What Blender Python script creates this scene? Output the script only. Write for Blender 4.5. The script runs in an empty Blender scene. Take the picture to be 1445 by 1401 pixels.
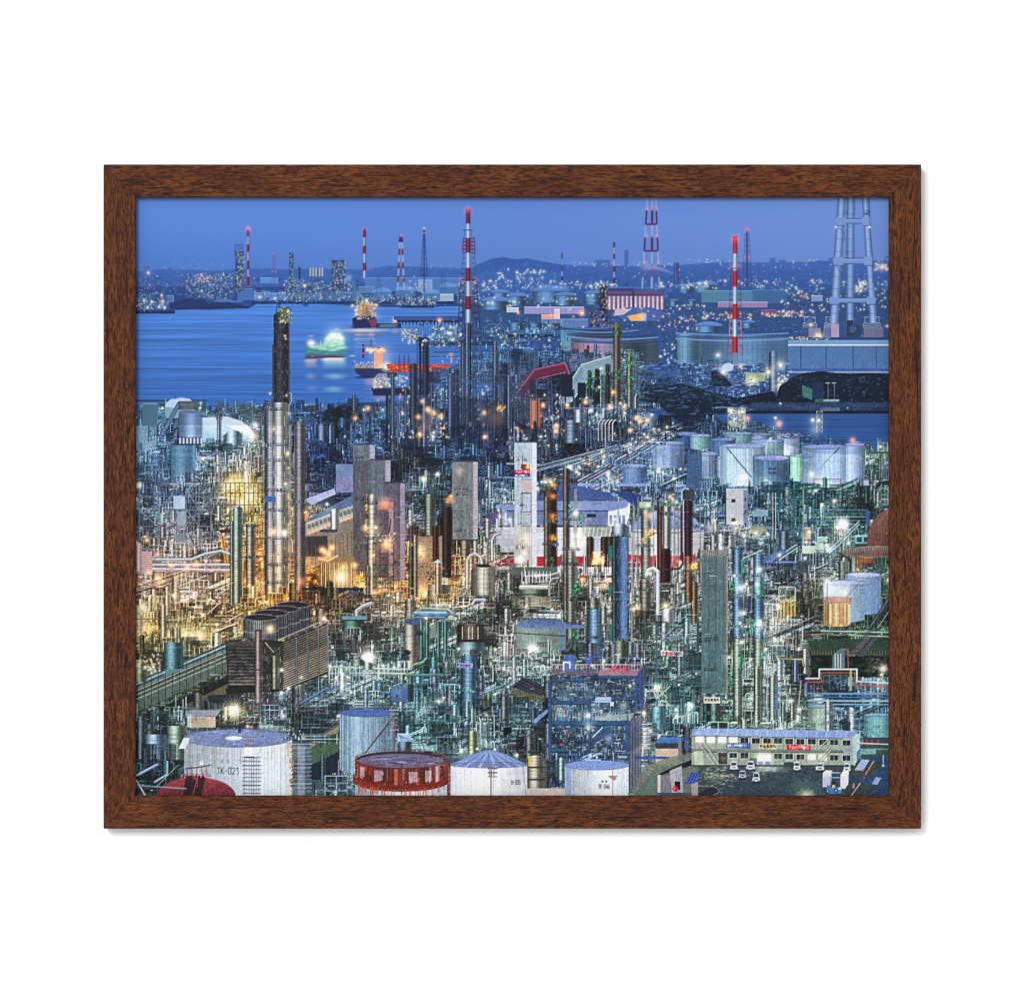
# A framed colour print of an industrial harbour at dusk, hanging on a white wall.
# The picture inside the frame is a flat sheet of paper: its ink pattern is computed here
# (no file is read) and stored as colours on one finely divided sheet.
import bpy, bmesh, math
import numpy as np
from mathutils import Vector

sc = bpy.context.scene
U = 0.0005                      # 1 unit of the layout grid = 0.5 mm
CX, CY = 722.5, 700.5           # grid point facing the camera
D = 3.4                         # camera to the front of the frame, metres
FRONT = -0.017                  # front face of the frame; the wall is y = 0

# ---- camera
cam_d = bpy.data.cameras.new('camera'); cam = bpy.data.objects.new('camera', cam_d); sc.collection.objects.link(cam)
cam.location = (0, FRONT - D, 0); cam.rotation_euler = (math.radians(90), 0, 0)
cam_d.sensor_width = 36; cam_d.sensor_fit = 'HORIZONTAL'
cam_d.lens = 36 * D / (1445 * U); cam_d.clip_start = .05; cam_d.clip_end = 200
sc.camera = cam
# ---- light: even studio white plus one soft lamp from the upper left
w = bpy.data.worlds.new('World'); sc.world = w; w.use_nodes = True
bg = w.node_tree.nodes['Background']; bg.inputs[0].default_value = (1, 1, 1, 1); bg.inputs[1].default_value = .76
GAIN = 1.40                     # light reaching a wall-parallel surface, for albedo 1
ld = bpy.data.lights.new('softbox', 'AREA'); ld.shape = 'DISK'; ld.size = 3.2; ld.energy = 476; ld.color = (1, 1, 1)
lo = bpy.data.objects.new('softbox', ld); sc.collection.objects.link(lo)
lo.location = (-2.3, -8.0, 2.5)
lo.rotation_euler = (Vector((0, 0, 0)) - lo.location).to_track_quat('-Z', 'Y').to_euler()
sc.view_settings.view_transform = 'Standard'; sc.view_settings.look = 'None'; sc.view_settings.gamma = 1
sc.view_settings.exposure = 0; sc.view_settings.use_curve_mapping = False
sc.cycles.filter_width = 1.2

def lin(c):
    c = np.asarray(c, np.float64)
    return np.where(c <= .04045, c / 12.92, ((c + .055) / 1.055) ** 2.4)
def L3(r, g, b, k=GAIN):
    v = lin(np.array([r, g, b]) / 255.) / k
    return (float(v[0]), float(v[1]), float(v[2]), 1)

def link(name, me, mat, parent=None):
    o = bpy.data.objects.new(name, me); sc.collection.objects.link(o)
    if mat: me.materials.append(mat)
    if parent: o.parent = parent
    return o
def new_mat(name, rough=.6):
    m = bpy.data.materials.new(name); m.use_nodes = True
    b = m.node_tree.nodes['Principled BSDF']; b.inputs['Roughness'].default_value = rough
    return m, m.node_tree, b

# ---- wall
m_wall, nt, b = new_mat('wall_paint', .9)
b.inputs['Base Color'].default_value = (.97, .97, .97, 1); b.inputs['Specular IOR Level'].default_value = .1
n = nt.nodes.new('ShaderNodeTexNoise'); n.inputs['Scale'].default_value = 900
bp = nt.nodes.new('ShaderNodeBump'); bp.inputs['Strength'].default_value = .05; bp.inputs['Distance'].default_value = .0002
tc = nt.nodes.new('ShaderNodeTexCoord'); nt.links.new(tc.outputs['Object'], n.inputs['Vector'])
nt.links.new(n.outputs['Fac'], bp.inputs['Height']); nt.links.new(bp.outputs['Normal'], b.inputs['Normal'])
me = bpy.data.meshes.new('wall')
me.from_pydata([(-6, 0, -4), (6, 0, -4), (6, 0, 4), (-6, 0, 4)], [], [(0, 1, 2, 3)])
wall = link('wall', me, m_wall); wall['kind'] = 'structure'

# ---- the framed print
root = bpy.data.objects.new('picture_frame', None); sc.collection.objects.link(root)
root.location = (0, 0, 0)
root['label'] = 'brown wood picture frame with a colour print of a lit refinery beside a bay'
root['category'] = 'framed print'

def wood():
    m, nt, b = new_mat('brown_wood_grain', .62)
    N, K = nt.nodes, nt.links
    b.inputs['Specular IOR Level'].default_value = .12
    tc = N.new('ShaderNodeTexCoord'); oi = N.new('ShaderNodeObjectInfo')
    off = N.new('ShaderNodeVectorMath'); off.operation = 'MULTIPLY_ADD'
    comb = N.new('ShaderNodeCombineXYZ')
    for i in range(3): K.new(oi.outputs['Random'], comb.inputs[i])
    K.new(comb.outputs[0], off.inputs[0]); off.inputs[1].default_value = (7.3, 3.1, 5.7); K.new(tc.outputs['Object'], off.inputs[2])
    def noise(sx, sy, det, rough=.6, dist=0.):
        mp = N.new('ShaderNodeMapping'); mp.inputs['Scale'].default_value = (sx, sy, sy)
        K.new(off.outputs[0], mp.inputs['Vector'])
        t = N.new('ShaderNodeTexNoise'); t.inputs['Scale'].default_value = 1; t.inputs['Detail'].default_value = det
        t.inputs['Roughness'].default_value = rough; t.inputs['Distortion'].default_value = dist
        K.new(mp.outputs[0], t.inputs['Vector']); return t.outputs['Fac']
    def ramp(src, a, b_, ca=(0, 0, 0, 1), cb=(1, 1, 1, 1)):
        r = N.new('ShaderNodeValToRGB'); r.color_ramp.elements[0].position = a; r.color_ramp.elements[1].position = b_
        r.color_ramp.elements[0].color = ca; r.color_ramp.elements[1].color = cb
        K.new(src, r.inputs[0]); return r.outputs[0]
    def mix(f, a, b_):
        x = N.new('ShaderNodeMix'); x.data_type = 'RGBA'
        K.new(f, x.inputs[0])
        for s, v in ((6, a), (7, b_)):
            if isinstance(v, tuple): x.inputs[s].default_value = v
            else: K.new(v, x.inputs[s])
        return x.outputs[2]
    basec = ramp(noise(24, 95, 3), .36, .66, L3(100, 54, 27), L3(128, 72, 34))
    fine = noise(150, 820, 4, .78, .5)
    c = mix(ramp(fine, .42, .58), L3(56, 25, 16), basec)
    c = mix(ramp(noise(300, 700, 2, .6, 1.0), .62, .80), c, L3(142, 84, 46))
    streak = noise(22, 430, 4, .7, .9)
    c = mix(ramp(streak, .56, .63), c, L3(42, 19, 15))
    blot = noise(52, 210, 4, .6, .6)
    c = mix(ramp(blot, .64, .69), c, L3(38, 22, 24))
    K.new(c, b.inputs['Base Color'])
    bp = N.new('ShaderNodeBump'); bp.inputs['Strength'].default_value = .35; bp.inputs['Distance'].default_value = .0004
    K.new(fine, bp.inputs['Height']); K.new(bp.outputs['Normal'], b.inputs['Normal'])
    return m
m_wood = wood()

OW, OH = 1154 * U, 936.5 * U          # outer size
RW, RH = 45.2 * U, 46.2 * U           # width of the upright and level rails
LIP = .0065                           # depth of the print behind the front
OCX, OCZ = (723 - CX) * U, (CY - 700.6) * U
def rail(length, width, other, rot, loc):
    "mitred moulding along local X, its outer edge at local z = 0, inner edge at z = -width"
    prof = [(0.0, 0.0), (0.0, FRONT + .0009), (-.0009, FRONT), (-width + .0006, FRONT), (-width, FRONT + .0006),
            (-width, FRONT + LIP), (-width + .006, FRONT + LIP), (-width + .006, -.0015)]
    prof[0] = (0.0, -.0015)
    vs = []; n = len(prof); S_ = 40
    bm = bmesh.new()
    rings = []
    for s in range(S_ + 1):
        t = s / S_ * 2 - 1
        ring = []
        for z, y in prof:
            half = length / 2 + z * other / width       # the mitre: shorter towards the inside
            ring.append(bm.verts.new((t * half, y, z)))
        rings.append(ring)
    for a, b_ in zip(rings[:-1], rings[1:]):
        for i in range(n):
            j = (i + 1) % n
            bm.faces.new((a[i], a[j], b_[j], b_[i]))
    bm.faces.new(rings[0][::-1]); bm.faces.new(rings[-1])
    bmesh.ops.recalc_face_normals(bm, faces=bm.faces)
    me = bpy.data.meshes.new('rail'); bm.to_mesh(me); bm.free()
    o = link('rail', me, m_wood, root); o.location = loc; o.rotation_euler = (0, rot, 0)
    return o
g_ = .00008
rail(OW - 2 * g_, RH, RW, 0, (OCX, 0, OCZ + OH / 2))
rail(OW - 2 * g_, RH, RW, math.pi, (OCX, 0, OCZ - OH / 2))
rail(OH - 2 * g_, RW, RH, -math.pi / 2, (OCX - OW / 2, 0, OCZ))
rail(OH - 2 * g_, RW, RH, math.pi / 2, (OCX + OW / 2, 0, OCZ))

# backing board behind the sheet
m_board, nt, b = new_mat('backing_card', .9); b.inputs['Base Color'].default_value = (.45, .38, .28, 1)
bm = bmesh.new(); bmesh.ops.create_cube(bm, size=1)
hw, hh = (OW - 2 * RW) / 2 + .005, (OH - 2 * RH) / 2 + .005
for v in bm.verts: v.co = (OCX + v.co.x * 2 * hw, FRONT + LIP + .0030 + v.co.y * .0030, OCZ + v.co.z * 2 * hh)
me = bpy.data.meshes.new('backing_board'); bm.to_mesh(me); bm.free(); link('backing_board', me, m_board, root)

# ---------------------------------------------------------------- the printed picture, drawn as ink colours
# canvas units: 1 unit = 0.5 mm on the paper; drawn at twice that, then averaged down
rs = np.random.RandomState(7)
X0, Y0, X1, Y1, S = 184, 273, 1261, 1128, 2
W, H = (X1 - X0) * S, (Y1 - Y0) * S
A = np.zeros((H, W, 3), np.float32)
yy, xx = np.mgrid[0:H, 0:W].astype(np.float32)
UX = xx / S + X0
UY = yy / S + Y0

def rgb(*c): return np.array(c, np.float32) / 255.0
def C(c):
    return np.asarray(c, np.float32) / 255.0 if np.max(c) > 1.5 else np.asarray(c, np.float32)
def ru(a, b): return rs.uniform(a, b)
def mixc(a, b, t): return C(a) * (1 - t) + C(b) * t

def bb(x0, y0, x1, y1):
    return (max(0, int((x0 - X0) * S)), max(0, int((y0 - Y0) * S)),
            min(W, int(math.ceil((x1 - X0) * S))), min(H, int(math.ceil((y1 - Y0) * S))))

def box(x0, y0, x1, y1, c, a=1.0):
    if x1 < x0: x0, x1 = x1, x0
    if y1 < y0: y0, y1 = y1, y0
    i0, j0 = int(round((x0 - X0) * S)), int(round((y0 - Y0) * S))
    i1, j1 = max(i0 + 1, int(round((x1 - X0) * S))), max(j0 + 1, int(round((y1 - Y0) * S)))
    i0 = max(i0, 0); j0 = max(j0, 0); i1 = min(i1, W); j1 = min(j1, H)
    if i0 >= i1 or j0 >= j1: return
    v = A[j0:j1, i0:i1]
    v *= (1 - a); v += C(c) * a

def seg(x0, y0, x1, y1, w, c, a=1.0):
    h = w / 2 + .6
    i0, j0, i1, j1 = bb(min(x0, x1) - h, min(y0, y1) - h, max(x0, x1) + h, max(y0, y1) + h)
    if i0 >= i1 or j0 >= j1: return
    px = UX[j0:j1, i0:i1] - x0; py = UY[j0:j1, i0:i1] - y0
    dx, dy = x1 - x0, y1 - y0
    L = dx * dx + dy * dy + 1e-9
    t = np.clip((px * dx + py * dy) / L, 0, 1)
    d = np.hypot(px - t * dx, py - t * dy)
    m = (np.clip((w / 2 - d) * S + .5, 0, 1) * a)[..., None]
    v = A[j0:j1, i0:i1]
    v += (C(c) - v) * m

def path(pts, w, c, a=1.0):
    for p, q in zip(pts[:-1], pts[1:]): seg(p[0], p[1], q[0], q[1], w, c, a)

def pipe(pts, w, c, a=1.0):
    "a round pipe: dark rim, body, light top"
    path(pts, w + .8, C(c) * .35, a * .8)
    path(pts, w, c, a)
    path([(x - w * .12, y - w * .2) for x, y in pts], w * .35, np.minimum(C(c) * 1.5 + .05, 1), a * .8)

def pmask(pts, i0, j0, i1, j1):
    px = UX[j0:j1, i0:i1] + .25; py = UY[j0:j1, i0:i1] + .25
    m = np.zeros(px.shape, bool)
    n = len(pts)
    for k in range(n):
        ax, ay = pts[k]; bx_, by = pts[(k + 1) % n]
        if ay == by: continue
        cnd = (ay > py) != (by > py)
        m ^= cnd & (px < (bx_ - ax) * (py - ay) / (by - ay) + ax)
    return m

def poly(pts, c, a=1.0, c2=None, noise=0):
    xs = [p[0] for p in pts]; ys = [p[1] for p in pts]
    i0, j0, i1, j1 = bb(min(xs), min(ys), max(xs), max(ys))
    if i0 >= i1 or j0 >= j1: return
    m = (pmask(pts, i0, j0, i1, j1).astype(np.float32) * a)[..., None]
    col = C(c)
    if c2 is not None:
        t = ((UY[j0:j1, i0:i1] - min(ys)) / max(1e-3, max(ys) - min(ys)))[..., None]
        col = C(c) * (1 - t) + C(c2) * t
    if noise:
        col = col * (1 + noise * rs.randn(j1 - j0, i1 - i0, 1))
    v = A[j0:j1, i0:i1]
    v += (col - v) * m

def ell(cx, cy, rx, ry, c, a=1.0, soft=0):
    k = 1 + soft
    i0, j0, i1, j1 = bb(cx - rx * k - 1, cy - ry * k - 1, cx + rx * k + 1, cy + ry * k + 1)
    if i0 >= i1 or j0 >= j1: return
    d = np.hypot((UX[j0:j1, i0:i1] - cx) / rx, (UY[j0:j1, i0:i1] - cy) / ry)
    if soft: m = np.clip((1 + soft - d) / (2 * soft), 0, 1)
    else: m = np.clip((1 - d) * min(rx, ry) * S + .5, 0, 1)
    v = A[j0:j1, i0:i1]
    v += (C(c) - v) * (m * a)[..., None]

def glow(x, y, r, c, a=.6):
    i0, j0, i1, j1 = bb(x - r * 3, y - r * 3, x + r * 3, y + r * 3)
    if i0 >= i1 or j0 >= j1: return
    d2 = ((UX[j0:j1, i0:i1] - x) ** 2 + (UY[j0:j1, i0:i1] - y) ** 2) / (r * r)
    m = (np.exp(-d2 * 1.2) * a)[..., None]
    v = A[j0:j1, i0:i1]
    v += (1 - v) * m * C(c)

WARM = (255, 150, 60); YEL = (255, 225, 140); CRE = (255, 244, 205); GRN = (215, 250, 190); WHT = (255, 250, 245); RED = (255, 40, 50)
def pool(x, y, r, c, k):
    "light falling on the steel round a lamp: brightens what is drawn there"
    i0, j0, i1, j1 = bb(x - r, y - r * .9, x + r, y + r * 1.5)
    if i0 >= i1 or j0 >= j1: return
    d = np.hypot(UX[j0:j1, i0:i1] - x, (UY[j0:j1, i0:i1] - y - r * .25) * .8) / r
    m = (np.clip(1 - d, 0, 1) ** 1.6 * k)[..., None]
    v = A[j0:j1, i0:i1]
    v += v * np.clip(1.05 - 1.15 * v, 0, 1) * m * C(c) * .75
def blob(x0, y0, x1, y1, c, a=.85):
    "a ragged cluster of small fittings of one colour"
    for i in range(max(5, int((x1 - x0) * (y1 - y0) / 3.2))):
        x, y = ru(x0, x1), ru(y0, y1)
        box(x, y, x + ru(.6, 2.8), y + ru(.6, 3), np.clip(C(c) * ru(.35, 1.7) + ru(-.04, .06), 0, 1), a)
def lamp(x, y, r=1.2, c=CRE, k=1.0):
    if r > 1 and y > 560: pool(x, y, r * 9, c, .5 * k)
    glow(x, y, r * 2.3, c, (.42 if r > .8 else .22) * k)
    ell(x, y, r, r, np.minimum(C(c) * .6 + .42, 1), min(1, .95 * k))

def star(x, y, r, c=CRE, n=14, k=1.0):
    if y > 560: pool(x, y, r * 2.6 + 6, c, .9 * k)
    glow(x, y, r * .4, c, .75 * k)
    ph = ru(0, 3)
    for i in range(n):
        an = ph + i * 2 * math.pi / n + ru(-.06, .06)
        L = r * ru(.55, 1.05)
        for t0, t1, al in ((0, .5, .8), (.5, .8, .5), (.8, 1.0, .25)):
            seg(x + math.cos(an) * L * t0, y + math.sin(an) * L * t0, x + math.cos(an) * L * t1, y + math.sin(an) * L * t1, .55, c, al * k)
    ell(x, y, max(1.3, r * .14), max(1.3, r * .14), WHT, 1)

# ------------------------------------------------ colour field: the mean tone of the plant, place by place
CP = [(200,600,50,85,125),(250,640,62,95,130),(320,640,80,105,125),(220,700,55,75,100),(280,725,72,82,90),(335,690,140,122,75),(205,760,80,90,100),
(230,800,108,102,108),(300,830,118,113,106),(400,800,145,118,88),(370,830,150,118,80),(220,900,112,104,78),(300,885,140,138,108),(220,960,78,98,92),(300,1000,66,72,70),
(400,1000,76,92,100),(430,1050,60,80,88),(220,1060,62,92,105),(480,620,45,70,112),(480,680,42,62,98),(600,600,50,72,108),(560,560,45,75,110),(640,560,60,80,110),(590,500,50,75,115),
(650,640,33,54,88),(600,690,72,108,118),(560,720,88,90,110),(640,720,70,90,105),(460,770,120,112,108),(460,815,140,122,95),(560,815,140,105,75),(620,830,145,118,85),(480,870,82,86,90),
(520,900,88,105,105),(600,900,88,118,118),(680,860,112,117,117),(700,900,112,117,112),(500,960,72,98,102),(600,1000,58,98,105),(700,1000,62,86,92),(660,1060,58,72,78),
(740,560,62,62,85),(740,600,70,65,78),(800,600,42,62,88),(850,560,62,78,82),(760,640,42,62,92),(900,620,66,86,112),(850,680,70,92,120),(950,680,62,90,118),(760,760,125,132,138),
(830,760,95,112,112),(900,780,108,112,112),(960,800,102,102,100),(760,830,118,120,116),(820,850,112,112,102),(900,880,104,108,106),(780,900,100,108,104),(960,900,76,98,94),
(760,960,64,90,96),(850,960,78,94,115),(850,1030,56,80,115),(950,950,62,94,94),(950,1010,62,98,105),(930,1060,78,98,102),(1040,600,48,72,94),(1100,620,50,78,105),(1100,720,42,76,86),
(1180,740,62,98,92),(1230,720,78,98,94),(1040,780,90,112,125),(1110,780,68,88,112),(1130,860,98,100,84),(1200,900,52,72,64),(1060,900,98,118,116),(1100,950,92,112,106),
(1200,980,46,72,100),(1200,1020,42,82,112),(1080,1000,102,124,114),(1030,1000,78,104,94),(1150,1060,98,122,116),(1000,560,40,60,95),(1000,690,50,75,100),
(700,480,45,80,120),(760,470,45,85,125),(960,470,45,80,125),(620,470,55,90,125),(1060,450,50,80,130),(800,440,80,110,165),(1200,440,45,80,140),(1150,450,60,80,125)]
gx = np.arange(X0 - 8, X1 + 16, 8.); gy = np.arange(430, Y1 + 16, 8.)
FG = np.zeros((len(gy), len(gx), 3)); FW = np.zeros((len(gy), len(gx), 1))
for x, y, r, g, b in CP:
    w = np.exp(-(((gx[None, :] - x) ** 2 + (gy[:, None] - y) ** 2) / (2 * 34. ** 2)))[..., None] + 1e-9
    FG += w * np.array([r, g, b]) / 255.; FW += w
FG /= FW
g_m = FG.mean(-1, keepdims=True); wq = np.clip((FG[..., :1] - FG[..., 2:3]) * 8, 0, 1); FG = np.clip((g_m + (FG - g_m) * (np.interp(gy, [560, 700, 800], [1.12, 1.05, .92])[:, None, None] + .5 * wq)) * 1.22, 0, .8)
def smooth_noise(cell):
    ny, nx = int((Y1 - 430) / cell) + 4, int((X1 - X0) / cell) + 4
    n = rs.randn(ny, nx)
    yi = (gy - gy[0]) / cell; xi = (gx - gx[0]) / cell
    y0i = yi.astype(int); x0i = xi.astype(int); fy = (yi - y0i)[:, None]; fx = (xi - x0i)[None, :]
    fy = fy * fy * (3 - 2 * fy); fx = fx * fx * (3 - 2 * fx)
    a = n[y0i][:, x0i]; b_ = n[y0i][:, x0i + 1]; c = n[y0i + 1][:, x0i]; d = n[y0i + 1][:, x0i + 1]
    return (a * (1 - fx) + b_ * fx) * (1 - fy) + (c * (1 - fx) + d * fx) * fy
FG = FG * np.clip(1 + .30 * smooth_noise(26.) + .16 * smooth_noise(60.), .4, 1.9)[..., None]
FG = np.clip(FG, 0, .85)
def F(x, y):
    i = int(np.clip((x - gx[0]) / 8, 0, len(gx) - 1)); j = int(np.clip((y - gy[0]) / 8, 0, len(gy) - 1))
    return FG[j, i]
def tone(x, y, f=None):
    c = F(x, y)
    if f is None:
        u = rs.rand()
        f = ru(.16, .5) if u < .36 else ru(.6, 1.1) if u < .68 else ru(1.2, 2.1)
    t = rs.randn(3) * .05
    c = c * f + t * f * .6
    if f > 1.2:
        g = c.mean(); c = c * .9 + g * .1
    return np.clip(c, .02, .96)

# ------------------------------------------------ small plant modules
def psc(y): return np.interp(y, [430, 560, 800, 1110], [.38, .62, 1.0, 1.3])

def m_frame(x, y, s):
    w = ru(10, 26) * s; h = ru(10, 26) * s; n = rs.randint(2, 5); k = rs.randint(2, 4)
    box(x, y - h, x + w, y, tone(x, y, ru(.25, .7)), .55)
    for i in range(rs.randint(6, 16)):
        a, b = ru(x, x + w), ru(y - h, y)
        if rs.rand() < .5: box(a, b, a + ru(.6, 1.6) * s, b + ru(2, 8) * s, tone(x, y), .9)
        else: box(a, b, a + ru(2, 8) * s, b + ru(.5, 1.3) * s, tone(x, y), .9)
    cc = tone(x, y, ru(.8, 1.6)) if rs.rand() < .75 else tone(x, y, ru(.3, .5))
    for i in range(n + 1): box(x + w * i / n, y - h, x + w * i / n + .8 * s, y, cc, .9)
    for i in range(k + 1): box(x, y - h * i / k - .7 * s, x + w, y - h * i / k, cc, .9)
    if rs.rand() < .4:
        for i in range(n): seg(x + w * i / n, y, x + w * (i + 1) / n, y - h / k, .5 * s, cc, .8)

def m_vessel(x, y, s, w=None, h=None, c=None):
    w = w or ru(3, 8) * s; h = h or ru(8, 34) * s
    column(x, x + w, y - h, y, c if c is not None else tone(x, y, ru(.9, 1.6)), ring=ru(3, 6) * s)

def m_hves(x, y, s):
    w = ru(8, 24) * s; h = ru(2, 5) * s; c = tone(x, y, ru(.9, 1.5))
    for i in range(6):
        t = i / 6; box(x, y - h + h * t, x + w, y - h + h * (t + .17), c * (1.25 - .9 * t))
    ell(x, y - h / 2, h * .35, h / 2, c * .6)

def m_pipes(x, y, s):
    n = rs.randint(2, 6); L = ru(12, 44) * s; sl = rs.choice([0, 0, 0, -.45, -.45, .1])
    g = ru(1.4, 2.4) * s
    for i in range(n):
        c = tone(x, y, rs.choice([.3, .8, 1.3, 1.8]))
        seg(x, y + i * g, x + L, y + i * g + sl * L, ru(.6, 1.4) * s, c, .9)
    for i in range(int(L / (6 * s))):
        xx_ = x + i * 6 * s
        box(xx_, y + sl * (xx_ - x), xx_ + .6 * s, y + sl * (xx_ - x) + n * g + 3 * s, tone(x, y, .3), .8)

def m_vert(x, y, s):
    for i in range(rs.randint(2, 6)):
        c = tone(x, y, rs.choice([.25, .5, 1.2, 1.7])); h = ru(8, 30) * s
        box(x + i * 1.9 * s, y - h, x + i * 1.9 * s + ru(.6, 1.3) * s, y, c, .9)

def m_loop(x, y, s):
    w = ru(3, 7) * s; h = ru(3, 9) * s; r = w / 2; c = tone(x, y, ru(.7, 1.6))
    pts = [(x, y), (x, y - h)] + [(x + r - r * math.cos(t), y - h - r * math.sin(t)) for t in np.linspace(0, math.pi, 6)] + [(x + w, y - h), (x + w, y)]
    pipe(pts, ru(1.0, 1.8) * s, c)

def m_box(x, y, s):
    w = ru(5, 14) * s; h = ru(4, 8) * s; c = tone(x, y, ru(.8, 1.4))
    poly([(x, y), (x, y - h), (x + w * .3, y - h - 2 * s), (x + w * 1.1, y - h - 2 * s), (x + w, y - h), (x + w, y)], c * 1.3)
    box(x, y - h, x + w, y, c * .75)

def m_bigrack(x, y, s):
    n = rs.randint(3, 7); w = ru(40, 110) * s; sl = rs.choice([0, 0, -.42, .06])
    for k in range(n):
        c = tone(x, y, rs.choice([.35, .9, 1.5, 1.9])) * .7 + .3 * C((150, 160, 175)) * ru(.4, 1.1)
        seg(x, y + k * 2.1 * s, x + w, y + k * 2.1 * s + sl * w, ru(.9, 1.9) * s, c)
        seg(x, y + k * 2.1 * s - .3, x + w, y + k * 2.1 * s + sl * w - .3, .5, np.clip(c * 1.5, 0, 1), .7)
    a = 0
    while a < w: box(x + a, y + sl * a - s, x + a + s, y + sl * a + (n * 2.1 + 8) * s, tone(x, y, .4), .85); a += 9 * s
def m_bigves(x, y, s):
    w = ru(5, 11) * s; h_ = ru(24, 60) * s; c = F(x, y); c = (c * .5 + .5 * c.mean()) * 1.0 + .16
    column(x, x + w, y - h_, y, c, ring=ru(3, 7) * s, light=ru(.3, .7))
    for k in range(rs.randint(1, 4)): plat(x - w * .3, x + w * 1.4, y - h_ * ru(.1, .95), c * .6)
def m_speck(x, y, s):
    for i in range(14):
        a, b = x + ru(0, 20) * s, y - ru(0, 14) * s
        box(a, b, a + ru(.6, 2.6) * s, b + ru(.6, 1.6) * s, tone(x, y), .85)

def m_grit(x, y, s):
    "a patch of fine fittings: valves, rails, cable trays"
    w, h = ru(14, 34) * s, ru(8, 16) * s
    for i in range(rs.randint(26, 46)):
        a, b = x + ru(0, w), y - ru(0, h); k = rs.rand(); c = tone(x, y)
        if k < .42: box(a, b, a + ru(1.2, 6) * s, b + .5, c, .85)
        elif k < .78: box(a, b, a + .5, b + ru(1.2, 5) * s, c, .85)
        elif k < .9: box(a, b, a + ru(.6, 1.8) * s, b + ru(.6, 1.6) * s, c, .9)
        else: seg(a, b, a + ru(-4, 4) * s, b + ru(-3, 3) * s, .6, c, .8)
def m_deck(x, y, s):
    "a long level of piping between two floors"
    w = ru(20, 70) * s; h = ru(5, 9) * s
    box(x, y - h, x + w, y, tone(x, y, ru(.25, .6)), .5)
    yy_ = y - h
    while yy_ < y: box(x, yy_, x + w * ru(.5, 1), yy_ + ru(.5, 1.3) * s, tone(x, y), .85); yy_ += ru(1.1, 2.4) * s
    a = x
    while a < x + w: box(a, y - h, a + .6, y + ru(0, 5) * s, tone(x, y, ru(.3, 1.8)), .8); a += ru(2, 6) * s
MODS = [m_frame, m_frame, m_vert, m_pipes, m_speck, m_vessel, m_hves, m_box, m_grit, m_grit, m_grit, m_grit, m_grit, m_deck, m_deck, m_deck, m_loop]

def column(x0, x1, y0, y1, c, ring=4., cap=True, lad=True, light=.35, edge=True, plats=0, a=1.0, nz=.05, soft=0):
    "upright vessel: round shading, insulation rings, head, platforms"
    w = x1 - x0
    i0, j0, i1, j1 = bb(x0, y0, x1, y1)
    if i0 >= i1 or j0 >= j1: return
    t = (UX[j0:j1, i0:i1] + .25 - x0) / w
    sh = .40 + .78 * np.exp(-((t - light) / .26) ** 2) + .18 * np.exp(-((t - .93) / .1) ** 2)
    if soft: sh = sh * (1 - soft) + soft
    v = A[j0:j1, i0:i1]
    m = np.ones_like(t) * a
    if cap:
        hy = w * .32
        e = 1 - np.clip((y0 + hy - UY[j0:j1, i0:i1]) / hy, 0, 1) ** 2
        m *= (np.abs(t - .5) <= .5 * np.sqrt(np.clip(e, 0, 1)) + .02)
    rows = 1 + nz * rs.randn(j1 - j0, 1)
    col = C(c)[None, None] * (sh * rows)[..., None]
    v += (np.clip(col, 0, 1) - v) * m[..., None]
    if ring:
        y = y0 + ring
        while y < y1:
            box(x0, y, x1, y + .45, C(c) * .35, .55); y += ring
    if w > 5 and ring: box(x0 + w * .55, y0 + 2, x0 + w * .55 + .4, y1, C(c) * .4, .5)
    if edge:
        box(x0 - .4, y0 + w * .25, x0 + .3, y1, C(c) * .2, .8)
    if lad and w > 3:
        box(x1, y0 + 2, x1 + .6, y1, C(c) * .5, .9); box(x1 + 1.4, y0 + 2, x1 + 2, y1, C(c) * .9, .8)
        y = y0 + 3
        while y < y1: box(x1, y, x1 + 2, y + .4, C(c) * .6, .7); y += 1.6
    for k in range(plats):
        py = y0 + (y1 - y0) * (k + .2 + ru(-.1, .1)) / plats
        plat(x0 - w * .25, x1 + w * .3, py, C(c))

def plat(x0, x1, y, c=(60, 80, 80)):
    c = C(c)
    q = (x1 - x0) * .08; x0 += q; x1 -= q
    box(x0, y, x1, y + .9, c * .3, .85)
    box(x0, y + .9, x1, y + 1.5, c * 1.1, .55)
    for i in range(int(x1 - x0)): xq = ru(x0 - 1, x1); box(xq, y - ru(0, 3), xq + ru(.5, 1.6), y + ru(.4, 3), np.clip(c * ru(.3, 2.2), 0, 1), .7)
    box(x0, y - 3.2, x1, y - 2.8, c * 1.1, .9)
    x = x0
    while x < x1 + .1: box(x, y - 3.2, x + .4, y, c, .8); x += 2.2

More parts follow.
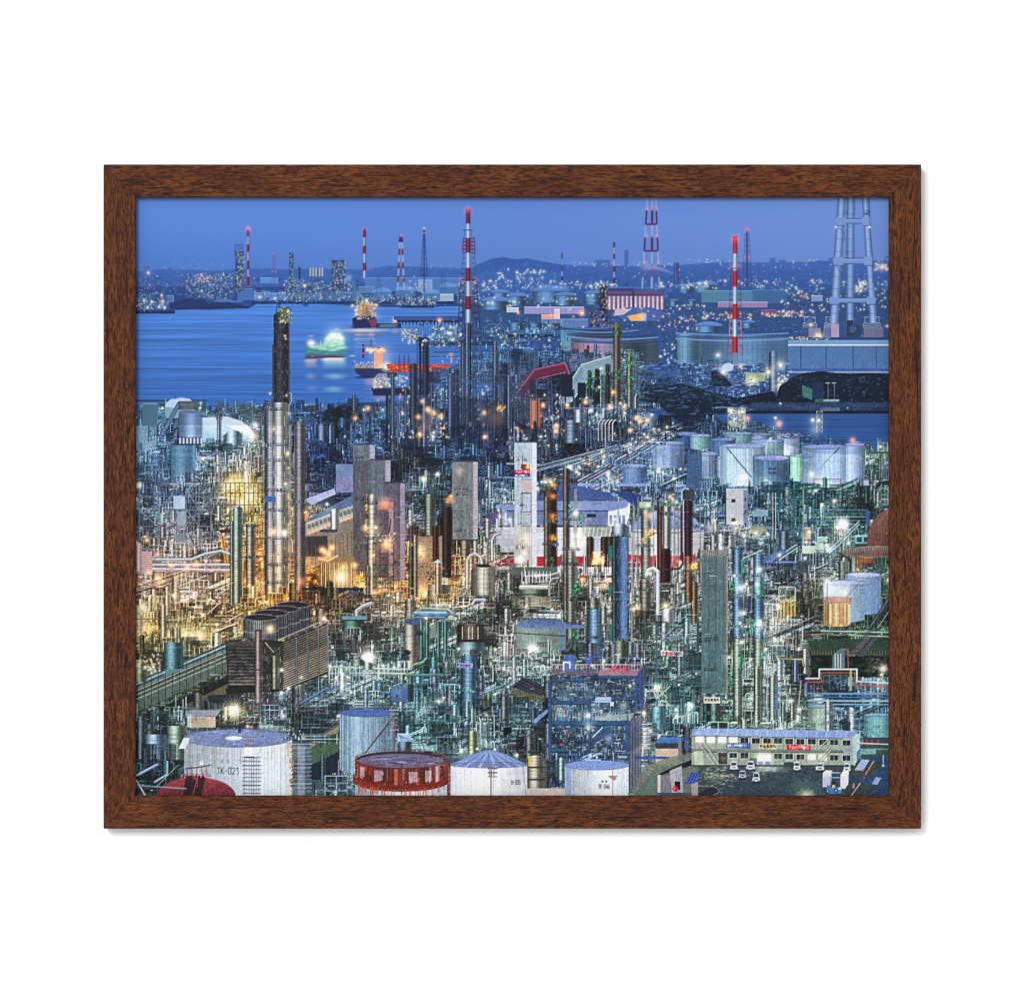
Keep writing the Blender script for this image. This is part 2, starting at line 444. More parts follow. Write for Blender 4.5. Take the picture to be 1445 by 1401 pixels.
def tank(cx, hw, yt, yb, ry, wall, roof, dark=.6, light=.35, cone=0, panels=True, streak=.05, bow=None, rim=True):
    "storage tank seen from above: elliptical roof, bowed foot"
    bow = ry if bow is None else bow
    i0, j0, i1, j1 = bb(cx - hw, yt, cx + hw, yb + bow)
    if i0 < i1 and j0 < j1:
        t = (UX[j0:j1, i0:i1] - cx) / hw
        q = np.sqrt(np.clip(1 - t * t, 0, 1))
        y = UY[j0:j1, i0:i1]
        m = ((y >= yt) & (y <= yb + bow * q) & (np.abs(t) <= 1)).astype(np.float32)
        sh = dark + (1.12 - dark) * np.exp(-((t - (light * 2 - 1)) / .8) ** 2)
        st = np.repeat(1 + streak * rs.randn(1, (i1 - i0) // 3 + 1), 3, axis=1)[:, :i1 - i0]
        col = C(wall)[None, None] * (sh * st * (1 + .015 * rs.randn(*t.shape)))[..., None]
        v = A[j0:j1, i0:i1]; v += (np.clip(col, 0, 1) - v) * m[..., None]
    if panels:
        n = max(4, int(hw / 4))
        for k in range(1, n):
            x = cx - hw * math.cos(math.pi * k / n); q = math.sin(math.pi * k / n)
            box(x, yt + ry * q, x + .4, yb + bow * q, C(wall) * .7, .4)
        k = 1
        while yt + k * 9 < yb:
            path([(cx + hw * math.cos(t), yt + k * 9 + ry * math.sin(t)) for t in np.linspace(0, math.pi, 14)], .4, C(wall) * .7, .35); k += 1
    if yb - yt > 24:
        for i in range(int(hw * .7)):   # rust and rain runs from the rim, old patches of paint
            x = cx + hw * ru(-.96, .96); q = math.sqrt(1 - ((x - cx) / hw) ** 2); y0 = yt + ry * q
            box(x, y0, x + ru(.4, 1.1), y0 + ru(3, yb - yt), C((124, 98, 84)), ru(.06, .24))
            if rs.rand() < .5: y = y0 + ru(2, yb - yt - 4); box(x, y, x + ru(2, 9), y + ru(1, 7), C(wall) * ru(.84, 1.1), .25)
    if cone:
        poly([(cx + hw * math.cos(t), yt + ry * math.sin(t)) for t in np.linspace(0, math.pi, 30)] + [(cx - hw * .98, yt - 1), (cx - hw * .45, yt - cone * .72), (cx, yt - cone), (cx + hw * .45, yt - cone * .72), (cx + hw * .98, yt - 1)], roof, 1, C(roof) * .85)
        for k in range(-7, 8):
            t = math.pi / 2 + k * .21
            poly([(cx, yt - cone), (cx + hw * math.cos(t), yt + ry * math.sin(t)), (cx + hw * math.cos(t + .09), yt + ry * math.sin(t + .09))], C(roof) * 1.22 if k % 2 else C(roof) * .8, .7)
    else:
        ell(cx, yt, hw, ry, C(roof))
        for k in range(int(hw)):
            a, r = ru(0, 6.28), ru(0, .9) ** .5
            x, y = cx + hw * r * math.cos(a), yt + ry * r * math.sin(a)
            seg(x, y, x + ru(-6, 6), y + ru(-1, 1) * ry / hw * 3, ru(.4, 1.2), C(roof) * ru(.6, 1.5), .5)
    if rim:
        path([(cx + hw * math.cos(t), yt + ry * math.sin(t)) for t in np.linspace(0, 2 * math.pi, 40)], .6, C(wall) * .45, .8)
        for t in np.linspace(0, 2 * math.pi, int(hw * 1.3)):
            x, y = cx + hw * math.cos(t), yt + ry * math.sin(t)
            box(x, y - 2.2, x + .35, y, C(wall) * .6, .6)
        path([(cx + hw * math.cos(t), yt - 2.2 + ry * math.sin(t)) for t in np.linspace(0, 2 * math.pi, 40)], .4, C(wall) * .75, .6)

def lattice(xa, xb, ya, xc, xd, yb, c, n=6, w=.7, a=.95):
    "truss tower: legs xa..xb at ya, xc..xd at yb"
    L = lambda t: (xa + (xc - xa) * t, xb + (xd - xb) * t, ya + (yb - ya) * t)
    seg(xa, ya, xc, yb, w, c, a); seg(xb, ya, xd, yb, w, c, a)
    for k in range(n):
        p, q = L(k / n), L((k + 1) / n)
        seg(p[0], p[2], q[1], q[2], w * .7, c, a * .8); seg(p[1], p[2], q[0], q[2], w * .7, c, a * .8)
        seg(p[0], p[2], p[1], p[2], w * .8, c, a)

RD = (122, 32, 66); WH = (140, 168, 216)
def striped(x, y0, y1, w0, w1, bands, r=RD, wt=WH):
    "banded chimney; bands are y values, first band red"
    for k in range(len(bands) - 1):
        a, b = bands[k], bands[k + 1]
        c = C(r if k % 2 == 0 else wt)
        n = max(1, int((b - a) / 4))
        for i in range(n):
            ya, yb = a + (b - a) * i / n, a + (b - a) * (i + 1) / n
            w = np.interp(ya, [y0, y1], [w0, w1])
            box(x - w / 2, ya, x + w / 2, yb, c * .8)
            box(x - w * .25, ya, x + w * .1, yb, np.minimum(c * 1.15, 1))
            box(x + w * .28, ya, x + w / 2, yb, c * .6)

# ------------------------------------------------ lettering
GL = {'T': [((0,0),(1,0)),((.5,0),(.5,1))], 'K': [((0,0),(0,1)),((1,0),(0,.55)),((.3,.4),(1,1))], '-': [((.1,.5),(.9,.5))],
'0': [((0,0),(1,0),(1,1),(0,1),(0,0))], '2': [((0,.1),(.3,0),(1,.1),(1,.4),(0,1),(1,1))], '3': [((0,0),(1,0),(.4,.4),(1,.6),(1,.9),(.5,1),(0,.95))],
'4': [((.8,1),(.8,0),(0,.7),(1,.7))], '5': [((1,0),(0,0),(0,.45),(.8,.45),(1,.7),(.8,1),(0,1))], '6': [((1,0),(.2,.2),(0,.6),(0,1),(1,1),(1,.5),(0,.5))],
'8': [((0,0),(1,0),(1,1),(0,1),(0,0)),((0,.5),(1,.5))], '1': [((.5,0),(.5,1))], 'O': [((0,0),(1,0),(1,1),(0,1),(0,0))],
'安': [((.5,0),(.5,.15)),((0,.3),(0,.15),(1,.15),(1,.3)),((.4,.3),(.2,.7),(.9,1)),((.75,.45),(.5,.8),(.1,1)),((0,.5),(1,.5))],
'全': [((.5,0),(0,.45)),((.5,0),(1,.45)),((.2,.5),(.8,.5)),((.5,.5),(.5,1)),((.2,.73),(.8,.73)),((0,1),(1,1))],
'最': [((.2,0),(.8,0),(.8,.35),(.2,.35),(.2,0)),((.2,.17),(.8,.17)),((0,.5),(1,.5)),((.15,.5),(.15,1)),((.45,.5),(.45,1)),((.15,.7),(.45,.7)),((.6,.65),(1,1)),((.95,.65),(.55,1))],
'優': [((.25,0),(0,.4)),((.15,.3),(.15,1)),((.35,.05),(1,.05)),((.45,.15),(.9,.15),(.9,.45),(.45,.45),(.45,.15)),((.35,.6),(1,.6)),((.6,.6),(.4,1)),((.45,.75),(1,1)),((.85,.7),(.4,1))],
'先': [((.25,0),(.1,.3)),((.15,.2),(.9,.2)),((.5,0),(.5,.5)),((0,.5),(1,.5)),((.35,.5),(.05,1)),((.65,.5),(.65,.95),(1,.95),(1,.8))],
'チ': [((.8,0),(.2,.15)),((0,.4),(1,.4)),((.5,.1),(.5,.6),(.25,1))], 'ョ': [((.2,.3),(.9,.3),(.9,1),(.2,1)),((.2,.65),(.9,.65))],
'ッ': [((.15,.4),(.25,.65)),((.45,.35),(.55,.6)),((.9,.35),(.75,.8),(.4,1))], 'ト': [((.4,0),(.4,1)),((.4,.35),(.85,.6))],
'マ': [((0,.1),(1,.1),(.5,.65)),((.3,.45),(.7,.95))], 'テ': [((.2,.05),(.8,.05)),((0,.4),(1,.4)),((.5,.4),(.5,.7),(.25,1))],
'着': [((.3,0),(.4,.12)),((.7,0),(.6,.12)),((0,.18),(1,.18)),((.1,.32),(.9,.32)),((.5,.12),(.5,.45)),((0,.45),(1,.45)),((.4,.45),(.1,.85)),((.35,.6),(.9,.6),(.9,1),(.35,1),(.35,.6)),((.35,.8),(.9,.8))],
'行': [((.3,0),(0,.3)),((.3,.3),(0,.6)),((.17,.5),(.17,1)),((.45,.15),(1,.15)),((.4,.45),(1,.45)),((.75,.45),(.75,1),(.6,.9))],
'指': [((.2,0),(.2,1)),((0,.25),(.4,.25)),((0,.65),(.4,.5)),((.95,.05),(.5,.2)),((.5,0),(.5,.4),(1,.4)),((.5,.5),(.95,.5),(.95,1),(.5,1),(.5,.5)),((.5,.75),(.95,.75))],
'差': [((.3,0),(.4,.12)),((.7,0),(.6,.12)),((0,.18),(1,.18)),((.1,.32),(.9,.32)),((0,.46),(1,.46)),((.4,.46),(0,1)),((.3,.7),(.9,.7)),((.6,.7),(.6,1)),((.25,1),(1,1))],
'し': [((.3,0),(.3,.8),(.6,1),(1,.8))], '呼': [((0,.2),(.3,.2),(.3,.8),(0,.8),(0,.2)),((.95,0),(.4,.1)),((.7,.1),(.7,1),(.55,.9)),((.35,.55),(1,.55)),((.5,.25),(.5,.4)),((.9,.25),(.85,.4))],
'称': [((.4,0),(0,.12)),((0,.3),(.45,.3)),((.22,.1),(.22,1)),((.2,.35),(0,.7)),((.6,0),(.5,.3)),((.5,.2),(1,.2)),((.75,.2),(.75,1)),((.6,.5),(.5,.8)),((.9,.5),(1,.8))],
'確': [((0,.1),(.4,.1)),((.2,.1),(0,.6)),((.1,.5),(.4,.5),(.4,.9),(.1,.9),(.1,.5)),((.5,.2),(.5,.05),(1,.05),(1,.2)),((.65,.1),(.5,.5)),((.6,.35),(.6,1)),((.6,.4),(1,.4)),((.6,.6),(1,.6)),((.6,.8),(1,.8)),((.6,1),(1,1)),((.8,.3),(.8,1))],
'認': [((.05,.05),(.35,.05)),((0,.2),(.4,.2)),((.05,.38),(.35,.38)),((.05,.52),(.35,.52)),((.05,.65),(.35,.65),(.35,.95),(.05,.95),(.05,.65)),((.5,.05),(1,.05),(.95,.4)),((.7,.05),(.5,.45)),((.5,.7),(.5,.9)),((.65,.6),(.65,.95),(.9,.95))],
'ヨ': [((.1,.05),(.9,.05),(.9,1),(.1,1)),((.1,.5),(.9,.5))], 'シ': [((.1,.1),(.3,.25)),((.05,.4),(.25,.55)),((.95,.2),(.6,.85),(.1,1))],
'!': [((.5,0),(.5,.65)),((.5,.9),(.5,1))], ' ': [],
'危': [((.3,0),(.05,.3)),((.25,.1),(.7,.1),(.6,.28)),((.05,.28),(1,.28)),((.15,.28),(0,1)),((.35,.45),(.8,.45),(.8,.65)),((.35,.45),(.35,1),(1,1),(1,.8))]}
def text(s, x, y, h, w, c, lw=.7, gap=.3, a=.78, slope=0):
    for ch in s:
        for st in GL.get(ch, []):
            path([(x + p * w, y + q * h + slope * (p * w)) for p, q in st], lw, c, a)
        x += w * (1 + gap); y += slope * w * (1 + gap)
# ================================================================ far background
def lerp3(t, a, b, c): return np.where(t[..., None] < .5, C(a) + (C(b) - C(a)) * (t[..., None] * 2), C(b) + (C(c) - C(b)) * (t[..., None] * 2 - 1))
tx = np.clip((UX - 190) / 1065, 0, 1)
top = lerp3(tx, (92, 141, 226), (98, 140, 221), (112, 149, 224)); low = lerp3(tx, (74, 122, 205), (90, 130, 205), (106, 138, 208))
ty = np.clip((UY - 280) / 100, 0, 1)[..., None] ** 1.3
A[:] = top * (1 - ty) + low * ty
def hband(amp, sy, sx=60):
    "long horizontal streaks of water"
    n = rs.randn(H // sy + 2, W // sx + 2)
    n = np.repeat(np.repeat(n, sy, 0), sx, 1)[:H, :W]
    k = np.ones(sx) / sx
    n = np.apply_along_axis(lambda r: np.convolve(r, k, 'same'), 1, n)
    return (n * amp).astype(np.float32)
# hills and the far plain
poly([(190, 384), (230, 380), (300, 382), (345, 379), (400, 380), (455, 379), (520, 381), (545, 375), (600, 377), (650, 379), (680, 376), (1255, 378), (1255, 460), (190, 460)], (58, 102, 182), 1, (40, 80, 154))
poly([(668, 376), (680, 371), (695, 365), (710, 363), (728, 366), (745, 365), (765, 369), (790, 373), (830, 376), (840, 384), (670, 384)], (50, 92, 172))
poly([(800, 378), (850, 374), (900, 376), (960, 374), (1000, 371), (1040, 370), (1100, 371), (1160, 368), (1200, 370), (1255, 366), (1255, 420), (800, 420)], (62, 103, 182), 1, (42, 80, 150))
for i in range(260):
    x = ru(560, 1255); y = ru(376, 410) ; box(x, y, x + ru(3, 22), y + ru(.5, 1.4), mixc((30, 66, 135), (75, 115, 185), rs.rand()), .35)
for i in range(160):
    x = ru(190, 560); y = ru(383, 412); box(x, y, x + ru(3, 22), y + ru(.5, 1.6), mixc((28, 60, 130), (70, 115, 185), rs.rand()), .4)
# faint skyline
for x, w, t in ((884, 6, 353), (207, 9, 376), (240, 5, 378), (1018, 5, 368), (1090, 9, 364), (1104, 10, 367), (1172, 6, 364), (850, 22, 367), (1252, 5, 362)):
    box(x - w / 2, t, x + w / 2, 382, (62, 100, 175), .85)
for i in range(900):
    x = ru(190, 1255); y = 372 + rs.exponential(14)
    if y > 412 or rs.rand() > .35 + (x - 190) / 1300: continue
    c = ((255, 240, 190), (255, 200, 150), (210, 235, 240), (255, 220, 160))[rs.randint(4)]
    box(x, y, x + .5, y + .5, c, ru(.25, .9))
for i in range(110):
    x = ru(800, 1255); y = 366 + rs.exponential(6) + (4 if x < 960 else 0); k = rs.rand()
    lamp(x, y, ru(.35, .8), WHT if k < .5 else YEL if k < .8 else (255, 180, 130), ru(.5, 1))
for i in range(110):
    x = ru(190, 800); y = ru(370, 384); lamp(x, y, ru(.25, .5), YEL if rs.rand() < .6 else (255, 190, 150), ru(.3, .7))
for i in range(170):
    x = ru(560, 1255); y = ru(378, 415); lamp(x, y, ru(.25, .6), (CRE, YEL, GRN, (255, 170, 110), RED)[rs.choice(5, p=[.3, .3, .25, .12, .03])], ru(.3, .9))

# water
wm = np.clip((UY - 430) / 150, 0, 1)[..., None]
wat = (C((74, 130, 214)) * (1 - wm) + C((52, 104, 186)) * wm) * (1 + np.clip(hband(.05, 2, 160) + hband(.06, 6, 260) + hband(.03, 1, 60), -.14, .16))[..., None]
wat += .006 * rs.randn(H, W, 1)
wt_ = pmask([(190, 441), (270, 437), (350, 436), (362, 429), (455, 428), (520, 432), (600, 431), (700, 434), (700, 480), (760, 500), (760, 600), (190, 600)], 0, 0, W, H)
A[wt_] = wat[wt_]
# left far shore
def shore(pts, c): poly(pts, c)
shore([(190, 443), (235, 440), (248, 436), (300, 436), (352, 434), (362, 429), (455, 429), (520, 433), (600, 434), (650, 432), (650, 405), (190, 405)], (34, 68, 138))
for i in range(420):
    x = ru(190, 650); y = ru(392, 430) if x > 360 else ru(392, 437); s = ru(.6, 1.2)
    box(x, y, x + ru(2, 16) * s, y + ru(.8, 4) * s, mixc((24, 50, 110), (88, 132, 198), rs.rand()), .6)
for x0, y0, x1, y1, c in ((335, 407, 360, 424, (70, 115, 185)), (360, 413, 402, 424, (88, 134, 200)), (402, 414, 455, 423, (78, 120, 182)), (367, 392, 392, 400, (88, 148, 212)), (192, 420, 214, 436, (60, 100, 150)),
                          (515, 392, 655, 411, (78, 122, 190)), (455, 412, 505, 424, (70, 115, 175)), (506, 404, 527, 414, (90, 125, 180)), (590, 395, 610, 412, (130, 160, 205)), (618, 415, 640, 425, (170, 190, 215)), (235, 417, 245, 430, (80, 120, 180))):
    box(x0, y0, x1, y1, c, .9); box(x0, y0, x1, y0 + 1, C(c) * 1.25); box(x1 - 1, y0, x1, y1, (170, 190, 225), .6)
for cx, hw, y in ((540, 13, 412), (572, 14, 410), (608, 13, 414), (632, 12, 405)):
    poly([(cx + hw * math.cos(t), y - 6 * math.sin(t)) for t in np.linspace(0, math.pi, 14)], (105, 150, 220)); box(cx - hw, y, cx + hw, y + 10, (70, 115, 175))
poly([(238, 428), (262, 421), (285, 421), (295, 429), (310, 422), (318, 421), (330, 428), (345, 431), (352, 434), (300, 437), (240, 437)], (30, 52, 108)); poly([(300, 426), (314, 420), (322, 421), (334, 427)], (80, 115, 175))
box(190, 438, 247, 443, (24, 44, 96)); box(280, 432, 352, 435, (26, 46, 100)); box(355, 426, 640, 429, (26, 44, 92)); box(565, 431, 612, 434.5, (22, 36, 80))
for x0, x1, y0, y1, n, cs in ((262, 330, 385, 421, 170, (YEL, GRN, CRE)), (400, 456, 395, 424, 120, (YEL, CRE, GRN)), (456, 500, 398, 424, 60, (YEL, CRE)), (191, 232, 412, 437, 60, (YEL, GRN, CRE)), (332, 344, 355, 412, 60, (GRN, YEL)),
                              (408, 414, 357, 412, 26, (GRN, YEL)), (468, 487, 367, 411, 70, (YEL, CRE)), (500, 560, 415, 427, 40, (GRN, YEL)), (560, 615, 418, 430, 90, (YEL, CRE, GRN)), (190, 360, 386, 412, 60, (YEL, (255, 150, 110))), (360, 455, 410, 426, 50, (YEL, CRE)), (645, 670, 396, 425, 40, (YEL, CRE))):
    if (x1 - x0) < 20: 
        box(x0, y0, x1, y1, (28, 48, 90), .8); [box(x0, y, x1, y + .6, (90, 120, 160), .6) for y in np.arange(y0, y1, 4)]
    for i in range(n * 2):
        x, y = ru(x0, x1), ru(y0, y1); box(x, y, x + ru(.6, 1.2), y + ru(1, 6), mixc((22, 40, 84), (96, 140, 190), rs.rand()), .7); box(x, y, x + ru(1, 6), y + .6, mixc((22, 40, 84), (96, 140, 190), rs.rand()), .7)
    for i in range(int(n * 1.4)): lamp(ru(x0, x1), ru(y0, y1), ru(.25, .75), cs[rs.randint(len(cs))], ru(.5, 1))
for i in range(24): lamp(ru(279, 300), ru(386, 400), ru(.4, .9), (255, 140, 120), .9)
lattice(331, 342.5, 345, 331, 342.5, 360, (40, 60, 120), 3, .6); box(331, 345, 342.5, 346, (50, 70, 130))
for x in (436, 440, 444, 449, 453): box(x, 378, x + 3, 390, (180, 185, 180)); box(x, 378, x + .8, 390, (90, 110, 150))
box(421, 377, 424.5, 395, (45, 60, 110))
lattice(385, 387.5, 357, 383, 390, 402, (110, 90, 165), 9, .5); lamp(386, 357, .8, RED); lamp(384, 383, .8, RED); lamp(389, 383, .8, RED)
for x, y, r, c in ((229, 425, 2, WARM), (203, 424, 1.4, YEL), (214, 426, 1.3, CRE), (228, 417, 1.4, YEL), (208, 434, 1.4, GRN), (232, 434, 1.6, GRN), (224, 433, 1.3, GRN), (209, 385, 2, (255, 190, 160)), (211, 402, 1, RED), (366, 419, 1.6, YEL), (388, 421, 1.4, GRN), (430, 403, 1.8, (255, 190, 150))):
    lamp(x, y, r, c)
# banded chimneys on the far shore
striped(350.2, 322, 404, 3.0, 3.8, (322, 334, 345, 357, 368, 380, 390, 404)); glow(350, 323, 4, RED, .8); lamp(350, 322.5, 1.2, RED); lamp(350, 356, .8, RED); lamp(351, 389, .8, RED)
striped(514.3, 323, 393, 4.0, 5.2, (323, 335, 347, 358, 371, 382, 393)); lamp(512, 324, .9, RED); lamp(517, 324, .9, RED)
for sx, dx in ((-1.6, -3), (1.6, 3)):
    for k, (a, b) in enumerate(((340, 352), (352, 361), (361, 371), (371, 380), (380, 390), (390, 399), (399, 408))):
        f = lambda y: 565.5 + sx + dx * (y - 340) / 68
        seg(f(a), a, f(b), b, 2.6, WH if k % 2 == 0 else RD)
poly([(562.5, 342), (563, 336), (564.5, 333), (567, 333), (568.5, 336), (569, 342)], (60, 40, 95)); lamp(565.7, 333, 1.1, RED)
lattice(597.5, 599, 323, 593, 603, 390, (40, 58, 118), 8, .7); seg(598.3, 323, 598.3, 412, 1.6, (36, 52, 110)); box(593.5, 388, 604, 390, (50, 60, 110)); lamp(598.2, 322.5, 1, (255, 220, 180)); lamp(598.2, 329, .9, RED)
lattice(533, 535, 388, 531, 538, 412, (50, 76, 140), 4, .5); lattice(623, 628, 386, 622, 629, 412, (50, 76, 140), 5, .5)
glow(492, 392, 5, (200, 215, 240), .5); glow(487, 396, 3, (200, 215, 240), .4)
# tanker bows on
glow(515, 440, 16, (255, 200, 140), .45)
poly([(497, 450), (503, 446), (528, 446), (532, 452), (531, 462), (498, 463.5)], (30, 38, 84)); poly([(520, 452), (531, 449), (531, 460), (524, 462)], (190, 70, 90), .6)
poly([(504, 446), (505, 432), (509, 427), (522, 427), (525, 434), (527, 446)], (200, 150, 110))
for i in range(130):
    x = ru(500, 530); y = ru(426, 450); lamp(x, y, ru(.4, 1.0), (YEL, (255, 200, 130), CRE)[rs.randint(3)], .8)
for i in range(24): box(ru(500, 528), ru(430, 448), ru(500, 528) * 0 + ru(505, 530), ru(430, 448), (90, 60, 70), .12)
seg(513, 420, 513, 437, 1.6, (110, 140, 110)); seg(493, 400, 510, 420, .8, (100, 170, 160)); seg(497, 400, 512, 420, .8, (100, 170, 160)); lamp(517, 424, 1.8, CRE); lamp(497, 431, 1.6, (255, 190, 120)); lamp(531, 430.5, 1.6, (255, 190, 120))
box(531, 456, 566, 463, (34, 44, 88)); star(557, 452, 7, WARM, 8); glow(557, 452, 4, (255, 120, 60), .7)
for i in range(20): box(ru(535, 562), ru(457, 462), ru(536, 564), ru(457, 462), (90, 110, 140), .5)
for y in np.arange(464, 474, 1.0): box(486 + ru(0, 6), y, 540 + ru(-10, 10), y + .5, (255, 195, 165), .5 * (1 - (y - 464) / 12))
ell(512, 466, 22, 1.6, (255, 215, 185), .7, .8); ell(557, 467, 5, 3, (230, 150, 150), .5, .8); ell(538, 460, 4, 2, (60, 150, 130), .7, .5)
# pier far side
box(556, 446, 700, 452, (52, 84, 150)); box(560, 452, 700, 455, (24, 38, 84)); lamp(620, 452, 2, WARM); glow(620, 452, 5, WARM, .6)
for x in np.arange(562, 660, 5): box(x, 455, x + 1.5, 459, (24, 38, 84))
# moving green ship
for y in range(505, 520): box(456 + ru(-3, 3), y, 488 + ru(-3, 3), y + 1, mixc((255, 252, 230), (130, 195, 205), (y - 505) / 15), .9 * (1 - (y - 505) / 17))
for y in range(507, 520): box(431 + ru(-2, 2), y, 447 + ru(-2, 2), y + 1, (255, 200, 170), .7 * (1 - (y - 507) / 14))
for cx, cy, w, a, c in ((472, 531, 12, .6, (160, 215, 225)), (471, 549, 11, .6, (150, 205, 225)), (438, 531, 6, .4, (220, 190, 210)), (440, 548, 6, .25, (200, 180, 210))): ell(cx, cy, w, 3.4, c, a, .7)
poly([(429, 491), (434, 488), (492, 490), (488, 502), (478, 504), (433, 506)], (60, 140, 150)); poly([(431, 500), (488, 501), (478, 504), (433, 506)], (110, 60, 100), .8)
poly([(434, 488), (480, 487), (492, 491), (470, 496), (440, 492)], (170, 225, 195), .9)
glow(473, 476, 14, (190, 255, 215), .8); poly([(456, 489), (458, 480), (464, 474), (484, 474), (487, 489)], (175, 235, 210), .9); box(465, 470, 481, 478, (235, 255, 240), .8)
glow(439, 484, 5, (255, 210, 160), .9); ell(439, 484.5, 4.5, 2, (255, 240, 220), 1, .4); ell(438, 474, 3, 1.2, (255, 180, 150), .9, .4); ell(475, 464.5, 2.5, 1, (255, 210, 180), .9, .4); ell(469, 474, 4, 3, WHT, 1, .3); ell(476, 475, 4, 3, WHT, 1, .3); ell(497, 502, 3, 1, (255, 230, 220), .9, .4)
for i in range(5): box(452 - i * 3, 486 - i, 456 + i * 4, 488, (170, 220, 210), .2)
# the long exposure drags the moving ship sideways
i0, j0, i1, j1 = bb(422, 458, 505, 562); blk = A[j0:j1, i0:i1].copy(); k_ = 13
blk = np.apply_along_axis(lambda v: np.convolve(np.pad(v, k_ // 2, 'edge'), np.ones(k_) / k_, 'valid'), 1, blk)
blk = np.apply_along_axis(lambda v: np.convolve(np.pad(v, 1, 'edge'), np.ones(3) / 3, 'valid'), 0, blk)
A[j0:j1, i0:i1] = blk
for i in range(60): y = ru(472, 490); x = ru(455, 486); box(x, y, x + ru(2, 8), y + .6, ((245, 255, 240), (90, 170, 165), (200, 240, 215))[rs.randint(3)], .55)
for i in range(40): y = ru(488, 503); x = ru(430, 480); box(x, y, x + ru(4, 14), y + .6, ((60, 130, 140), (40, 90, 120), (150, 215, 195))[rs.randint(3)], .5)
for x, y, r in ((469, 474, 3), (476, 475, 3.4), (463, 477, 2.2), (482, 478, 2), (439, 484, 2.6)): glow(x, y, r * 1.8, WHT, .7); ell(x, y, r, r * .55, WHT, .95, .5)
box(430, 503.5, 487, 505, (70, 40, 70), .7); seg(475, 465, 475, 474, .6, (120, 190, 190)); box(452, 480, 453, 489, (170, 220, 215), .8); box(458, 478, 459, 489, (200, 240, 220), .8)
for y in np.arange(535, 570, 1.2): box(520 - ru(0, 8), y, 548 + ru(0, 6), y + .6, (240, 180, 150), .32 * (1 - (y - 535) / 40))
for x, w_ in ((514, 26), (505, 9), (526, 8)):
    for y in np.arange(465, 500, 1.2): box(x - w_ / 2 + ru(-3, 3), y, x + w_ / 2 + ru(-3, 3), y + .6, (255, 205, 170), .4 * (1 - (y - 465) / 36))
# dark-hulled ship with lit bridge
glow(538, 500, 15, (255, 190, 140), .5)
poly([(498, 516), (503, 518), (560, 519), (560, 533), (513, 533), (503, 527)], (34, 46, 98)); poly([(498, 516), (560, 518), (560, 520), (500, 520)], (150, 120, 110))
box(528, 492, 540, 520, (240, 170, 140)); box(516, 492, 542, 496, (255, 200, 150)); box(511, 486, 514, 505, (60, 40, 70)); box(511, 489, 514, 492, (190, 60, 60)); box(511, 497, 514, 500, (190, 60, 60)); box(531, 490, 541, 491.5, (210, 50, 60))
for i in range(60): lamp(ru(500, 540), ru(510, 518), ru(.3, .8), (YEL, (255, 190, 130))[rs.randint(2)], .8)
for i in range(30): lamp(ru(516, 542), ru(490, 498), ru(.5, 1.1), (255, 210, 150), .9)
star(541.5, 494.5, 7, (255, 150, 110), 10); star(545, 517, 11, (255, 240, 170), 12); glow(545, 517, 8, (255, 240, 160), .8); lattice(523, 524, 478, 522, 525, 490, (80, 60, 110), 2, .5); lamp(523, 472, .9, RED, .7)
poly([(498, 533), (512, 530), (560, 533), (505, 534)], (28, 38, 84), .7); ell(530, 539, 12, 5, (240, 180, 190), .5, .7)
poly([(545, 514), (560, 513), (636, 514), (624, 526), (548, 525)], (205, 62, 40), .92)
for i in range(260): x = ru(547, 634); y = ru(514, 525); box(x, y, x + ru(.8, 4), y + ru(.4, 1.0), ((255, 130, 80), (120, 40, 50), (240, 90, 50), (255, 180, 120))[rs.randint(4)], .8)
poly([(603, 526), (624, 526), (648, 513), (652, 516), (648, 529), (600, 529)], (30, 42, 88))
poly([(524, 546), (545, 548), (578, 547), (578, 558), (527, 558)], (24, 34, 70)); poly([(528, 546), (530, 530), (534, 527), (546, 527), (550, 546)], (130, 140, 165))
for i in range(90): lamp(ru(526, 575), ru(530, 547), ru(.4, 1.1), (YEL, (255, 190, 120), (200, 220, 190))[rs.randint(3)], .8)
for x in (563, 570, 576): lattice(x, x + .6, 500, x - 1, x + 1.6, 526, (110, 45, 70), 6, .6)
ell(538, 562, 10, 2.5, (230, 150, 170), .5, .6); lamp(564, 560, 1.4, (255, 60, 130)); box(430, 570, 456, 583, (150, 170, 200))

# ================================================================ middle distance, right of the bay
poly([(652, 428), (1255, 410), (1255, 640), (1050, 640), (940, 600), (640, 600), (560, 620), (575, 572), (650, 560), (652, 452)], (46, 78, 130))
A_w2 = pmask([(650, 486), (760, 490), (760, 500), (650, 500)], 0, 0, W, H); A[A_w2] = wat[A_w2] * .9
A_w3 = pmask([(605, 541), (720, 541), (720, 568), (690, 568), (605, 556)], 0, 0, W, H); A[A_w3] = wat[A_w3]
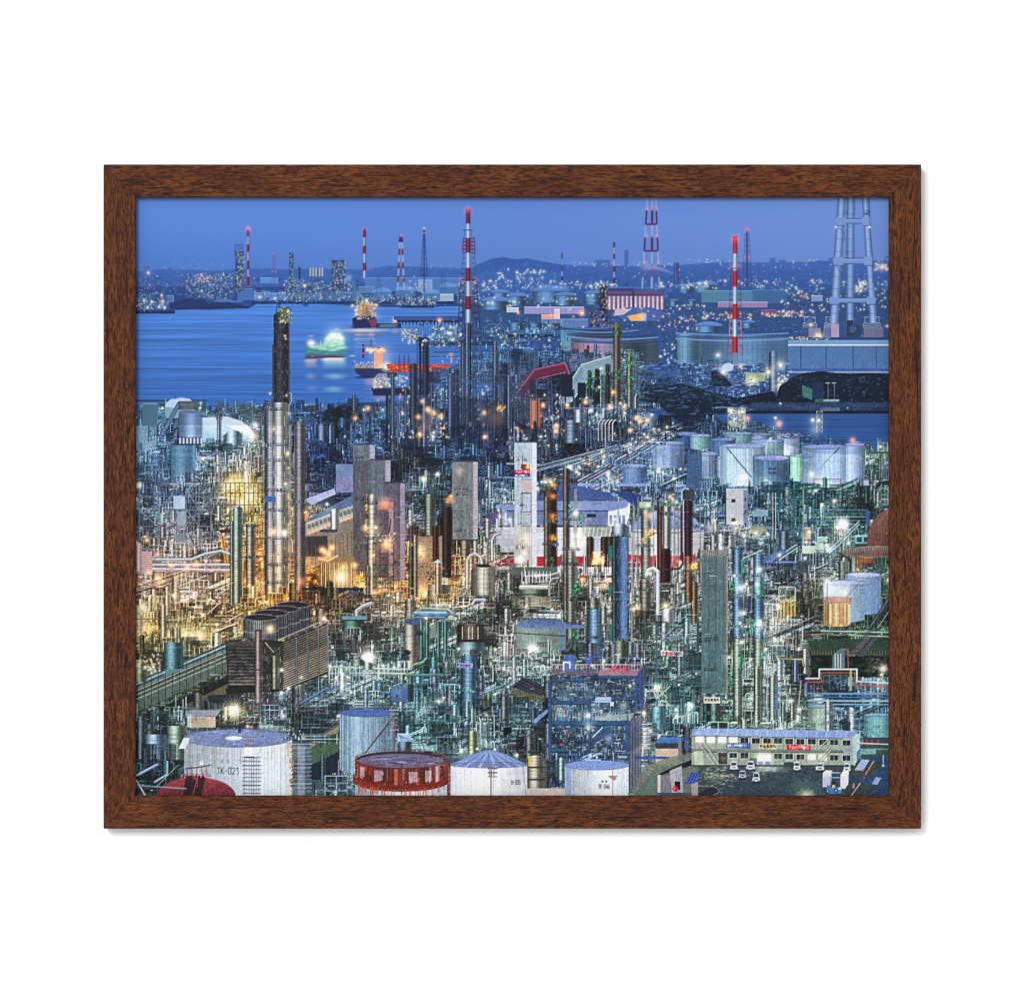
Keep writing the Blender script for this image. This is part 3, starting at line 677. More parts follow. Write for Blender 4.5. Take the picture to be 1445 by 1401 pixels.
# low clutter of the mid plain
for i in range(420):
    cx_ = rs.choice([585, 655, 700, 740, 760, 800, 840, 930, 960, 1000, 1070, 1110, 1150, 1210, 1245]) + rs.randn() * 8; y = 404 + rs.randn() * 7; lamp(cx_, y, ru(.3, .8), (CRE, YEL, GRN, (255, 190, 130))[rs.randint(4)], ru(.5, 1))
for i in range(4600):
    y = ru(398, 520); x = ru(645, 1255); s = psc(y)
    if 1050 < x and y > 500: continue
    c = np.array([40, 76, 140]) / 255 * ru(.4, 2.0) + rs.randn(3) * .03
    if rs.rand() < .5: box(x, y, x + ru(3, 16) * s, y + ru(.8, 2.2) * s, np.clip(c, 0, .9), .7)
    else: box(x, y - ru(2, 9) * s, x + ru(.8, 2.2) * s, y, np.clip(c, 0, .9), .7)
def domes(lst):
    for cx, hw, y, h in lst:
        column(cx - hw, cx + hw, y - 1, y + h, (90, 134, 182), ring=0, cap=False, lad=False, edge=False)
        for k in range(1, 6): box(cx - hw + 2 * hw * k / 6, y, cx - hw + 2 * hw * k / 6 + .4, y + h, (50, 90, 140), .5)
        poly([(cx + hw * math.cos(t), y - hw * .3 * math.sin(t)) for t in np.linspace(0, math.pi, 16)], (100, 142, 215), 1, (80, 125, 200)); box(cx - hw, y, cx + hw, y + .8, (50, 80, 140), .8)
domes([(778, 27, 411, 16), (707, 14, 413, 15), (798, 16, 417, 14), (838, 14, 414, 16), (730, 16, 418, 14), (700, 22, 425, 12), (968, 12, 404, 9), (995, 18, 402, 10), (951, 7, 424, 8), (977, 6, 424, 8), (1056, 10, 455, 8), (1000, 20, 460, 9)])
for x0, y0, x1, y1, c in ((740, 433, 824, 443, (150, 150, 205)), (715, 434, 732, 441, (190, 195, 225)), (990, 410, 1062, 427, (80, 130, 165)), (1062, 409, 1110, 428, (60, 105, 155)), (1013, 426, 1083, 434, (150, 130, 180)),
                          (1074, 437, 1096, 447, (110, 80, 130)), (1145, 417, 1161, 427, (130, 155, 200)), (782, 436, 790, 453, (225, 205, 215)), (764, 444, 782, 450, (230, 160, 140)), (764, 450, 830, 462, (90, 125, 180)), (1140, 425, 1163, 440, (50, 76, 130))):
    box(x0, y0, x1, y1, c); box(x0, y0, x1, y0 + .8, C(c) * 1.3)
    for k in range(int((x1 - x0) / 6)): box(x0 + k * 6 + 3, y0 + 2, x0 + k * 6 + 3.5, y1, C(c) * .75, .6)
# lilac silos
poly([(857, 405), (893, 405), (893, 411), (934, 411), (934, 417), (855, 417)], (48, 60, 120)); box(856, 405, 934, 407, (80, 110, 180)); box(857, 411, 934, 415, (110, 75, 110))
for k in range(13):
    x = 857 + k * 6.15
    if 3 < 0 or (889 < x < 893): continue
    column(x, x + 6.1, 418, 437, (205, 180, 215), ring=0, cap=False, lad=False, edge=False, light=.5); box(x, 418, x + .5, 437, (120, 100, 150))
box(892, 410, 895, 434, (40, 55, 105)); poly([(866, 442), (884, 434), (920, 434), (940, 441), (930, 453), (880, 452)], (70, 100, 165)); poly([(885, 446), (907, 442), (907, 453), (890, 453)], (255, 170, 100)); box(907, 442, 912, 453, (160, 170, 210)); poly([(868, 436), (892, 436), (880, 444), (866, 446)], (200, 185, 210))
glow(905, 446, 6, WARM, .7)
box(846, 402, 857, 440, (30, 34, 60), .85)
for i in range(34): lamp(ru(846, 857), ru(398, 440), ru(.4, .9), (YEL, WARM, GRN)[rs.randint(3)], .8)
for i in range(60): x = ru(832, 866); y = ru(438, 460); box(x, y, x + ru(1, 4), y + ru(1, 4), ((40, 35, 60), (90, 60, 70), (24, 30, 55), (150, 120, 120))[rs.randint(4)], .8)
star(821, 442, 8, (255, 130, 60), 10); glow(821, 442, 5, (255, 120, 60), .9); lamp(731, 441.5, 1.6, WARM); lamp(778, 444, 1.2, WARM)
for x0, x1, y0, y1, n, cs in ((648, 700, 395, 430, 70, (YEL, CRE, GRN)), (700, 770, 380, 406, 60, (YEL, CRE)), (775, 870, 396, 406, 50, (YEL, CRE, GRN)), (715, 840, 415, 432, 40, (GRN, CRE)), (930, 1000, 398, 406, 45, (YEL, CRE)), (990, 1100, 395, 407, 40, (YEL, CRE)),
                              (940, 1000, 430, 450, 30, (CRE, GRN)), (1095, 1250, 395, 440, 130, (CRE, GRN, YEL)), (990, 1060, 440, 452, 50, (WARM, YEL, (255, 180, 130))), (1075, 1140, 440, 448, 50, ((255, 170, 110), YEL)), (1205, 1225, 398, 412, 40, (YEL, GRN)), (800, 990, 430, 470, 40, (WARM, YEL)), (690, 760, 455, 520, 60, (GRN, YEL)), (930, 990, 480, 520, 60, (CRE, GRN, YEL)), (925, 985, 445, 466, 30, (WARM, (255, 170, 120)))):
    for i in range(n): lamp(ru(x0, x1), ru(y0, y1), ru(.4, 1.15), cs[rs.randint(len(cs))], ru(.6, 1))
for x in (1104, 1118, 1132, 1147): lamp(x, 440, 1.4, (255, 150, 90)); seg(x, 440, x, 448, .5, (130, 110, 130))
box(1080, 448, 1140, 452, (46, 80, 130)); lamp(1146, 396, 1.6, WARM); lamp(1134, 418, 1.7, RED)
# chimneys in the middle distance
striped(793.2, 357, 402, 1.6, 2.2, (357, 366, 375, 383, 390, 396, 402), (60, 40, 95)); striped(866.8, 342, 400, 2.2, 3.4, (342, 350, 358, 366, 376, 384, 392, 400), (90, 35, 90))
for bx_, tx_, w in ((906, 913.3, 2.3), (919.4, 920.2, 3.0), (930.4, 925, 2.3)):
    ys = (279, 298, 317, 336, 355, 374, 392, 406)
    for k in range(7):
        f = lambda y: tx_ + (bx_ - tx_) * (y - 279) / 127
        c = WH if k % 2 == 0 else ((78, 26, 84) if k < 5 else (120, 66, 136))
        seg(f(ys[k]), ys[k], f(ys[k + 1]), ys[k + 1], w, c)
for y, a, b in ((315.5, 911, 927), (353, 909, 928)): box(a, y, b, y + 2.4, (100, 30, 85))
for y, a, b in ((295, 914, 926), (332.5, 913, 926), (370, 910, 929)):
    box(a, y, b, y + .8, (120, 130, 190)); [lamp(q, y, 1.2, RED) for q in (a, b)]
box(951, 371, 958, 402, (56, 76, 140)); box(953, 371, 954, 402, (90, 110, 170))
for k in range(30): t = k / 30; ell(949 - 44 * t, 386 - 9 * math.sin(t * 2.2), 2 + 4 * t, 1 + 3 * t, (190, 210, 240), .16 * (1 - t * .6), .7)
lattice(1051, 1057, 330, 1048, 1061, 405, (52, 66, 130), 9, .5); seg(1054, 324, 1054, 405, 2.2, (50, 60, 125)); box(1052.3, 322, 1056, 327, (190, 50, 80)); lamp(1054, 324, 1.6, RED); lamp(1051, 363, .9, RED); lamp(1057, 363, .9, RED); lamp(1052, 395, .9, RED)

# big striped flue stack of the middle plant
lattice(655, 665, 324, 655, 665, 332, (60, 50, 90), 1, .5); lattice(653.5, 669, 336, 652.5, 670, 357, (90, 38, 66), 4, 1.3); lattice(654, 669, 357, 650, 672, 394, (46, 60, 105), 5, .6); lattice(650, 672, 394, 645, 678, 478, (46, 42, 80), 9, 1.3); lattice(654, 668, 400, 652, 672, 478, (60, 56, 92), 8, .9)
striped(660.8, 295, 480, 6.2, 7.5, (295, 316, 336, 356, 378, 397, 418, 437, 480), (125, 28, 62), (160, 188, 235)); box(657.5, 295, 664, 316, (85, 30, 85), .6); box(656, 296, 665.6, 297.6, (255, 60, 80)); glow(660, 297, 5, RED, .7)
for x in (650.5, 671): lamp(x, 394.5, 1.8, RED)
box(653, 324, 667, 325.4, (60, 80, 140)); box(652, 356, 669, 357.2, (60, 80, 140)); box(650, 394, 673, 395.5, (60, 30, 60)); box(648, 418, 674, 419, (50, 60, 100))
# right striped stack with lattice legs
def red_stack():
    lattice(1031, 1043, 382, 1029, 1046, 440, (70, 60, 110), 7, .7); lattice(1029, 1046, 440, 1027, 1048, 500, (170, 40, 60), 5, .8); lattice(1030, 1045, 452, 1029, 1046, 474, (150, 175, 215), 2, .9)
    striped(1037.2, 333, 498, 6.4, 7.2, (333, 358, 382, 405, 429, 451, 475, 498), (185, 35, 48), (170, 192, 232)); box(1034, 498, 1040, 515, (120, 125, 140))
    ell(1037, 336.5, 3.6, 3.2, (235, 40, 50)); glow(1037, 337, 6, RED, .8); glow(1032, 375, 4, RED, .5); glow(1043, 375, 4, RED, .5); lamp(1030, 449, 1.1, RED); box(1031, 378, 1044, 379.4, (90, 90, 150))
# grey tripod stack, cropped by the top edge
def tripod():
    def leg(xa, xb, xc, xd, y0, y1, c):
        n = 60
        for i in range(n):
            t = i / n; a = xa + (xc - xa) * t; b = xb + (xd - xb) * t; ya = y0 + (y1 - y0) * t; yb = y0 + (y1 - y0) * (i + 1.05) / n
            w = b - a
            for k, f in enumerate((.62, .85, 1.05, 1.15, 1.1, .95, .8, .68)): box(a + w * k / 8, ya, a + w * (k + 1) / 8, yb, C(c) * f)
        for y in np.arange(y0 + 12, y1, 17.5):
            t = (y - y0) / (y1 - y0); box(xa + (xc - xa) * t, y, xb + (xd - xb) * t, y + .6, C(c) * .5, .8)
    leg(1195, 1206.5, 1194, 1205, 273, 462, (116, 150, 206)); leg(1182.5, 1194, 1170, 1183, 273, 456, (128, 160, 214)); leg(1216, 1225.5, 1227, 1238, 273, 456, (128, 160, 214))
    for y0, y1, a, b in ((308, 316.5, 1179, 1230), (364, 373, 1176, 1232), (420, 428, 1170, 1236)):
        box(a, y0, b, y1, (112, 146, 205)); box(a - 1, y0, b + 1, y0 + 1.2, (44, 60, 105)); box(a, y1 - 1, b, y1, (56, 78, 130)); box(a, y0 + 2, b, y0 + 3.5, (150, 180, 230), .7)
        box(a + 1, y0 - 1, a + 14, y1 + 2, (120, 152, 212)); box(b - 13, y0 - 1, b - 1, y1 + 2, (124, 156, 214)); box(a + 1, y1 + 1.4, a + 14, y1 + 2.4, (50, 70, 120)); box(b - 13, y1 + 1.4, b - 1, y1 + 2.4, (50, 70, 120))
    path([(1226, 273), (1228, 330), (1231, 360), (1232, 400)], .8, (50, 56, 90)); path([(1183, 322), (1191, 328), (1192, 338), (1188, 342)], .7, (50, 60, 100)); path([(1180, 375), (1186, 385), (1188, 392)], .7, (50, 60, 100))
    ell(1223, 300, 3.6, 3.6, (70, 90, 140)); ell(1222, 299, 1.6, 1.6, (150, 175, 220)); ell(1195, 300, 1.6, 4, (70, 95, 150)); ell(1195, 356, 1.6, 4, (70, 95, 150))
    star(1179.5, 320.5, 4, (200, 225, 255), 6); star(1226.5, 320.5, 4, (255, 250, 230), 6)
    poly([(1160, 480), (1163, 461), (1168, 456), (1183, 456), (1184, 480)], (90, 110, 160)); box(1141, 463, 1158, 478, (130, 130, 160)); box(1173, 457, 1184, 478, (165, 150, 180)); box(1219, 462, 1246, 478, (110, 110, 140))
    box(1195, 452, 1204, 475, (40, 55, 85)); ell(1206, 467, 10, 9.5, (44, 66, 100)); ell(1203, 464, 5, 5, (70, 95, 135)); 
    for k in range(5): path([(1198 + k * 3.5, 459), (1199.5 + k * 3.5, 476)], .5, (30, 46, 76))
    for a, b in ((1135, 1150), (1165, 1176), (1220, 1240)): lattice(a, b, 447, a, b, 456, (190, 200, 220), 1, .6); lattice(a - 2, b + 2, 456, a - 2, b + 2, 463, (170, 170, 190), 2, .7)
    lamp(1144, 458, 2, (255, 190, 110)); glow(1156, 474, 6, (255, 170, 70), .9); ell(1156, 474, 3, 2.4, (255, 225, 130)); lamp(1152, 472, 1.2, YEL); lamp(1252, 460, 1.8, WARM); glow(1244, 377, 6, (255, 190, 120), .8)
    for i in range(30): lamp(ru(1234, 1255), ru(372, 381), ru(.4, 1.1), (255, 200, 140), .9)
tripod()
# large tanks in front of the silos
def midtanks():
    box(716, 462, 790, 474, (60, 100, 150)); box(716, 472, 790, 476, (24, 40, 74))
    for x in (718, 745, 768): column(x, x + 22, 456, 466, (80, 125, 170), ring=0, cap=False, lad=False, edge=False)
    column(791, 870, 466, 512, (78, 130, 155), ring=0, cap=False, lad=False, light=.1)
    column(806, 928, 478, 514, (112, 140, 172), ring=0, cap=False, lad=False, light=.3)
    ell(835, 500, 24, 20, (205, 105, 120), .6, .9); ell(822, 508, 12, 12, (235, 120, 110), .5, .9)
    for x in np.arange(808, 928, 7.5): box(x, 482, x + .5, 514, (60, 80, 120), .6)
    for x in np.arange(793, 806, 4): box(x, 470, x + .5, 512, (50, 100, 110), .6)
    for y, a, b, c in ((461, 791, 870, (70, 110, 175)), (466, 795, 900, (90, 130, 190)), (471, 800, 924, (50, 80, 130)), (476, 806, 928, (100, 140, 200)), (480, 808, 928, (60, 84, 130))):
        path([(a + (b - a) * t, y + 3 * math.sin(t * math.pi)) for t in np.linspace(0, 1, 16)], 2.0, c); path([(a + (b - a) * t, y + 1.6 + 3 * math.sin(t * math.pi)) for t in np.linspace(0, 1, 16)], .7, (30, 45, 84))
    for x in (983, 998): column(x - 30 + 17, x + 4, 472, 512, (72, 120, 155), ring=0, cap=False, lad=False)
    column(954, 992, 470, 514, (98, 142, 172), ring=0, cap=False, lad=False, light=.3, soft=.3); column(990, 1112, 474, 516, (88, 128, 170), ring=0, cap=False, lad=False, light=.5, soft=.5)
    for x in np.arange(956, 1112, 7): box(x, 480, x + .5, 516, (46, 78, 118), .6)
    for y, c in ((470, (100, 140, 205)), (474, (54, 84, 140)), (478, (112, 150, 205))): path([(954 + 158 * t, y + 2.5 * math.sin(t * math.pi)) for t in np.linspace(0, 1, 16)], 1.8, c)
    # flat-roofed hall at the right
    box(1112, 476, 1255, 481, (40, 70, 120)); box(1112, 480, 1255, 487, (110, 150, 200)); box(1112, 486, 1255, 488, (190, 210, 220)); box(1112, 488, 1255, 525, (78, 118, 170))
    for x in np.arange(1113, 1255, 1.6): box(x, 488, x + .5, 520, (62, 98, 150), .6)
    for x in (1129.5, 1165, 1203.5, 1236): box(x, 488, x + .9, 525, (36, 60, 104))
    box(1112, 520, 1255, 524.5, (62, 92, 158)); box(1112, 524.5, 1255, 526, (150, 175, 185))
    for i in range(50): lamp(ru(1112, 1170), ru(475, 479), ru(.4, .8), (CRE, YEL)[rs.randint(2)], .7)
midtanks()
for i in range(260):
    x = ru(790, 1110); y = ru(508, 534); box(x, y, x + ru(1, 10), y + ru(.6, 2), np.clip(C((44, 72, 116)) * ru(.4, 2), 0, 1), .8)
red_stack()
# plant below the striped stack
for i in range(900):
    x = ru(955, 1112); y = ru(512, 562); s = .8
    if y > 545 and x > 1085: continue
    c = np.clip(C((72, 98, 132)) * ru(.25, 2) + rs.randn(3) * .04, 0, 1)
    if rs.rand() < .6: box(x, y, x + ru(2, 12) * s, y + ru(.5, 1.4), c, .75)
    else: box(x, y, x + ru(.6, 1.6), y + ru(2, 7), c, .75)
poly([(1003, 525), (1012, 521), (1020, 527), (1028, 538), (1034, 545), (1005, 545)], (26, 40, 62))
for k in range(26): t = k / 26; ell(1034 - 22 * t, 542 - 26 * t ** .6, 1.2 + 5 * t, 1.5 + 4 * t, (165, 180, 205), .22 * (1 - t * .5), .8)
ell(1027, 518, 8, 6, (165, 190, 220)); box(1052, 526, 1080, 538, (130, 150, 125)); column(1085.5, 1096.5, 495, 552, (110, 135, 175), ring=9, lad=False, light=.5)
for x, y, r, c in ((1013, 501, 1.6, CRE), (1020, 525, 1.6, YEL), (1045, 517, 1.4, (255, 180, 120)), (1084, 525, 2.4, YEL), (1101, 515, 2.2, CRE), (1102, 544, 2.6, YEL), (1058, 539, 2, YEL), (1062, 537, 2, YEL), (1124, 554, 1.6, YEL)): lamp(x, y, r, c); glow(x, y, r * 4, c, .4)
for i in range(50): lamp(ru(1098, 1112), ru(528, 552), ru(.4, 1), YEL, .8)
# loading jetty with two lit decks
box(597, 482, 700, 488, (36, 58, 98)); box(585, 476, 604, 481, (30, 46, 84)); poly([(578, 474), (590, 477), (606, 487), (598, 487)], (28, 42, 78))
for x0, x1, y0, y1, n, c_ in ((565, 590, 463, 478, 40, (230, 225, 190)), (606, 648, 458, 482, 90, (150, 175, 170)), (590, 650, 478, 488, 60, (70, 100, 140)), (700, 730, 470, 520, 60, (120, 150, 140)), (690, 700, 490, 520, 30, (130, 160, 130))):
    for i in range(n * 3):
        x, y = ru(x0, x1), ru(y0, y1); c = np.clip(C(c_) * ru(.2, 1.25), 0, 1)
        if i % 2: box(x, y, x + ru(.5, 1.2), y + ru(1, 5), c, .8)
        else: box(x, y, x + ru(1, 6), y + ru(.5, 1), c, .8)
    for i in range(n // 4): lamp(ru(x0, x1), ru(y0, y1), ru(.5, 1.2), (YEL, CRE, GRN)[rs.randint(3)], .9)
ell(577, 483, 2, 3, (240, 220, 220), .7, .6); ell(584, 482, 2, 3, (240, 220, 220), .7, .6); star(634, 471, 6, CRE, 10); star(650, 472, 5, YEL, 8); glow(636, 500, 4, (255, 170, 90), .8); box(636, 498, 638, 512, (255, 190, 110), .7)
for y in (497, 532, 541): 
    for x in np.arange(606, 760, 4): seg(x, y, x + 4, y + 6, .6, (84, 106, 150), .7); seg(x + 4, y, x, y + 6, .5, (40, 60, 104), .7)
    box(606, y - 1, 760, y + .2, (92, 112, 156)); box(606, y + 6, 760, y + 7, (50, 66, 108))
# jetty steelwork behind the ships
for i in range(900):
    x = ru(590, 800); y = ru(452, 545); s = psc(y)
    if x < 650 and (y > 490 or rs.rand() < .5): continue
    if 600 < x < 720 and rs.rand() < .35: continue
    c = np.clip(C((74, 106, 154)) * ru(.25, 1.9) + rs.randn(3) * .03, 0, 1)
    if rs.rand() < .5: box(x, y, x + ru(3, 14) * s, y + ru(.5, 1.3), c, .8)
    else: box(x, y - ru(4, 16) * s, x + ru(.6, 1.6), y, c, .85)
for i in range(150): lamp(ru(590, 800), ru(452, 560), ru(.4, 1.1), (YEL, CRE, GRN, WARM)[rs.randint(4)], ru(.6, 1))
# wooded bank, quay and canal at the right
poly([(1096, 560), (1100, 545), (1118, 533), (1135, 526), (1160, 524), (1200, 528), (1225, 526), (1255, 528), (1255, 580), (1050, 580), (1040, 562), (1068, 556), (1090, 552)], (20, 34, 56))
poly([(900, 552), (915, 543), (960, 541), (1000, 552), (1060, 566), (1060, 592), (985, 600), (955, 594), (930, 572), (900, 562)], (22, 38, 60))
for i in range(900):
    x = ru(1050, 1255) if i % 2 else ru(900, 1020); y = ru(528, 575); 
    if x < 1100 and x > 1020 and y < 560: continue
    if x < 1020 and (y > 545 + (x - 900) * .4 + 25 or y < 535): continue
    if x > 1100 and y < 530 + max(0, 1125 - x) * .5: continue
    ell(x, y, ru(1, 3.2), ru(.7, 2), C((26, 46, 58)) * ru(.4, 2.3), .5)
box(900, 523, 960, 531, (62, 92, 140)); box(1060, 568, 1255, 576, (46, 66, 96)); box(1010, 574, 1255, 580, (34, 52, 82)); box(1050, 580, 1255, 583.5, (14, 24, 44)); box(1157, 575, 1185, 580, (80, 100, 125))
box(1010, 574, 1055, 576, (80, 120, 160)); box(1150, 563, 1184, 568, (60, 100, 80)); box(1162, 564, 1184, 566, (120, 155, 190)); poly([(1132, 543), (1146, 549), (1146, 565), (1132, 558)], (60, 110, 105)); box(1146, 540, 1162, 562, (34, 52, 84)); lamp(1101, 569, 1, CRE); lamp(1196, 575.5, .8, CRE)
for x in (1168, 1177): seg(x, 541, x, 563, .7, (120, 140, 165)); box(x - 3, 540, x + 3, 541, (150, 165, 190))
for i in range(420): x = ru(895, 1060); y = ru(528, 585); box(x, y, x + ru(1, 11), y + ru(.5, 1.6), np.clip(C((50, 76, 112)) * ru(.3, 1.7), 0, 1), .6)
for i in range(120): x = ru(1050, 1255); box(x, ru(570, 579), x + ru(2, 14), ru(570, 579) * 0 + ru(571, 580), (70, 92, 124), .12)
canal = pmask([(1008, 585), (1052, 583.5), (1255, 583.5), (1255, 642), (1150, 640), (1060, 612), (1020, 598)], 0, 0, W, H)
A[canal] = (wat * .8)[canal]
# ================================================================ the refinery itself: modules sorted far to near
NOGO = [[(705, 742), (990, 742), (990, 818), (705, 818)], [(430, 700), (500, 700), (500, 840), (450, 840), (430, 800)], [(728, 868), (800, 868), (800, 926), (728, 926)], [(190, 430), (560, 430), (560, 560), (400, 560), (400, 568), (290, 582), (235, 560), (190, 566)],
 [(400, 560), (470, 572), (470, 578), (400, 578)], [(1050, 560), (1255, 560), (1255, 636), (1150, 636), (1060, 606)], [(256, 1040), (342, 1024), (412, 1036), (440, 1060), (440, 1130), (230, 1130)], [(502, 1068), (570, 1056), (632, 1066), (690, 1056), (742, 1080), (742, 1130), (502, 1130)], [(797, 1075), (887, 1075), (887, 1130), (797, 1130)], [(480, 1005), (556, 1005), (556, 1080), (480, 1080)], [(895, 530), (1050, 540), (1050, 600), (940, 592)], [(190, 1010), (255, 985), (322, 950), (322, 1000), (262, 1000), (200, 1030)],
 [(436, 1035), (478, 1015), (478, 1100), (436, 1100)], [(975, 1075), (1255, 1040), (1255, 1128), (890, 1128), (925, 1078)], [(1140, 905), (1255, 900), (1255, 940), (1140, 940)], [(605, 541), (700, 541), (700, 560), (605, 560)], [(565, 486), (640, 486), (640, 512), (565, 512)]]
def inside(pts, x, y):
    c = False
    for k in range(len(pts)):
        ax, ay = pts[k]; bx_, by = pts[(k + 1) % len(pts)]
        if (ay > y) != (by > y) and x < (bx_ - ax) * (y - ay) / (by - ay) + ax: c = not c
    return c
j560 = pmask([(190, 572), (240, 566), (290, 582), (400, 580), (470, 578), (480, 570), (565, 566), (600, 560), (700, 570), (900, 570), (945, 600), (1050, 612), (1150, 640), (1255, 640), (1255, 1128), (190, 1128)], 0, 0, W, H)
fi = np.clip(((UX - gx[0]) / 8).astype(int), 0, len(gx) - 1); fj = np.clip(((UY - gy[0]) / 8).astype(int), 0, len(gy) - 1)
base = FG[fj, fi].astype(np.float32)
A[j560] = (base * .8)[j560]
# pockets left by the modules are deep shade with small glints
for i in range(2500):
    x, y = ru(190, 1255), ru(570, 1122)
    if any(inside(p, x, y) for p in NOGO): continue
    s = psc(y); box(x, y, x + ru(1, 9) * s, y + ru(1, 6) * s, tone(x, y), .5)

EV = []
def at(y, f, *a, **k): EV.append((y, len(EV), f, a, k))
def zone_ok(x, y): return not any(inside(p, x, y) for p in NOGO)
y = 450.
while y < 1126:
    s = psc(y)
    n = int(1065 / (7.5 * s))
    for i in range(n):
        x = ru(186, 1255)
        if y < 575 and (not (575 < x < 895 and y > 500 + max(0, 690 - x) * .4) or rs.rand() < .45): continue
        if 610 < x < 1200 and y < 600 and x > 900: continue
        if not zone_ok(x, y): continue
        at(y, MODS[rs.randint(len(MODS))], x, y + ru(-2, 2), s)
    y += 4.2 * s
for i in range(150):
    x, y = ru(190, 1240), ru(640, 1100)
    if zone_ok(x, y) and zone_ok(x + 40 * psc(y), y) and zone_ok(x, y - 8): at(y, m_bigrack, x, y, psc(y) * .9)
for i in range(230):
    x, y = ru(190, 1250), ru(620, 1110)
    if zone_ok(x, y) and zone_ok(x, y - 25): at(y, m_bigves, x, y, psc(y) * .85)
for i in range(140):
    x, y = ru(190, 1250), ru(640, 1100)
    if not zone_ok(x, y): continue
    c = F(x, y); w = c[0] / c[2]
    if rs.rand() < .25 + 1.3 * c.mean(): at(y + 8, star, x, y, ru(3, 6.5), (255, 225, 165) if w > 1.05 else (255, 246, 225) if rs.rand() < .7 else (225, 250, 215), 10)
for i in range(170):      # fittings, lamps and trestles along the pipe corridor
    t = rs.rand(); x = 745 + 205 * t + ru(-4, 8); y = 688 - 84 * t + ru(-9, 14)
    at(712, (m_grit, m_vert, m_pipes, m_speck, m_deck)[rs.randint(5)], x, y, psc(y) * ru(.5, .8))
    if i % 4 == 0: at(713, lamp, x, y - 3, ru(.7, 1.6), (YEL, CRE, WARM)[rs.randint(3)], .9)
for i in range(60): x = ru(640, 900); y = ru(520, 600); at(y + 30, lattice, x, x + ru(3, 6), y - ru(20, 46), x - 1, x + 6, y, C((70, 92, 134)) * ru(.5, 1.3), 6, .6)
for i in range(130): x = 560 + abs(rs.randn()) * 140; y = ru(540, 622); at(y + 26, lamp, x, y, ru(.5, 1.3), (WARM, (255, 160, 80), YEL, CRE)[rs.randint(4)], .9)
# small lamps everywhere, warm or cool as the place is
for i in range(2000):
    x, y = ru(190, 1255), ru(560, 1122)
    if not zone_ok(x, y): continue
    c = F(x, y); s = psc(y); w = c[0] / c[2]
    if rs.rand() > .3 + c.mean(): continue
    k = rs.rand()
    col = (WARM if k < .55 else YEL) if w > 1.15 else (CRE if k < .5 else GRN if k < .7 else YEL) if w > .85 else (CRE if k < .6 else GRN if k < .85 else WARM)
    at(y + 6, lamp, x, y, ru(.45, 1.15) * (.5 + .5 * s), col, ru(.6, 1))
for i in range(150):
    x, y = 700 + rs.randn() * 60, 590 + rs.randn() * 25
    if 560 < x < 900 and y > 545: at(y + 5, lamp, x, y, ru(.6, 1.3), (WARM, (255, 130, 60), YEL)[rs.randint(3)], .9)
for cx, cy, sx, sy, n in ((335, 690, 12, 14, 90), (400, 815, 42, 22, 230), (440, 790, 50, 16, 60), (560, 825, 46, 34, 230), (250, 800, 44, 20, 60), (240, 850, 40, 30, 70), (630, 830, 22, 25, 60), (860, 800, 30, 15, 40), (1110, 885, 18, 14, 70), (970, 800, 14, 20, 30), (205, 895, 12, 18, 30)):
    for i in range(n):
        x, y = cx + rs.randn() * sx, cy + rs.randn() * sy
        at(y + 6, lamp, x, y, ru(.5, 1.4), (WARM, (255, 170, 80), YEL)[rs.randint(3)], .85)
        if rs.rand() < .6: at(y + 5, box, x, y, x + ru(.8, 2.6), y + ru(2, 11), ((225, 130, 60), (205, 120, 70), (240, 170, 90))[rs.randint(3)], .75)
        if rs.rand() < .14: at(y + 9, pool, x, y, ru(12, 26), (255, 140, 50), .8); at(y + 9, glow, x, y, ru(3, 6), (255, 130, 50), .45)
def tow(x0, x1, y0, y1, c, zy=None, **k): at(zy or y1, column, x0, x1, y0, y1, C(c), **k)

# ---- upper left
at(566, box, 190, 564, 292, 567, (40, 66, 100)); at(566, box, 285, 580, 378, 583, (36, 60, 96))
def heap():
    poly([(234, 590), (234, 569), (240, 564), (256, 561), (268, 563), (275, 570), (275, 582), (262, 584), (250, 590)], (190, 210, 235)); poly([(234, 574), (275, 580), (275, 590), (234, 590)], (130, 165, 185))
    poly([(232, 628), (250, 607), (285, 589), (322, 588), (340, 594), (353, 603), (360, 613), (352, 636), (285, 624), (240, 640)], (176, 206, 232), 1, (120, 165, 185), noise=.03)
    poly([(285, 590), (322, 588), (340, 594), (353, 603), (360, 613), (345, 614), (318, 600), (288, 600)], (205, 222, 245)); poly([(228, 624), (250, 610), (253, 620), (232, 632)], (190, 195, 235))
    for i in range(90): x = ru(240, 355); y = ru(595, 628); seg(x, y, x + ru(3, 14), y + ru(-2, 4), ru(.6, 1.5), (215, 230, 245) if rs.rand() < .5 else (120, 160, 185), .25)
at(628, heap)
tow(318, 341, 607, 638, (150, 182, 200), ring=0); at(637, box, 320, 616, 330, 638, (90, 50, 60), .5)
at(636, box, 201, 569, 222, 602, (72, 112, 135)); at(636, box, 201, 569, 222, 570.5, (130, 160, 175)); at(638, box, 190, 601, 209, 638, (105, 142, 172)); at(638, box, 205, 622, 219, 638, (120, 155, 180)); at(638, box, 209, 601, 210, 624, (50, 70, 100))
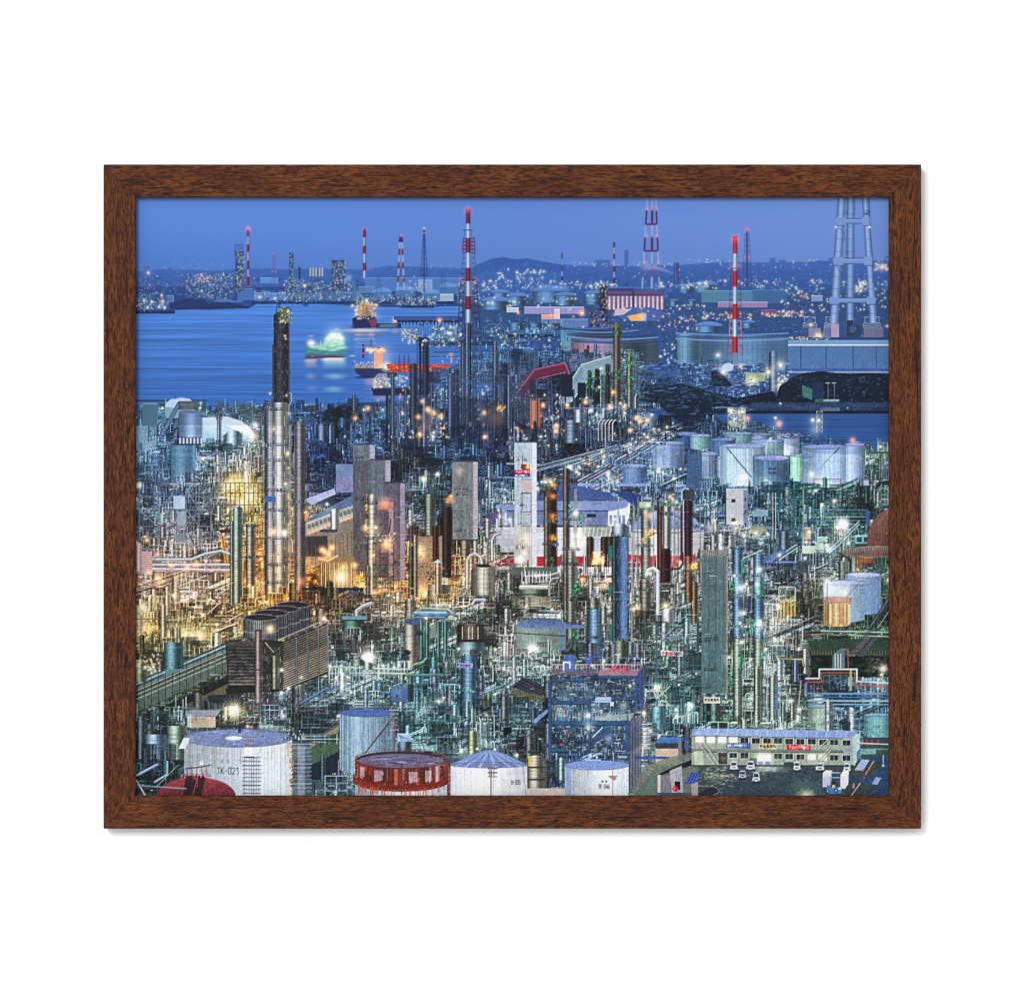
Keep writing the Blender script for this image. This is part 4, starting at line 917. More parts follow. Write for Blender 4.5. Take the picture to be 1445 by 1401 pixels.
def silo():
    seg(252, 570, 229, 612, 6, (40, 56, 84)); seg(252, 570, 229, 612, 4.5, (88, 118, 158)); box(252, 566, 276, 578, (46, 60, 84))
    for i in range(50): box(ru(250, 278), ru(565, 580), ru(250, 278) * 0 + ru(252, 279), ru(565, 580), (120, 130, 130), .12)
    column(252, 284, 581, 619, (120, 152, 198), ring=0, cap=False, light=.55, soft=.4); ell(268, 581, 16, 2.4, (90, 115, 150)); box(252, 617, 284, 626, (60, 76, 104))
    for k in range(7): box(253 + k * 5, 618, 255.4 + k * 5, 626, (160, 175, 195))
    column(241, 274, 627, 681, (88, 132, 164), ring=0, cap=False, light=.4, soft=.6)
    for k in range(16): box(241 + k * 2.2, 628, 241.5 + k * 2.2, 681, (58, 96, 128), .7)
    box(241, 626, 284, 628.5, (45, 65, 90)); box(272, 628, 276, 660, (90, 130, 160))
at(681, silo)
tow(306.5, 311, 585, 628, (130, 150, 165), plats=0); at(629, lattice, 304, 314, 566, 305, 313, 592, (50, 60, 84), 4, .8); 
for yy_ in (570, 577, 585): at(630, plat, 303, 315, yy_)
tow(430, 457, 571, 583, (150, 175, 205), ring=0); at(584, poly, [(429, 612), (429, 594), (440, 590), (456, 601), (456, 612)], (26, 38, 66)); tow(448, 462, 599, 625, (105, 120, 155), ring=0)
at(690, path, [(214, 688), (220, 683), (290, 683)], 4, (150, 150, 165)); at(690, path, [(216, 684.5), (290, 684.5)], .6, (70, 50, 60)); at(650, path, [(273, 646), (345, 646)], 4, (150, 145, 150)); at(650, path, [(300, 650), (370, 643)], 2, (150, 150, 165))
at(636, star, 360, 599, 10, WHT, 12); at(662, lamp, 356, 617, 1.8, CRE); at(662, lamp, 359.5, 615.5, 1.9, (255, 110, 50)); at(700, star, 196, 684.5, 12, (255, 240, 190), 16); at(600, star, 229, 575.5, 4, CRE, 8); at(600, star, 282, 575.5, 4, YEL, 8); at(600, lamp, 283, 568.5, 1.2, GRN)
def lat_left():
    lattice(214, 224, 640, 212, 226, 700, (60, 90, 130), 5, 1.0)
    for x in (196, 222, 248, 262, 280, 297): box(x, 690, x + 1.4, 785, (96, 116, 140))
    for y in (700, 719, 742, 758, 770, 783): box(192, y, 300, y + 1.4, (96, 110, 125))
    for a, b, c_, d in ((263, 690, 280, 719), (263, 719, 280, 742), (280, 742, 262, 770), (222, 742, 196, 719), (262, 752, 280, 783)): seg(a, b, c_, d, 1, (130, 140, 155))
    box(245, 700, 261, 718, (150, 175, 205)); box(250, 722, 262, 744, (125, 145, 165)); box(246, 753, 262, 768, (110, 125, 140)); box(216, 742, 278, 743.2, (130, 60, 70))
    box(244, 768, 266, 783, (170, 160, 120)); box(252, 769, 262, 779, (255, 240, 200)); glow(256, 772, 6, CRE, .7); box(216, 775, 237, 783, (150, 165, 165))
    for k in range(8): seg(262 + k, 753 + k * 4, 270 + k, 753 + k * 4, .8, (120, 125, 130))
    seg(263, 752, 278, 783, 1.2, (150, 150, 150)); seg(266, 752, 281, 783, 1.2, (60, 60, 66))
at(784, lat_left)
for i in range(8): at(745, box, 318 + i * 6.5, 682, 319.4 + i * 6.5, 745, (120, 110, 80))
for yy_ in (681, 695, 712, 726): at(745, box, 316, yy_, 372, yy_ + 1.2, (90, 80, 66))
def yellow():
    glow(338, 690, 22, (255, 190, 70), .75); glow(346, 705, 16, (255, 210, 110), .6); blob(322, 690, 350, 702, (190, 140, 50), .6)
    for i in range(80): x, y = ru(318, 368), ru(680, 735); box(x, y, x + ru(.8, 2), y + ru(2, 8), ((250, 205, 110), (60, 45, 30), (255, 235, 170))[rs.randint(3)], .8)
    for k in range(3): star(341 + k * 8, 708 - k * 9, 5, CRE, 8)
at(744, yellow)
# ---- tall column of the left unit
def tall():
    column(386.5, 407, 440, 572, (48, 54, 68), ring=0, cap=True, nz=.12, light=.4)
    for x in (389, 393, 397, 401, 404): box(x, 446, x + .7, 570, (18, 22, 34), .9)
    for i in range(160): x, y = ru(386, 406), ru(445, 568); box(x, y, x + ru(.6, 1.4), y + ru(1, 5), ((120, 118, 112), (16, 18, 28), (80, 84, 92))[rs.randint(3)], .6)
    box(384, 486, 386.5, 560, (60, 66, 80)); box(407.5, 480, 408.2, 570, (90, 95, 105)); path([(390, 444), (390, 434), (394, 432), (396, 440)], 1.2, (40, 48, 66))
    box(395, 434, 408, 455, (90, 104, 84))
    for i in range(90): x, y = ru(393, 411), ru(433, 455); box(x, y, x + ru(.6, 2.5), y + ru(.6, 2.5), ((190, 180, 130), (60, 90, 70), (40, 50, 56), (235, 225, 180))[rs.randint(4)], .8)
    lamp(406, 440, 1.2, CRE); lamp(402, 474, 1.4, (255, 160, 90)); lamp(403, 478, 1.2, (255, 160, 90)); path([(407, 456), (410, 456), (411, 520)], .6, (110, 110, 115)); box(404, 523, 410, 528, (60, 66, 76))
    column(374, 387, 574, 850, (150, 158, 172), ring=3.1, light=.55, lad=True); column(386.5, 405.5, 568, 838, (188, 192, 192), ring=2.8, light=.35, cap=False, nz=.03)
    for i in range(70): y = ru(585, 800); x = rs.choice([386, 388, 391, 401]); box(x, y, x + ru(.5, 1.2), y + ru(4, 16), (235, 240, 245), .35)
    for y in (578, 628, 650, 692, 720, 760, 797, 822): plat(372, 410, y, (70, 80, 90))
    for y in (583, 605, 640, 660, 700): lamp(rs.choice([386, 407]), y, 1.4, WARM, .9)
    lamp(381, 555, 1.2, CRE); path([(408, 572), (411, 566), (411, 556), (408, 554)], .9, (200, 210, 200)); lamp(404, 558, 1.4, (255, 170, 90)); box(373, 700, 389, 708, (60, 95, 165)); glow(406, 640, 4, YEL, .8); star(402.5, 682.5, 4, WHT, 6); glow(386, 750, 7, (255, 210, 150), .8); glow(401, 752, 6, WHT, .8); ell(401, 752, 1.8, 4, WHT, 1, .4)
    for x in (371.5, 389.5, 408, 410): box(x, 600, x + 1.1, 845, (130, 135, 140))
at(846, tall)
tow(417, 430.5, 594, 832, (128, 128, 138), zy=838, ring=2.9, light=.35, cap=True); at(839, box, 415, 600, 417, 830, (90, 95, 110)); at(840, box, 417, 652, 431, 653, (40, 40, 50)); at(840, plat, 412, 434, 707); at(841, glow, 426, 820, 7, WARM, .5); at(841, lamp, 431, 723, 2, WARM); at(841, box, 430, 724, 434, 735, (190, 130, 80), .8)
tow(348, 359, 738, 848, (140, 150, 150), ring=6); at(849, plat, 346, 364, 742); at(849, plat, 346, 366, 786)
tow(329.5, 341, 714, 863, (138, 168, 168), zy=862, ring=3.0, light=.3); tow(325, 329, 735, 862, (120, 140, 150), ring=0, zy=861)
at(818, path, [(313.5, 757), (321, 802)], 5, (196, 138, 40)); at(818, path, [(313.5, 757), (321, 802)], 1.2, (90, 60, 30)); at(819, box, 317, 806, 324, 817, (215, 150, 50)); at(819, box, 310, 747, 325, 752, (80, 50, 50))
def bigpipes():
    pipe([(215, 789), (270, 789), (290, 781), (312, 777), (328, 783)], 4, (120, 150, 178)); pipe([(215, 797), (330, 797)], 5, (125, 140, 170)); pipe([(213, 803), (328, 805)], 6, (134, 130, 148))
    pipe([(196, 806), (196, 770), (190, 764)], 9, (140, 128, 140)); box(200, 778, 215, 810, (170, 150, 160)); [box(200, y, 215, y + .5, (110, 90, 100)) for y in np.arange(780, 810, 3)]
    pipe([(230, 836), (260, 834), (310, 838), (318, 832)], 3.4, (150, 152, 178)); pipe([(262, 841), (312, 843)], 2.4, (160, 160, 185)); pipe([(245, 830), (276, 818), (290, 812)], 1.8, (150, 160, 170))
    for k in range(6): seg(192, 826 + k * 2.6, 262, 804 + k * 2.2, .9, ((190, 170, 150), (120, 70, 70), (160, 170, 180))[k % 3])
    for k in range(7): seg(235, 872 + k * 2.4, 318, 846 + k * 2.4, .9, ((190, 180, 160), (160, 80, 70), (150, 165, 170))[k % 3])
    for x, y in ((242, 798), (277, 796), (264, 801), (284, 834), (283, 844.5), (271, 850), (210, 807), (224, 815), (207, 762), (226, 834)): lamp(x, y, 1.6, (255, 170, 90)); glow(x, y, 5, WARM, .5)
at(846, bigpipes)
def litstrip():
    box(222, 888, 298, 908, (120, 120, 75), .5); glow(250, 897, 16, (255, 240, 150), .5); glow(282, 897, 12, (255, 245, 180), .5)
    for x, y in ((240, 896), (261, 897), (271, 896), (282, 897), (245, 840), (257, 841), (306, 881), (286, 868)): lamp(x, y, 2, CRE)
    for x in np.arange(222, 300, 4): box(x, 886, x + .7, 908, (220, 220, 170), .7)
    for x in (206, 212, 220): glow(x, 885, 4, (255, 170, 60), .8); blob(x - 1, 872, x + 1, 900, (240, 160, 70), .8)
    box(190, 872, 225, 874, (120, 90, 60)); star(201, 856, 13, (255, 245, 190), 18)
at(908, litstrip)
tow(227, 234.5, 853, 912, (170, 165, 145), ring=0, zy=911, lad=False); tow(219, 226, 860, 905, (120, 110, 90), ring=0, lad=False)
at(906, path, [(297, 893), (335, 878)], 1.8, (170, 190, 190)); at(906, path, [(320, 877), (342, 864)], 1.2, (210, 215, 210)); at(906, path, [(297, 896), (335, 881)], .8, (30, 40, 44)); at(880, path, [(246, 876), (290, 868), (310, 850)], 1.4, (190, 190, 180))
# ---- diagonal pipe bridge, hedge and yard at the lower left
def bridge():
    poly([(190, 962), (322, 905), (322, 948), (190, 1008)], (62, 84, 84)); poly([(190, 985), (322, 925), (322, 946), (190, 1006)], (84, 100, 92))
    for k, (c, w) in enumerate((((150, 175, 185), 1.8), ((60, 90, 110), 1.4), ((120, 140, 140), 1.2), ((190, 195, 170), .8), ((110, 70, 60), 1), ((150, 165, 150), 1.2), ((60, 80, 84), 2), ((170, 180, 160), .8))): seg(190, 966 + k * 3, 322, 909 + k * 3, w, c)
    for x in np.arange(193, 322, 10):
        y = 966 - (x - 190) * .432; box(x, y, x + 1.1, y + 42, (34, 52, 54)); 
    for x in np.arange(195, 322, 3.4): y = 984 - (x - 190) * .432; box(x, y, x + .5, y + 5, (150, 160, 140), .6)
    poly([(190, 1012), (255, 986), (322, 952), (322, 968), (300, 978), (255, 998), (200, 1032), (190, 1030)], (28, 34, 36))
    for i in range(260): x = ru(190, 322); y = 1014 - (x - 190) * .46 + ru(-7, 7); seg(x, y, x + ru(-1, 1), y - ru(2, 5), .9, ((20, 26, 26), (46, 54, 46), (84, 78, 52))[rs.randint(3)], .8)
    poly([(250, 1000), (322, 964), (322, 1000), (300, 1004), (262, 1004)], (84, 80, 66)); poly([(255, 998), (300, 980), (322, 985), (322, 1000), (262, 1003)], (60, 74, 96), .8)
    poly([(238, 928), (258, 920), (258, 945), (232, 952)], (90, 128, 146)); column(232, 258, 906, 944, (92, 135, 148), ring=0, cap=False); column(190, 206, 930, 962, (128, 145, 120), ring=4)
    for i in range(40): lamp(ru(190, 225), ru(920, 950), ru(.5, 1.2), (255, 220, 160), .7)
at(1008, bridge)
def cooling():
    for cx, cy in ((413.5, 853), (398, 859), (382.5, 864.5), (367.5, 871)):
        i = (cx - 367.5) / 46
        column(cx - 24, cx + 24, cy, cy + 36, mixc((104, 118, 130), (80, 92, 118), i), ring=0, cap=False, lad=False, edge=False, light=.42)
        for k in range(26):
            t = k / 25 * 2 - 1; x = cx + 24 * math.sin(t * math.pi / 2); box(x, cy, x + .9, cy + 36, (34, 44, 62), .8); box(x + .9, cy, x + 1.4, cy + 36, (170, 180, 190), .5)
        for q in (18, ): path([(cx + 24 * math.cos(t), cy + q + 4 * math.sin(t)) for t in np.linspace(0, math.pi, 12)], .9, (140, 150, 165), .8)
        ell(cx, cy, 24.5, 5, (120, 132, 150)); ell(cx, cy, 23, 4, (30, 34, 52))
        for k in range(8): seg(cx, cy, cx + 22 * math.cos(k * .8), cy + 4 * math.sin(k * .8), .5, (70, 78, 98), .6)
    glow(381, 887, 7, (255, 240, 190), .9)
    poly([(318, 905), (345, 900), (400, 905), (463, 878), (463, 950), (397, 976), (322, 978)], (36, 40, 42))
    poly([(320, 906), (361, 903), (361, 972), (323, 974)], (70, 72, 74))
    for k in range(14): y = 912 + k * 4.6; box(321, y, 361, y + 1.2, (24, 26, 30)); box(323, y + 1.5, 360, y + 3.4, (116, 114, 108) if k > 6 else (84, 84, 86), .8)
    for i in range(60): x, y = ru(321, 358), ru(908, 960); box(x, y, x + ru(3, 10), y + ru(1, 4), (22, 24, 30), .35)
    poly([(318, 972), (324, 968), (361, 968), (361, 976), (320, 980)], (30, 34, 34))
    # louvred side
    poly([(400, 905), (463, 880), (463, 947), (397, 972)], (40, 36, 32))
    for k in range(21): y = 906 + k * 3.2; seg(399, y + 1.5, 462, y - 24, 1.3, (150, 144, 130) if k > 8 else (110, 110, 106))
    for k, x in enumerate((418, 434, 449, 462)):
        y = 900 - k * 6.8; pipe([(x - 12, y - 5), (x - 5, y - 5), (x, y), (x, y + 62)], 1.6, (72, 96, 108))
    box(368, 906, 400, 972, (46, 54, 50), .9)
    for i in range(110): x, y = ru(369, 398), ru(908, 970); seg(x, y, x + ru(-5, 5), y + ru(2, 9), ru(.5, 1.2), ((130, 136, 122), (26, 30, 30), (84, 92, 86))[rs.randint(3)], .7)
    column(384, 392, 925, 972, (130, 132, 118), ring=8, cap=False); seg(374, 906, 386, 920, 1, (170, 180, 165))
    plat(318, 372, 902, (70, 76, 70)); path([(394, 902), (436, 884), (452, 877)], 1.2, (150, 160, 160))
    column(359.7, 368.6, 889, 1007, (140, 128, 130), ring=0, light=.45, cap=False); box(359, 944, 369, 946, (50, 46, 54)); ell(364, 889, 4.6, 1.2, (50, 44, 52))
    star(397, 945, 6, CRE, 10); lamp(407, 971, 2, CRE); lamp(425, 955, 1.5, YEL); lamp(397, 977, 2, WHT); lamp(392, 1016, 1.7, YEL); star(457, 872.5, 8, (255, 220, 230), 12); lamp(465, 939, 1.8, CRE)
at(1008, cooling)
at(1009, pipe, [(372, 1030), (395, 1008), (462, 970)], 2.2, (70, 105, 150)); at(1009, pipe, [(345, 1022), (375, 1004)], 2, (110, 130, 160)); at(1009, pipe, [(350, 1026), (380, 1006)], 2, (120, 140, 170))
for k in range(6): at(1009, seg, 380, 1012 + k * 3.5, 478, 968 + k * 3.5, 1.2, ((50, 90, 150), (100, 120, 120), (28, 34, 38), (130, 140, 130))[k % 4], .9)
for k in range(5): at(1009, seg, 395, 994 + k * 3, 478, 990 + k * 3, 1, ((70, 100, 140), (120, 125, 115), (26, 36, 44))[k % 3], .9)
def yard():
    poly([(262, 1004), (270, 1001), (312, 1002), (306, 1010), (262, 1012)], (120, 128, 145)); box(264, 1011, 304, 1026, (158, 146, 132)); box(317, 997, 320, 1016, (215, 190, 150)); poly([(293, 981), (340, 978), (345, 992), (295, 992)], (40, 44, 56))
    star(330, 1002, 27, (255, 225, 150), 26); glow(330, 1002, 9, (255, 240, 190), 1); ell(330, 1002, 3, 3, WHT)
at(1030, yard)
at(1036, poly, [(437, 1075), (437, 1045), (478, 1020), (478, 1075)], (72, 94, 78)); at(1037, poly, [(437, 1048), (478, 1024), (478, 1032), (437, 1056)], (130, 118, 104)); at(1037, poly, [(437, 1080), (478, 1060), (478, 1100), (437, 1100)], (30, 44, 60))
# ---- vessels and the big white tank, lower left
tow(236, 263, 1024, 1072, (140, 165, 150), ring=6, cap=False); tow(205, 236, 1036, 1078, (128, 158, 188), ring=7, cap=False); tow(194, 205, 1010, 1070, (90, 112, 120), ring=0, cap=False)
def scaf(x0, y0, x1, y1, c=(90, 100, 120), n=0):
    for x in np.arange(x0, x1, 3.4): box(x, y0, x + .8, y1, c, .9)
    for y in np.arange(y0, y1, 5.6): box(x0 - 2, y, x1 + 2, y + 1.1, C(c) * .8, .95); box(x0 - 2, y + 1.1, x1 + 2, y + 1.8, C(c) * 1.7, .7)
    for y in np.arange(y0, y1 - 5, 11.2): seg(x0, y + 5, x1, y, .6, C(c) * 1.3, .8)
def tk023():
    tank(336, 76, 1041, 1122, 13, (176, 190, 200), (106, 124, 168), dark=.82, light=.75, streak=.035, bow=13)
    for i in range(260): a, r = ru(0, 6.28), ru(0, .95) ** .5; x, y = 336 + 76 * r * math.cos(a), 1041 + 13 * r * math.sin(a); seg(x, y, x + ru(-4, 7), y + ru(-.8, .8), ru(.4, 1.3), C((110, 124, 170)) * ru(.45, 1.5), .45)
    for i in range(40): x = ru(262, 410); q = math.sqrt(max(0, 1 - ((x - 336) / 76) ** 2)); box(x, 1043 + 13 * q, x + ru(.4, 1), 1050 + 13 * q + ru(0, 30), (150, 110, 90), .35)
    blob(408, 1046, 413, 1122, (190, 130, 70), .8); poly([(259, 1041), (268, 1041), (262, 1056), (252, 1056)], (190, 200, 235)); ell(330, 1041, 12, 3, (205, 215, 240), .9)
    scaf(344, 1068, 366, 1122); box(345, 1054, 359, 1067, (205, 210, 235)); box(345, 1067, 359, 1069, (40, 50, 70)); scaf(413, 1048, 438, 1122, (100, 108, 124)); box(420, 1052, 430, 1122, (190, 195, 215), .35); scaf(347, 1040, 358, 1054, (110, 100, 110))
    for i in range(50): x = ru(400, 432); y = ru(1030, 1042); box(x, y, x + ru(.8, 2), y + ru(1, 5), ((190, 200, 220), (60, 70, 90))[rs.randint(2)], .8)
    text('TK-023', 306.5, 1082.5, 8.6, 3.4, (28, 34, 46), lw=.8, gap=.55, slope=.02, a=.95); text('最優', 311, 1072, 4, 4, (110, 120, 140), lw=.5, gap=1)
    lamp(349, 1024, 1.6, WHT, .7); box(336, 1028, 340, 1034, (60, 60, 76)); 
at(1200, tk023)
def reddome():
    poly([(277 + 56 * math.cos(t), 1124 - 28 * math.sin(t)) for t in np.linspace(0, math.pi, 30)], (140, 62, 66), 1, (104, 42, 58))
    for k in range(-8, 9): path([(277 + 56 * math.cos(t) * abs(k) / 8 * (1 if k > 0 else -1), 1124 - 28 * math.sin(t)) for t in np.linspace(.0, 1.5, 10)][::-1] if k else [(277, 1096), (277, 1124)], .5, (170, 100, 100), .45)
    poly([(262, 1095), (288, 1095), (290, 1097), (284, 1122), (258, 1122)], (60, 34, 44)); [seg(x, 1096, x - 4, 1124, 1, (30, 24, 34)) for x in (264, 269, 280)]; seg(279, 1094, 271, 1124, 1, (170, 70, 80)); path([(272, 1098), (278, 1098), (278, 1110)], .8, (200, 90, 100))
    path([(262, 1084), (280, 1082), (297, 1079)], 1.6, (100, 44, 54)); [seg(x, 1083, x + 1, 1094, .8, (110, 60, 66)) for x in (263, 270, 277, 284, 291)]; plat(250, 302, 1094, (130, 70, 76)); path([(264, 1086), (264, 1094)], 1, (120, 60, 66)); path([(284, 1086), (286, 1094)], 1, (120, 60, 66))
    for x in (283, 286): poly([(x - 1.5, 1079), (x, 1072), (x + 1.5, 1079)], (235, 235, 245))
    pipe([(190, 1095), (222, 1078)], 3.4, (100, 135, 185)); pipe([(218, 1103), (236, 1092), (236, 1074)], 2.6, (100, 135, 185)); seg(200, 1108, 262, 1112, 1.4, (110, 150, 160)); seg(192, 1100, 206, 1124, 1.8, (190, 170, 175)); seg(220, 1110, 250, 1080, 1, (150, 150, 140))
at(1203, reddome)
# ---- grey tank, rusty tank, two white tanks, bottom centre
def tk2():
    tank(518.5, 39, 1005, 1084, 6, (120, 150, 172), (66, 96, 168), dark=.72, light=.3, streak=.09, bow=8)
    for i in range(70): x = ru(481, 556); y = ru(1010, 1070); box(x, y, x + ru(.6, 2), y + ru(6, 24), ((170, 195, 210), (80, 112, 135))[rs.randint(2)], .3)
    seg(556, 1010, 515, 1062, 1.8, (60, 66, 74)); seg(553, 1008, 512, 1060, .8, (150, 130, 110)); scaf(551, 1000, 560, 1030, (110, 110, 120)); box(556, 1020, 558, 1060, (120, 80, 84)); path([(515, 996), (515, 1000), (526, 1000), (526, 996)], 1, (120, 140, 170))
at(1190, tk2)
def umb():
    poly([(561, 1045), (561, 1034), (575, 1037), (584, 1043), (572, 1047)], (150, 175, 215)); [seg(562, 1036, 583 - k * 4, 1044 + k * .6, .8, (80, 110, 180)) for k in range(5)]; column(562, 580, 1046, 1062, (100, 128, 140), ring=0, cap=False)
at(1062, umb)
def rusty():
    tank(566, 65, 1072, 1124, 13, (190, 200, 215), (74, 66, 84), dark=.7, light=.6, streak=.02, rim=False)
    for i in range(130):
        x = 501 + i; q = math.sqrt(max(0, 1 - ((x - 566) / 65) ** 2)); box(x, 1072 + 13 * q, x + 1.2, 1098 + 13 * q, C((96, 40, 30)) * ru(.75, 1.3))
    for i in range(210):
        x = ru(501, 631); q = math.sqrt(max(0, 1 - ((x - 566) / 65) ** 2)); y0 = 1072 + 13 * q
        box(x, y0, x + ru(1, 5), y0 + ru(4, 27), ((104, 42, 30), (132, 58, 38), (74, 34, 32), (160, 92, 66), (190, 186, 196), (116, 50, 36))[rs.randint(6)], .75)
    for x0, w in ((528, 12), (577, 12), (600, 9), (508, 6)): q = math.sqrt(1 - ((x0 - 566) / 65) ** 2); poly([(x0, 1076 + 13 * q), (x0 + w, 1076 + 13 * q), (x0 + w, 1090 + 13 * q), (x0, 1092 + 13 * q)], (185, 195, 215), .55)
    path([(566 + 65 * math.cos(t), 1098 + 13 * math.sin(t)) for t in np.linspace(0, math.pi, 26)], 7, (120, 44, 32)); path([(566 + 65 * math.cos(t), 1102.5 + 13 * math.sin(t)) for t in np.linspace(0, math.pi, 26)], 1.6, (60, 26, 34))
    for i in range(60): x = ru(503, 629); q = math.sqrt(max(0, 1 - ((x - 566) / 65) ** 2)); box(x, 1100 + 13 * q, x + ru(.6, 2), 1104 + 13 * q + ru(0, 12), (170, 84, 50), .7)
    ell(566, 1072, 65, 12, (66, 44, 56)); ell(566, 1073, 61, 10, (104, 100, 128))
    for i in range(60): x = ru(512, 620); y = 1073 + ru(-7, 7); seg(x, y, x + ru(5, 22), y + ru(-1.5, 1.5), ru(.5, 1.4), ((160, 160, 190), (56, 46, 62), (120, 110, 140), (90, 60, 70))[rs.randint(4)], .6)
    for t in np.linspace(0, 2 * math.pi, 60): x, y = 566 + 65 * math.cos(t), 1072 + 12 * math.sin(t); box(x, y - 3.4, x + .6, y, (120, 60, 54), .9)
    path([(566 + 65 * math.cos(t), 1068.6 + 12 * math.sin(t)) for t in np.linspace(0, 2 * math.pi, 40)], .7, (130, 70, 60), .9)
    box(566, 1076, 567.6, 1120, (60, 70, 90)); scaf(502, 1066, 504, 1110, (110, 70, 60)); path([(632, 1080), (636, 1122)], 1.2, (170, 70, 80)); [box(632, y, 637, y + .6, (180, 120, 120)) for y in np.arange(1085, 1122, 2.4)]
at(1201, rusty)
def white3():
    tank(690, 54, 1079, 1124, 4, (200, 206, 214), (112, 138, 205), dark=.86, light=.4, cone=21, streak=.012, bow=6)
    ell(673, 1056, 1.8, 1.8, (230, 235, 245)); ell(698, 1057, 1.8, 1.8, (230, 235, 245)); scaf(690, 1078, 700, 1096, (90, 80, 90)); box(692, 1086, 693.4, 1124, (120, 90, 100)); path([(738, 1080), (742, 1122)], .8, (100, 110, 130))
    text('TK-035', 720.5, 1101, 5.6, 1.7, (56, 60, 74), lw=.7, gap=.4, slope=-.06)
at(1202, white3)
def white4():
    tank(842, 45, 1079, 1124, 7, (186, 198, 208), (100, 134, 220), dark=.8, light=.7, streak=.01, bow=8, panels=False)
    for x in (866, 877, 871): box(x, 1084, x + .6, 1124, (150, 150, 160), .7)
    box(798, 1080, 806, 1124, (90, 130, 215), .45); ell(833, 1066, 1.4, 1.8, (240, 240, 245)); ell(842, 1068, 1.4, 1.8, (240, 240, 245)); box(826, 1071, 848, 1073, (130, 165, 230)); poly([(858, 1094), (871, 1094), (869, 1100), (866, 1101), (862, 1098)], (150, 130, 125)); box(864, 1085, 865, 1124, (150, 120, 120))
    text('TK-046', 844, 1106, 6, 1.9, (44, 52, 64), lw=.8, gap=.45); text('危先', 848.5, 1100.5, 3, 3, (60, 70, 84), lw=.6, gap=.7)
at(1202, white4)
def casks():
    column(745, 769, 1065, 1112, (165, 165, 150), ring=4.5, cap=True); box(745, 1066, 750, 1084, (220, 200, 60), .55); [box(745, y, 769, y + 2.4, (60, 56, 52)) for y in (1081, 1098)]; box(743, 1112, 797, 1124, (178, 166, 160)); column(788, 797, 1068, 1100, (140, 180, 190), ring=6)
at(1195, casks)
# ---- centre left: scaffold-wrapped towers
def wrap(x0, x1, y0, y1, c, sx=0, sc=None, c2=None):
    poly([(x0, y0), (x1, y0), (x1, y1), (x0, y1)], c, 1, c2 or C(c) * .95, noise=.04)
    for x in np.arange(x0 + 4, x1, 5.3): box(x, y0, x + .5, y1, C(c) * .8, .45)
    for y in np.arange(y0 + 7, y1, 9): box(x0, y, x1, y + .5, C(c) * .85, .35)
    for i in range(4): x = ru(x0, x1 - 4); y = ru(y0, y1 - 20); seg(x, y, x + ru(-5, 8), y + ru(10, 22), .6, C(c) * 1.2, .35)
    for i in range(int((x1 - x0) * (y1 - y0) / 90)): x = ru(x0 + 1, x1 - 1); y = ru(y0, y1 - 6); w_ = ru(1, 4); box(x, y, min(x + w_, x1), min(y + ru(6, 40), y1), C(c) * ru(.72, 1.28), .28)
    for x in np.arange(x0 + 1.5, x1, 2.6): box(x, y0, x + .5, y1, C(c) * (.84 if int(x * 7) % 3 else 1.16), .5)
    for i in range(3): y = ru(y0 + 10, y1 - 10); plat(x0 + 2, x0 + (x1 - x0) * .8, y, C(c) * .7)
    if sx:
        poly([(x1, y0 - 1), (x1 + sx, y0 + 1), (x1 + sx, y1 - 2), (x1, y1)], sc or C(c) * 1.35, 1, noise=.05)
        for y in np.arange(y0 + 4, y1, 6): box(x1, y, x1 + sx, y + .5, C(c) * .9, .5)
        box(x1, y0, x1 + .6, y1, C(c) * .7, .8)
def greys():
    wrap(498, 521, 628, 800, (102, 110, 120), 8, (150, 152, 172)); wrap(521, 543, 649, 806, (98, 106, 118), 8, (150, 150, 170)); wrap(541, 564, 681, 820, (88, 88, 102), 7.5, (138, 130, 150), (120, 100, 104)); wrap(498, 523, 650, 806, (90, 92, 102), 0)
    box(498, 626.5, 522, 628, (50, 60, 80)); box(521, 647.5, 551, 649.5, (90, 60, 60)); box(543, 679.5, 571, 681.5, (50, 54, 70)); 
    wrap(533, 548, 719, 815, (92, 84, 96), 7, (150, 130, 140)); box(533, 708, 555, 719, (170, 110, 100), .8); glow(543, 709, 9, (255, 130, 80), .6)
    column(518.5, 532, 697, 842, (170, 172, 165), ring=7, light=.45, nz=.02); blob(515, 697, 518, 760, (190, 130, 60)); glow(515.5, 745, 5, WARM, .8); lamp(515.5, 742, 1.3, YEL); star(530, 744, 5, CRE, 8); plat(512, 535, 710); plat(512, 536, 760)
    for i in range(60): x, y = ru(528, 556), ru(750, 768); box(x, y, x + ru(.6, 3), y + ru(.6, 3), ((200, 200, 170), (60, 60, 60), (150, 140, 120))[rs.randint(3)], .8)
    lattice(526, 555, 765, 526, 555, 845, (44, 44, 48), 5, 1.1); seg(549, 750, 551, 732, 1.6, (50, 40, 44)); glow(545, 768, 9, WARM, .9); lamp(545, 767, 2, YEL); lamp(527, 783, 2, (255, 170, 80)); glow(532, 842, 11, (255, 120, 50), .8); lamp(528, 838, 1.4, YEL); lamp(530, 870, 1.6, WARM); glow(532, 872, 8, (255, 120, 50), .7)
    for y in (803, 822, 842): plat(524, 558, y)
at(845, greys)
def greymid():
    wrap(638, 667, 651, 762, (112, 118, 122), 7, (158, 155, 162)); seg(650, 725, 668, 752, .8, (90, 90, 92)); glow(648, 665, 7, (230, 140, 120), .35); box(638, 649.5, 674, 652, (60, 70, 90)); box(636, 761, 674, 763, (60, 62, 66))
    column(650, 663, 763, 830, (140, 132, 118), ring=6, cap=False)
at(800, greymid)
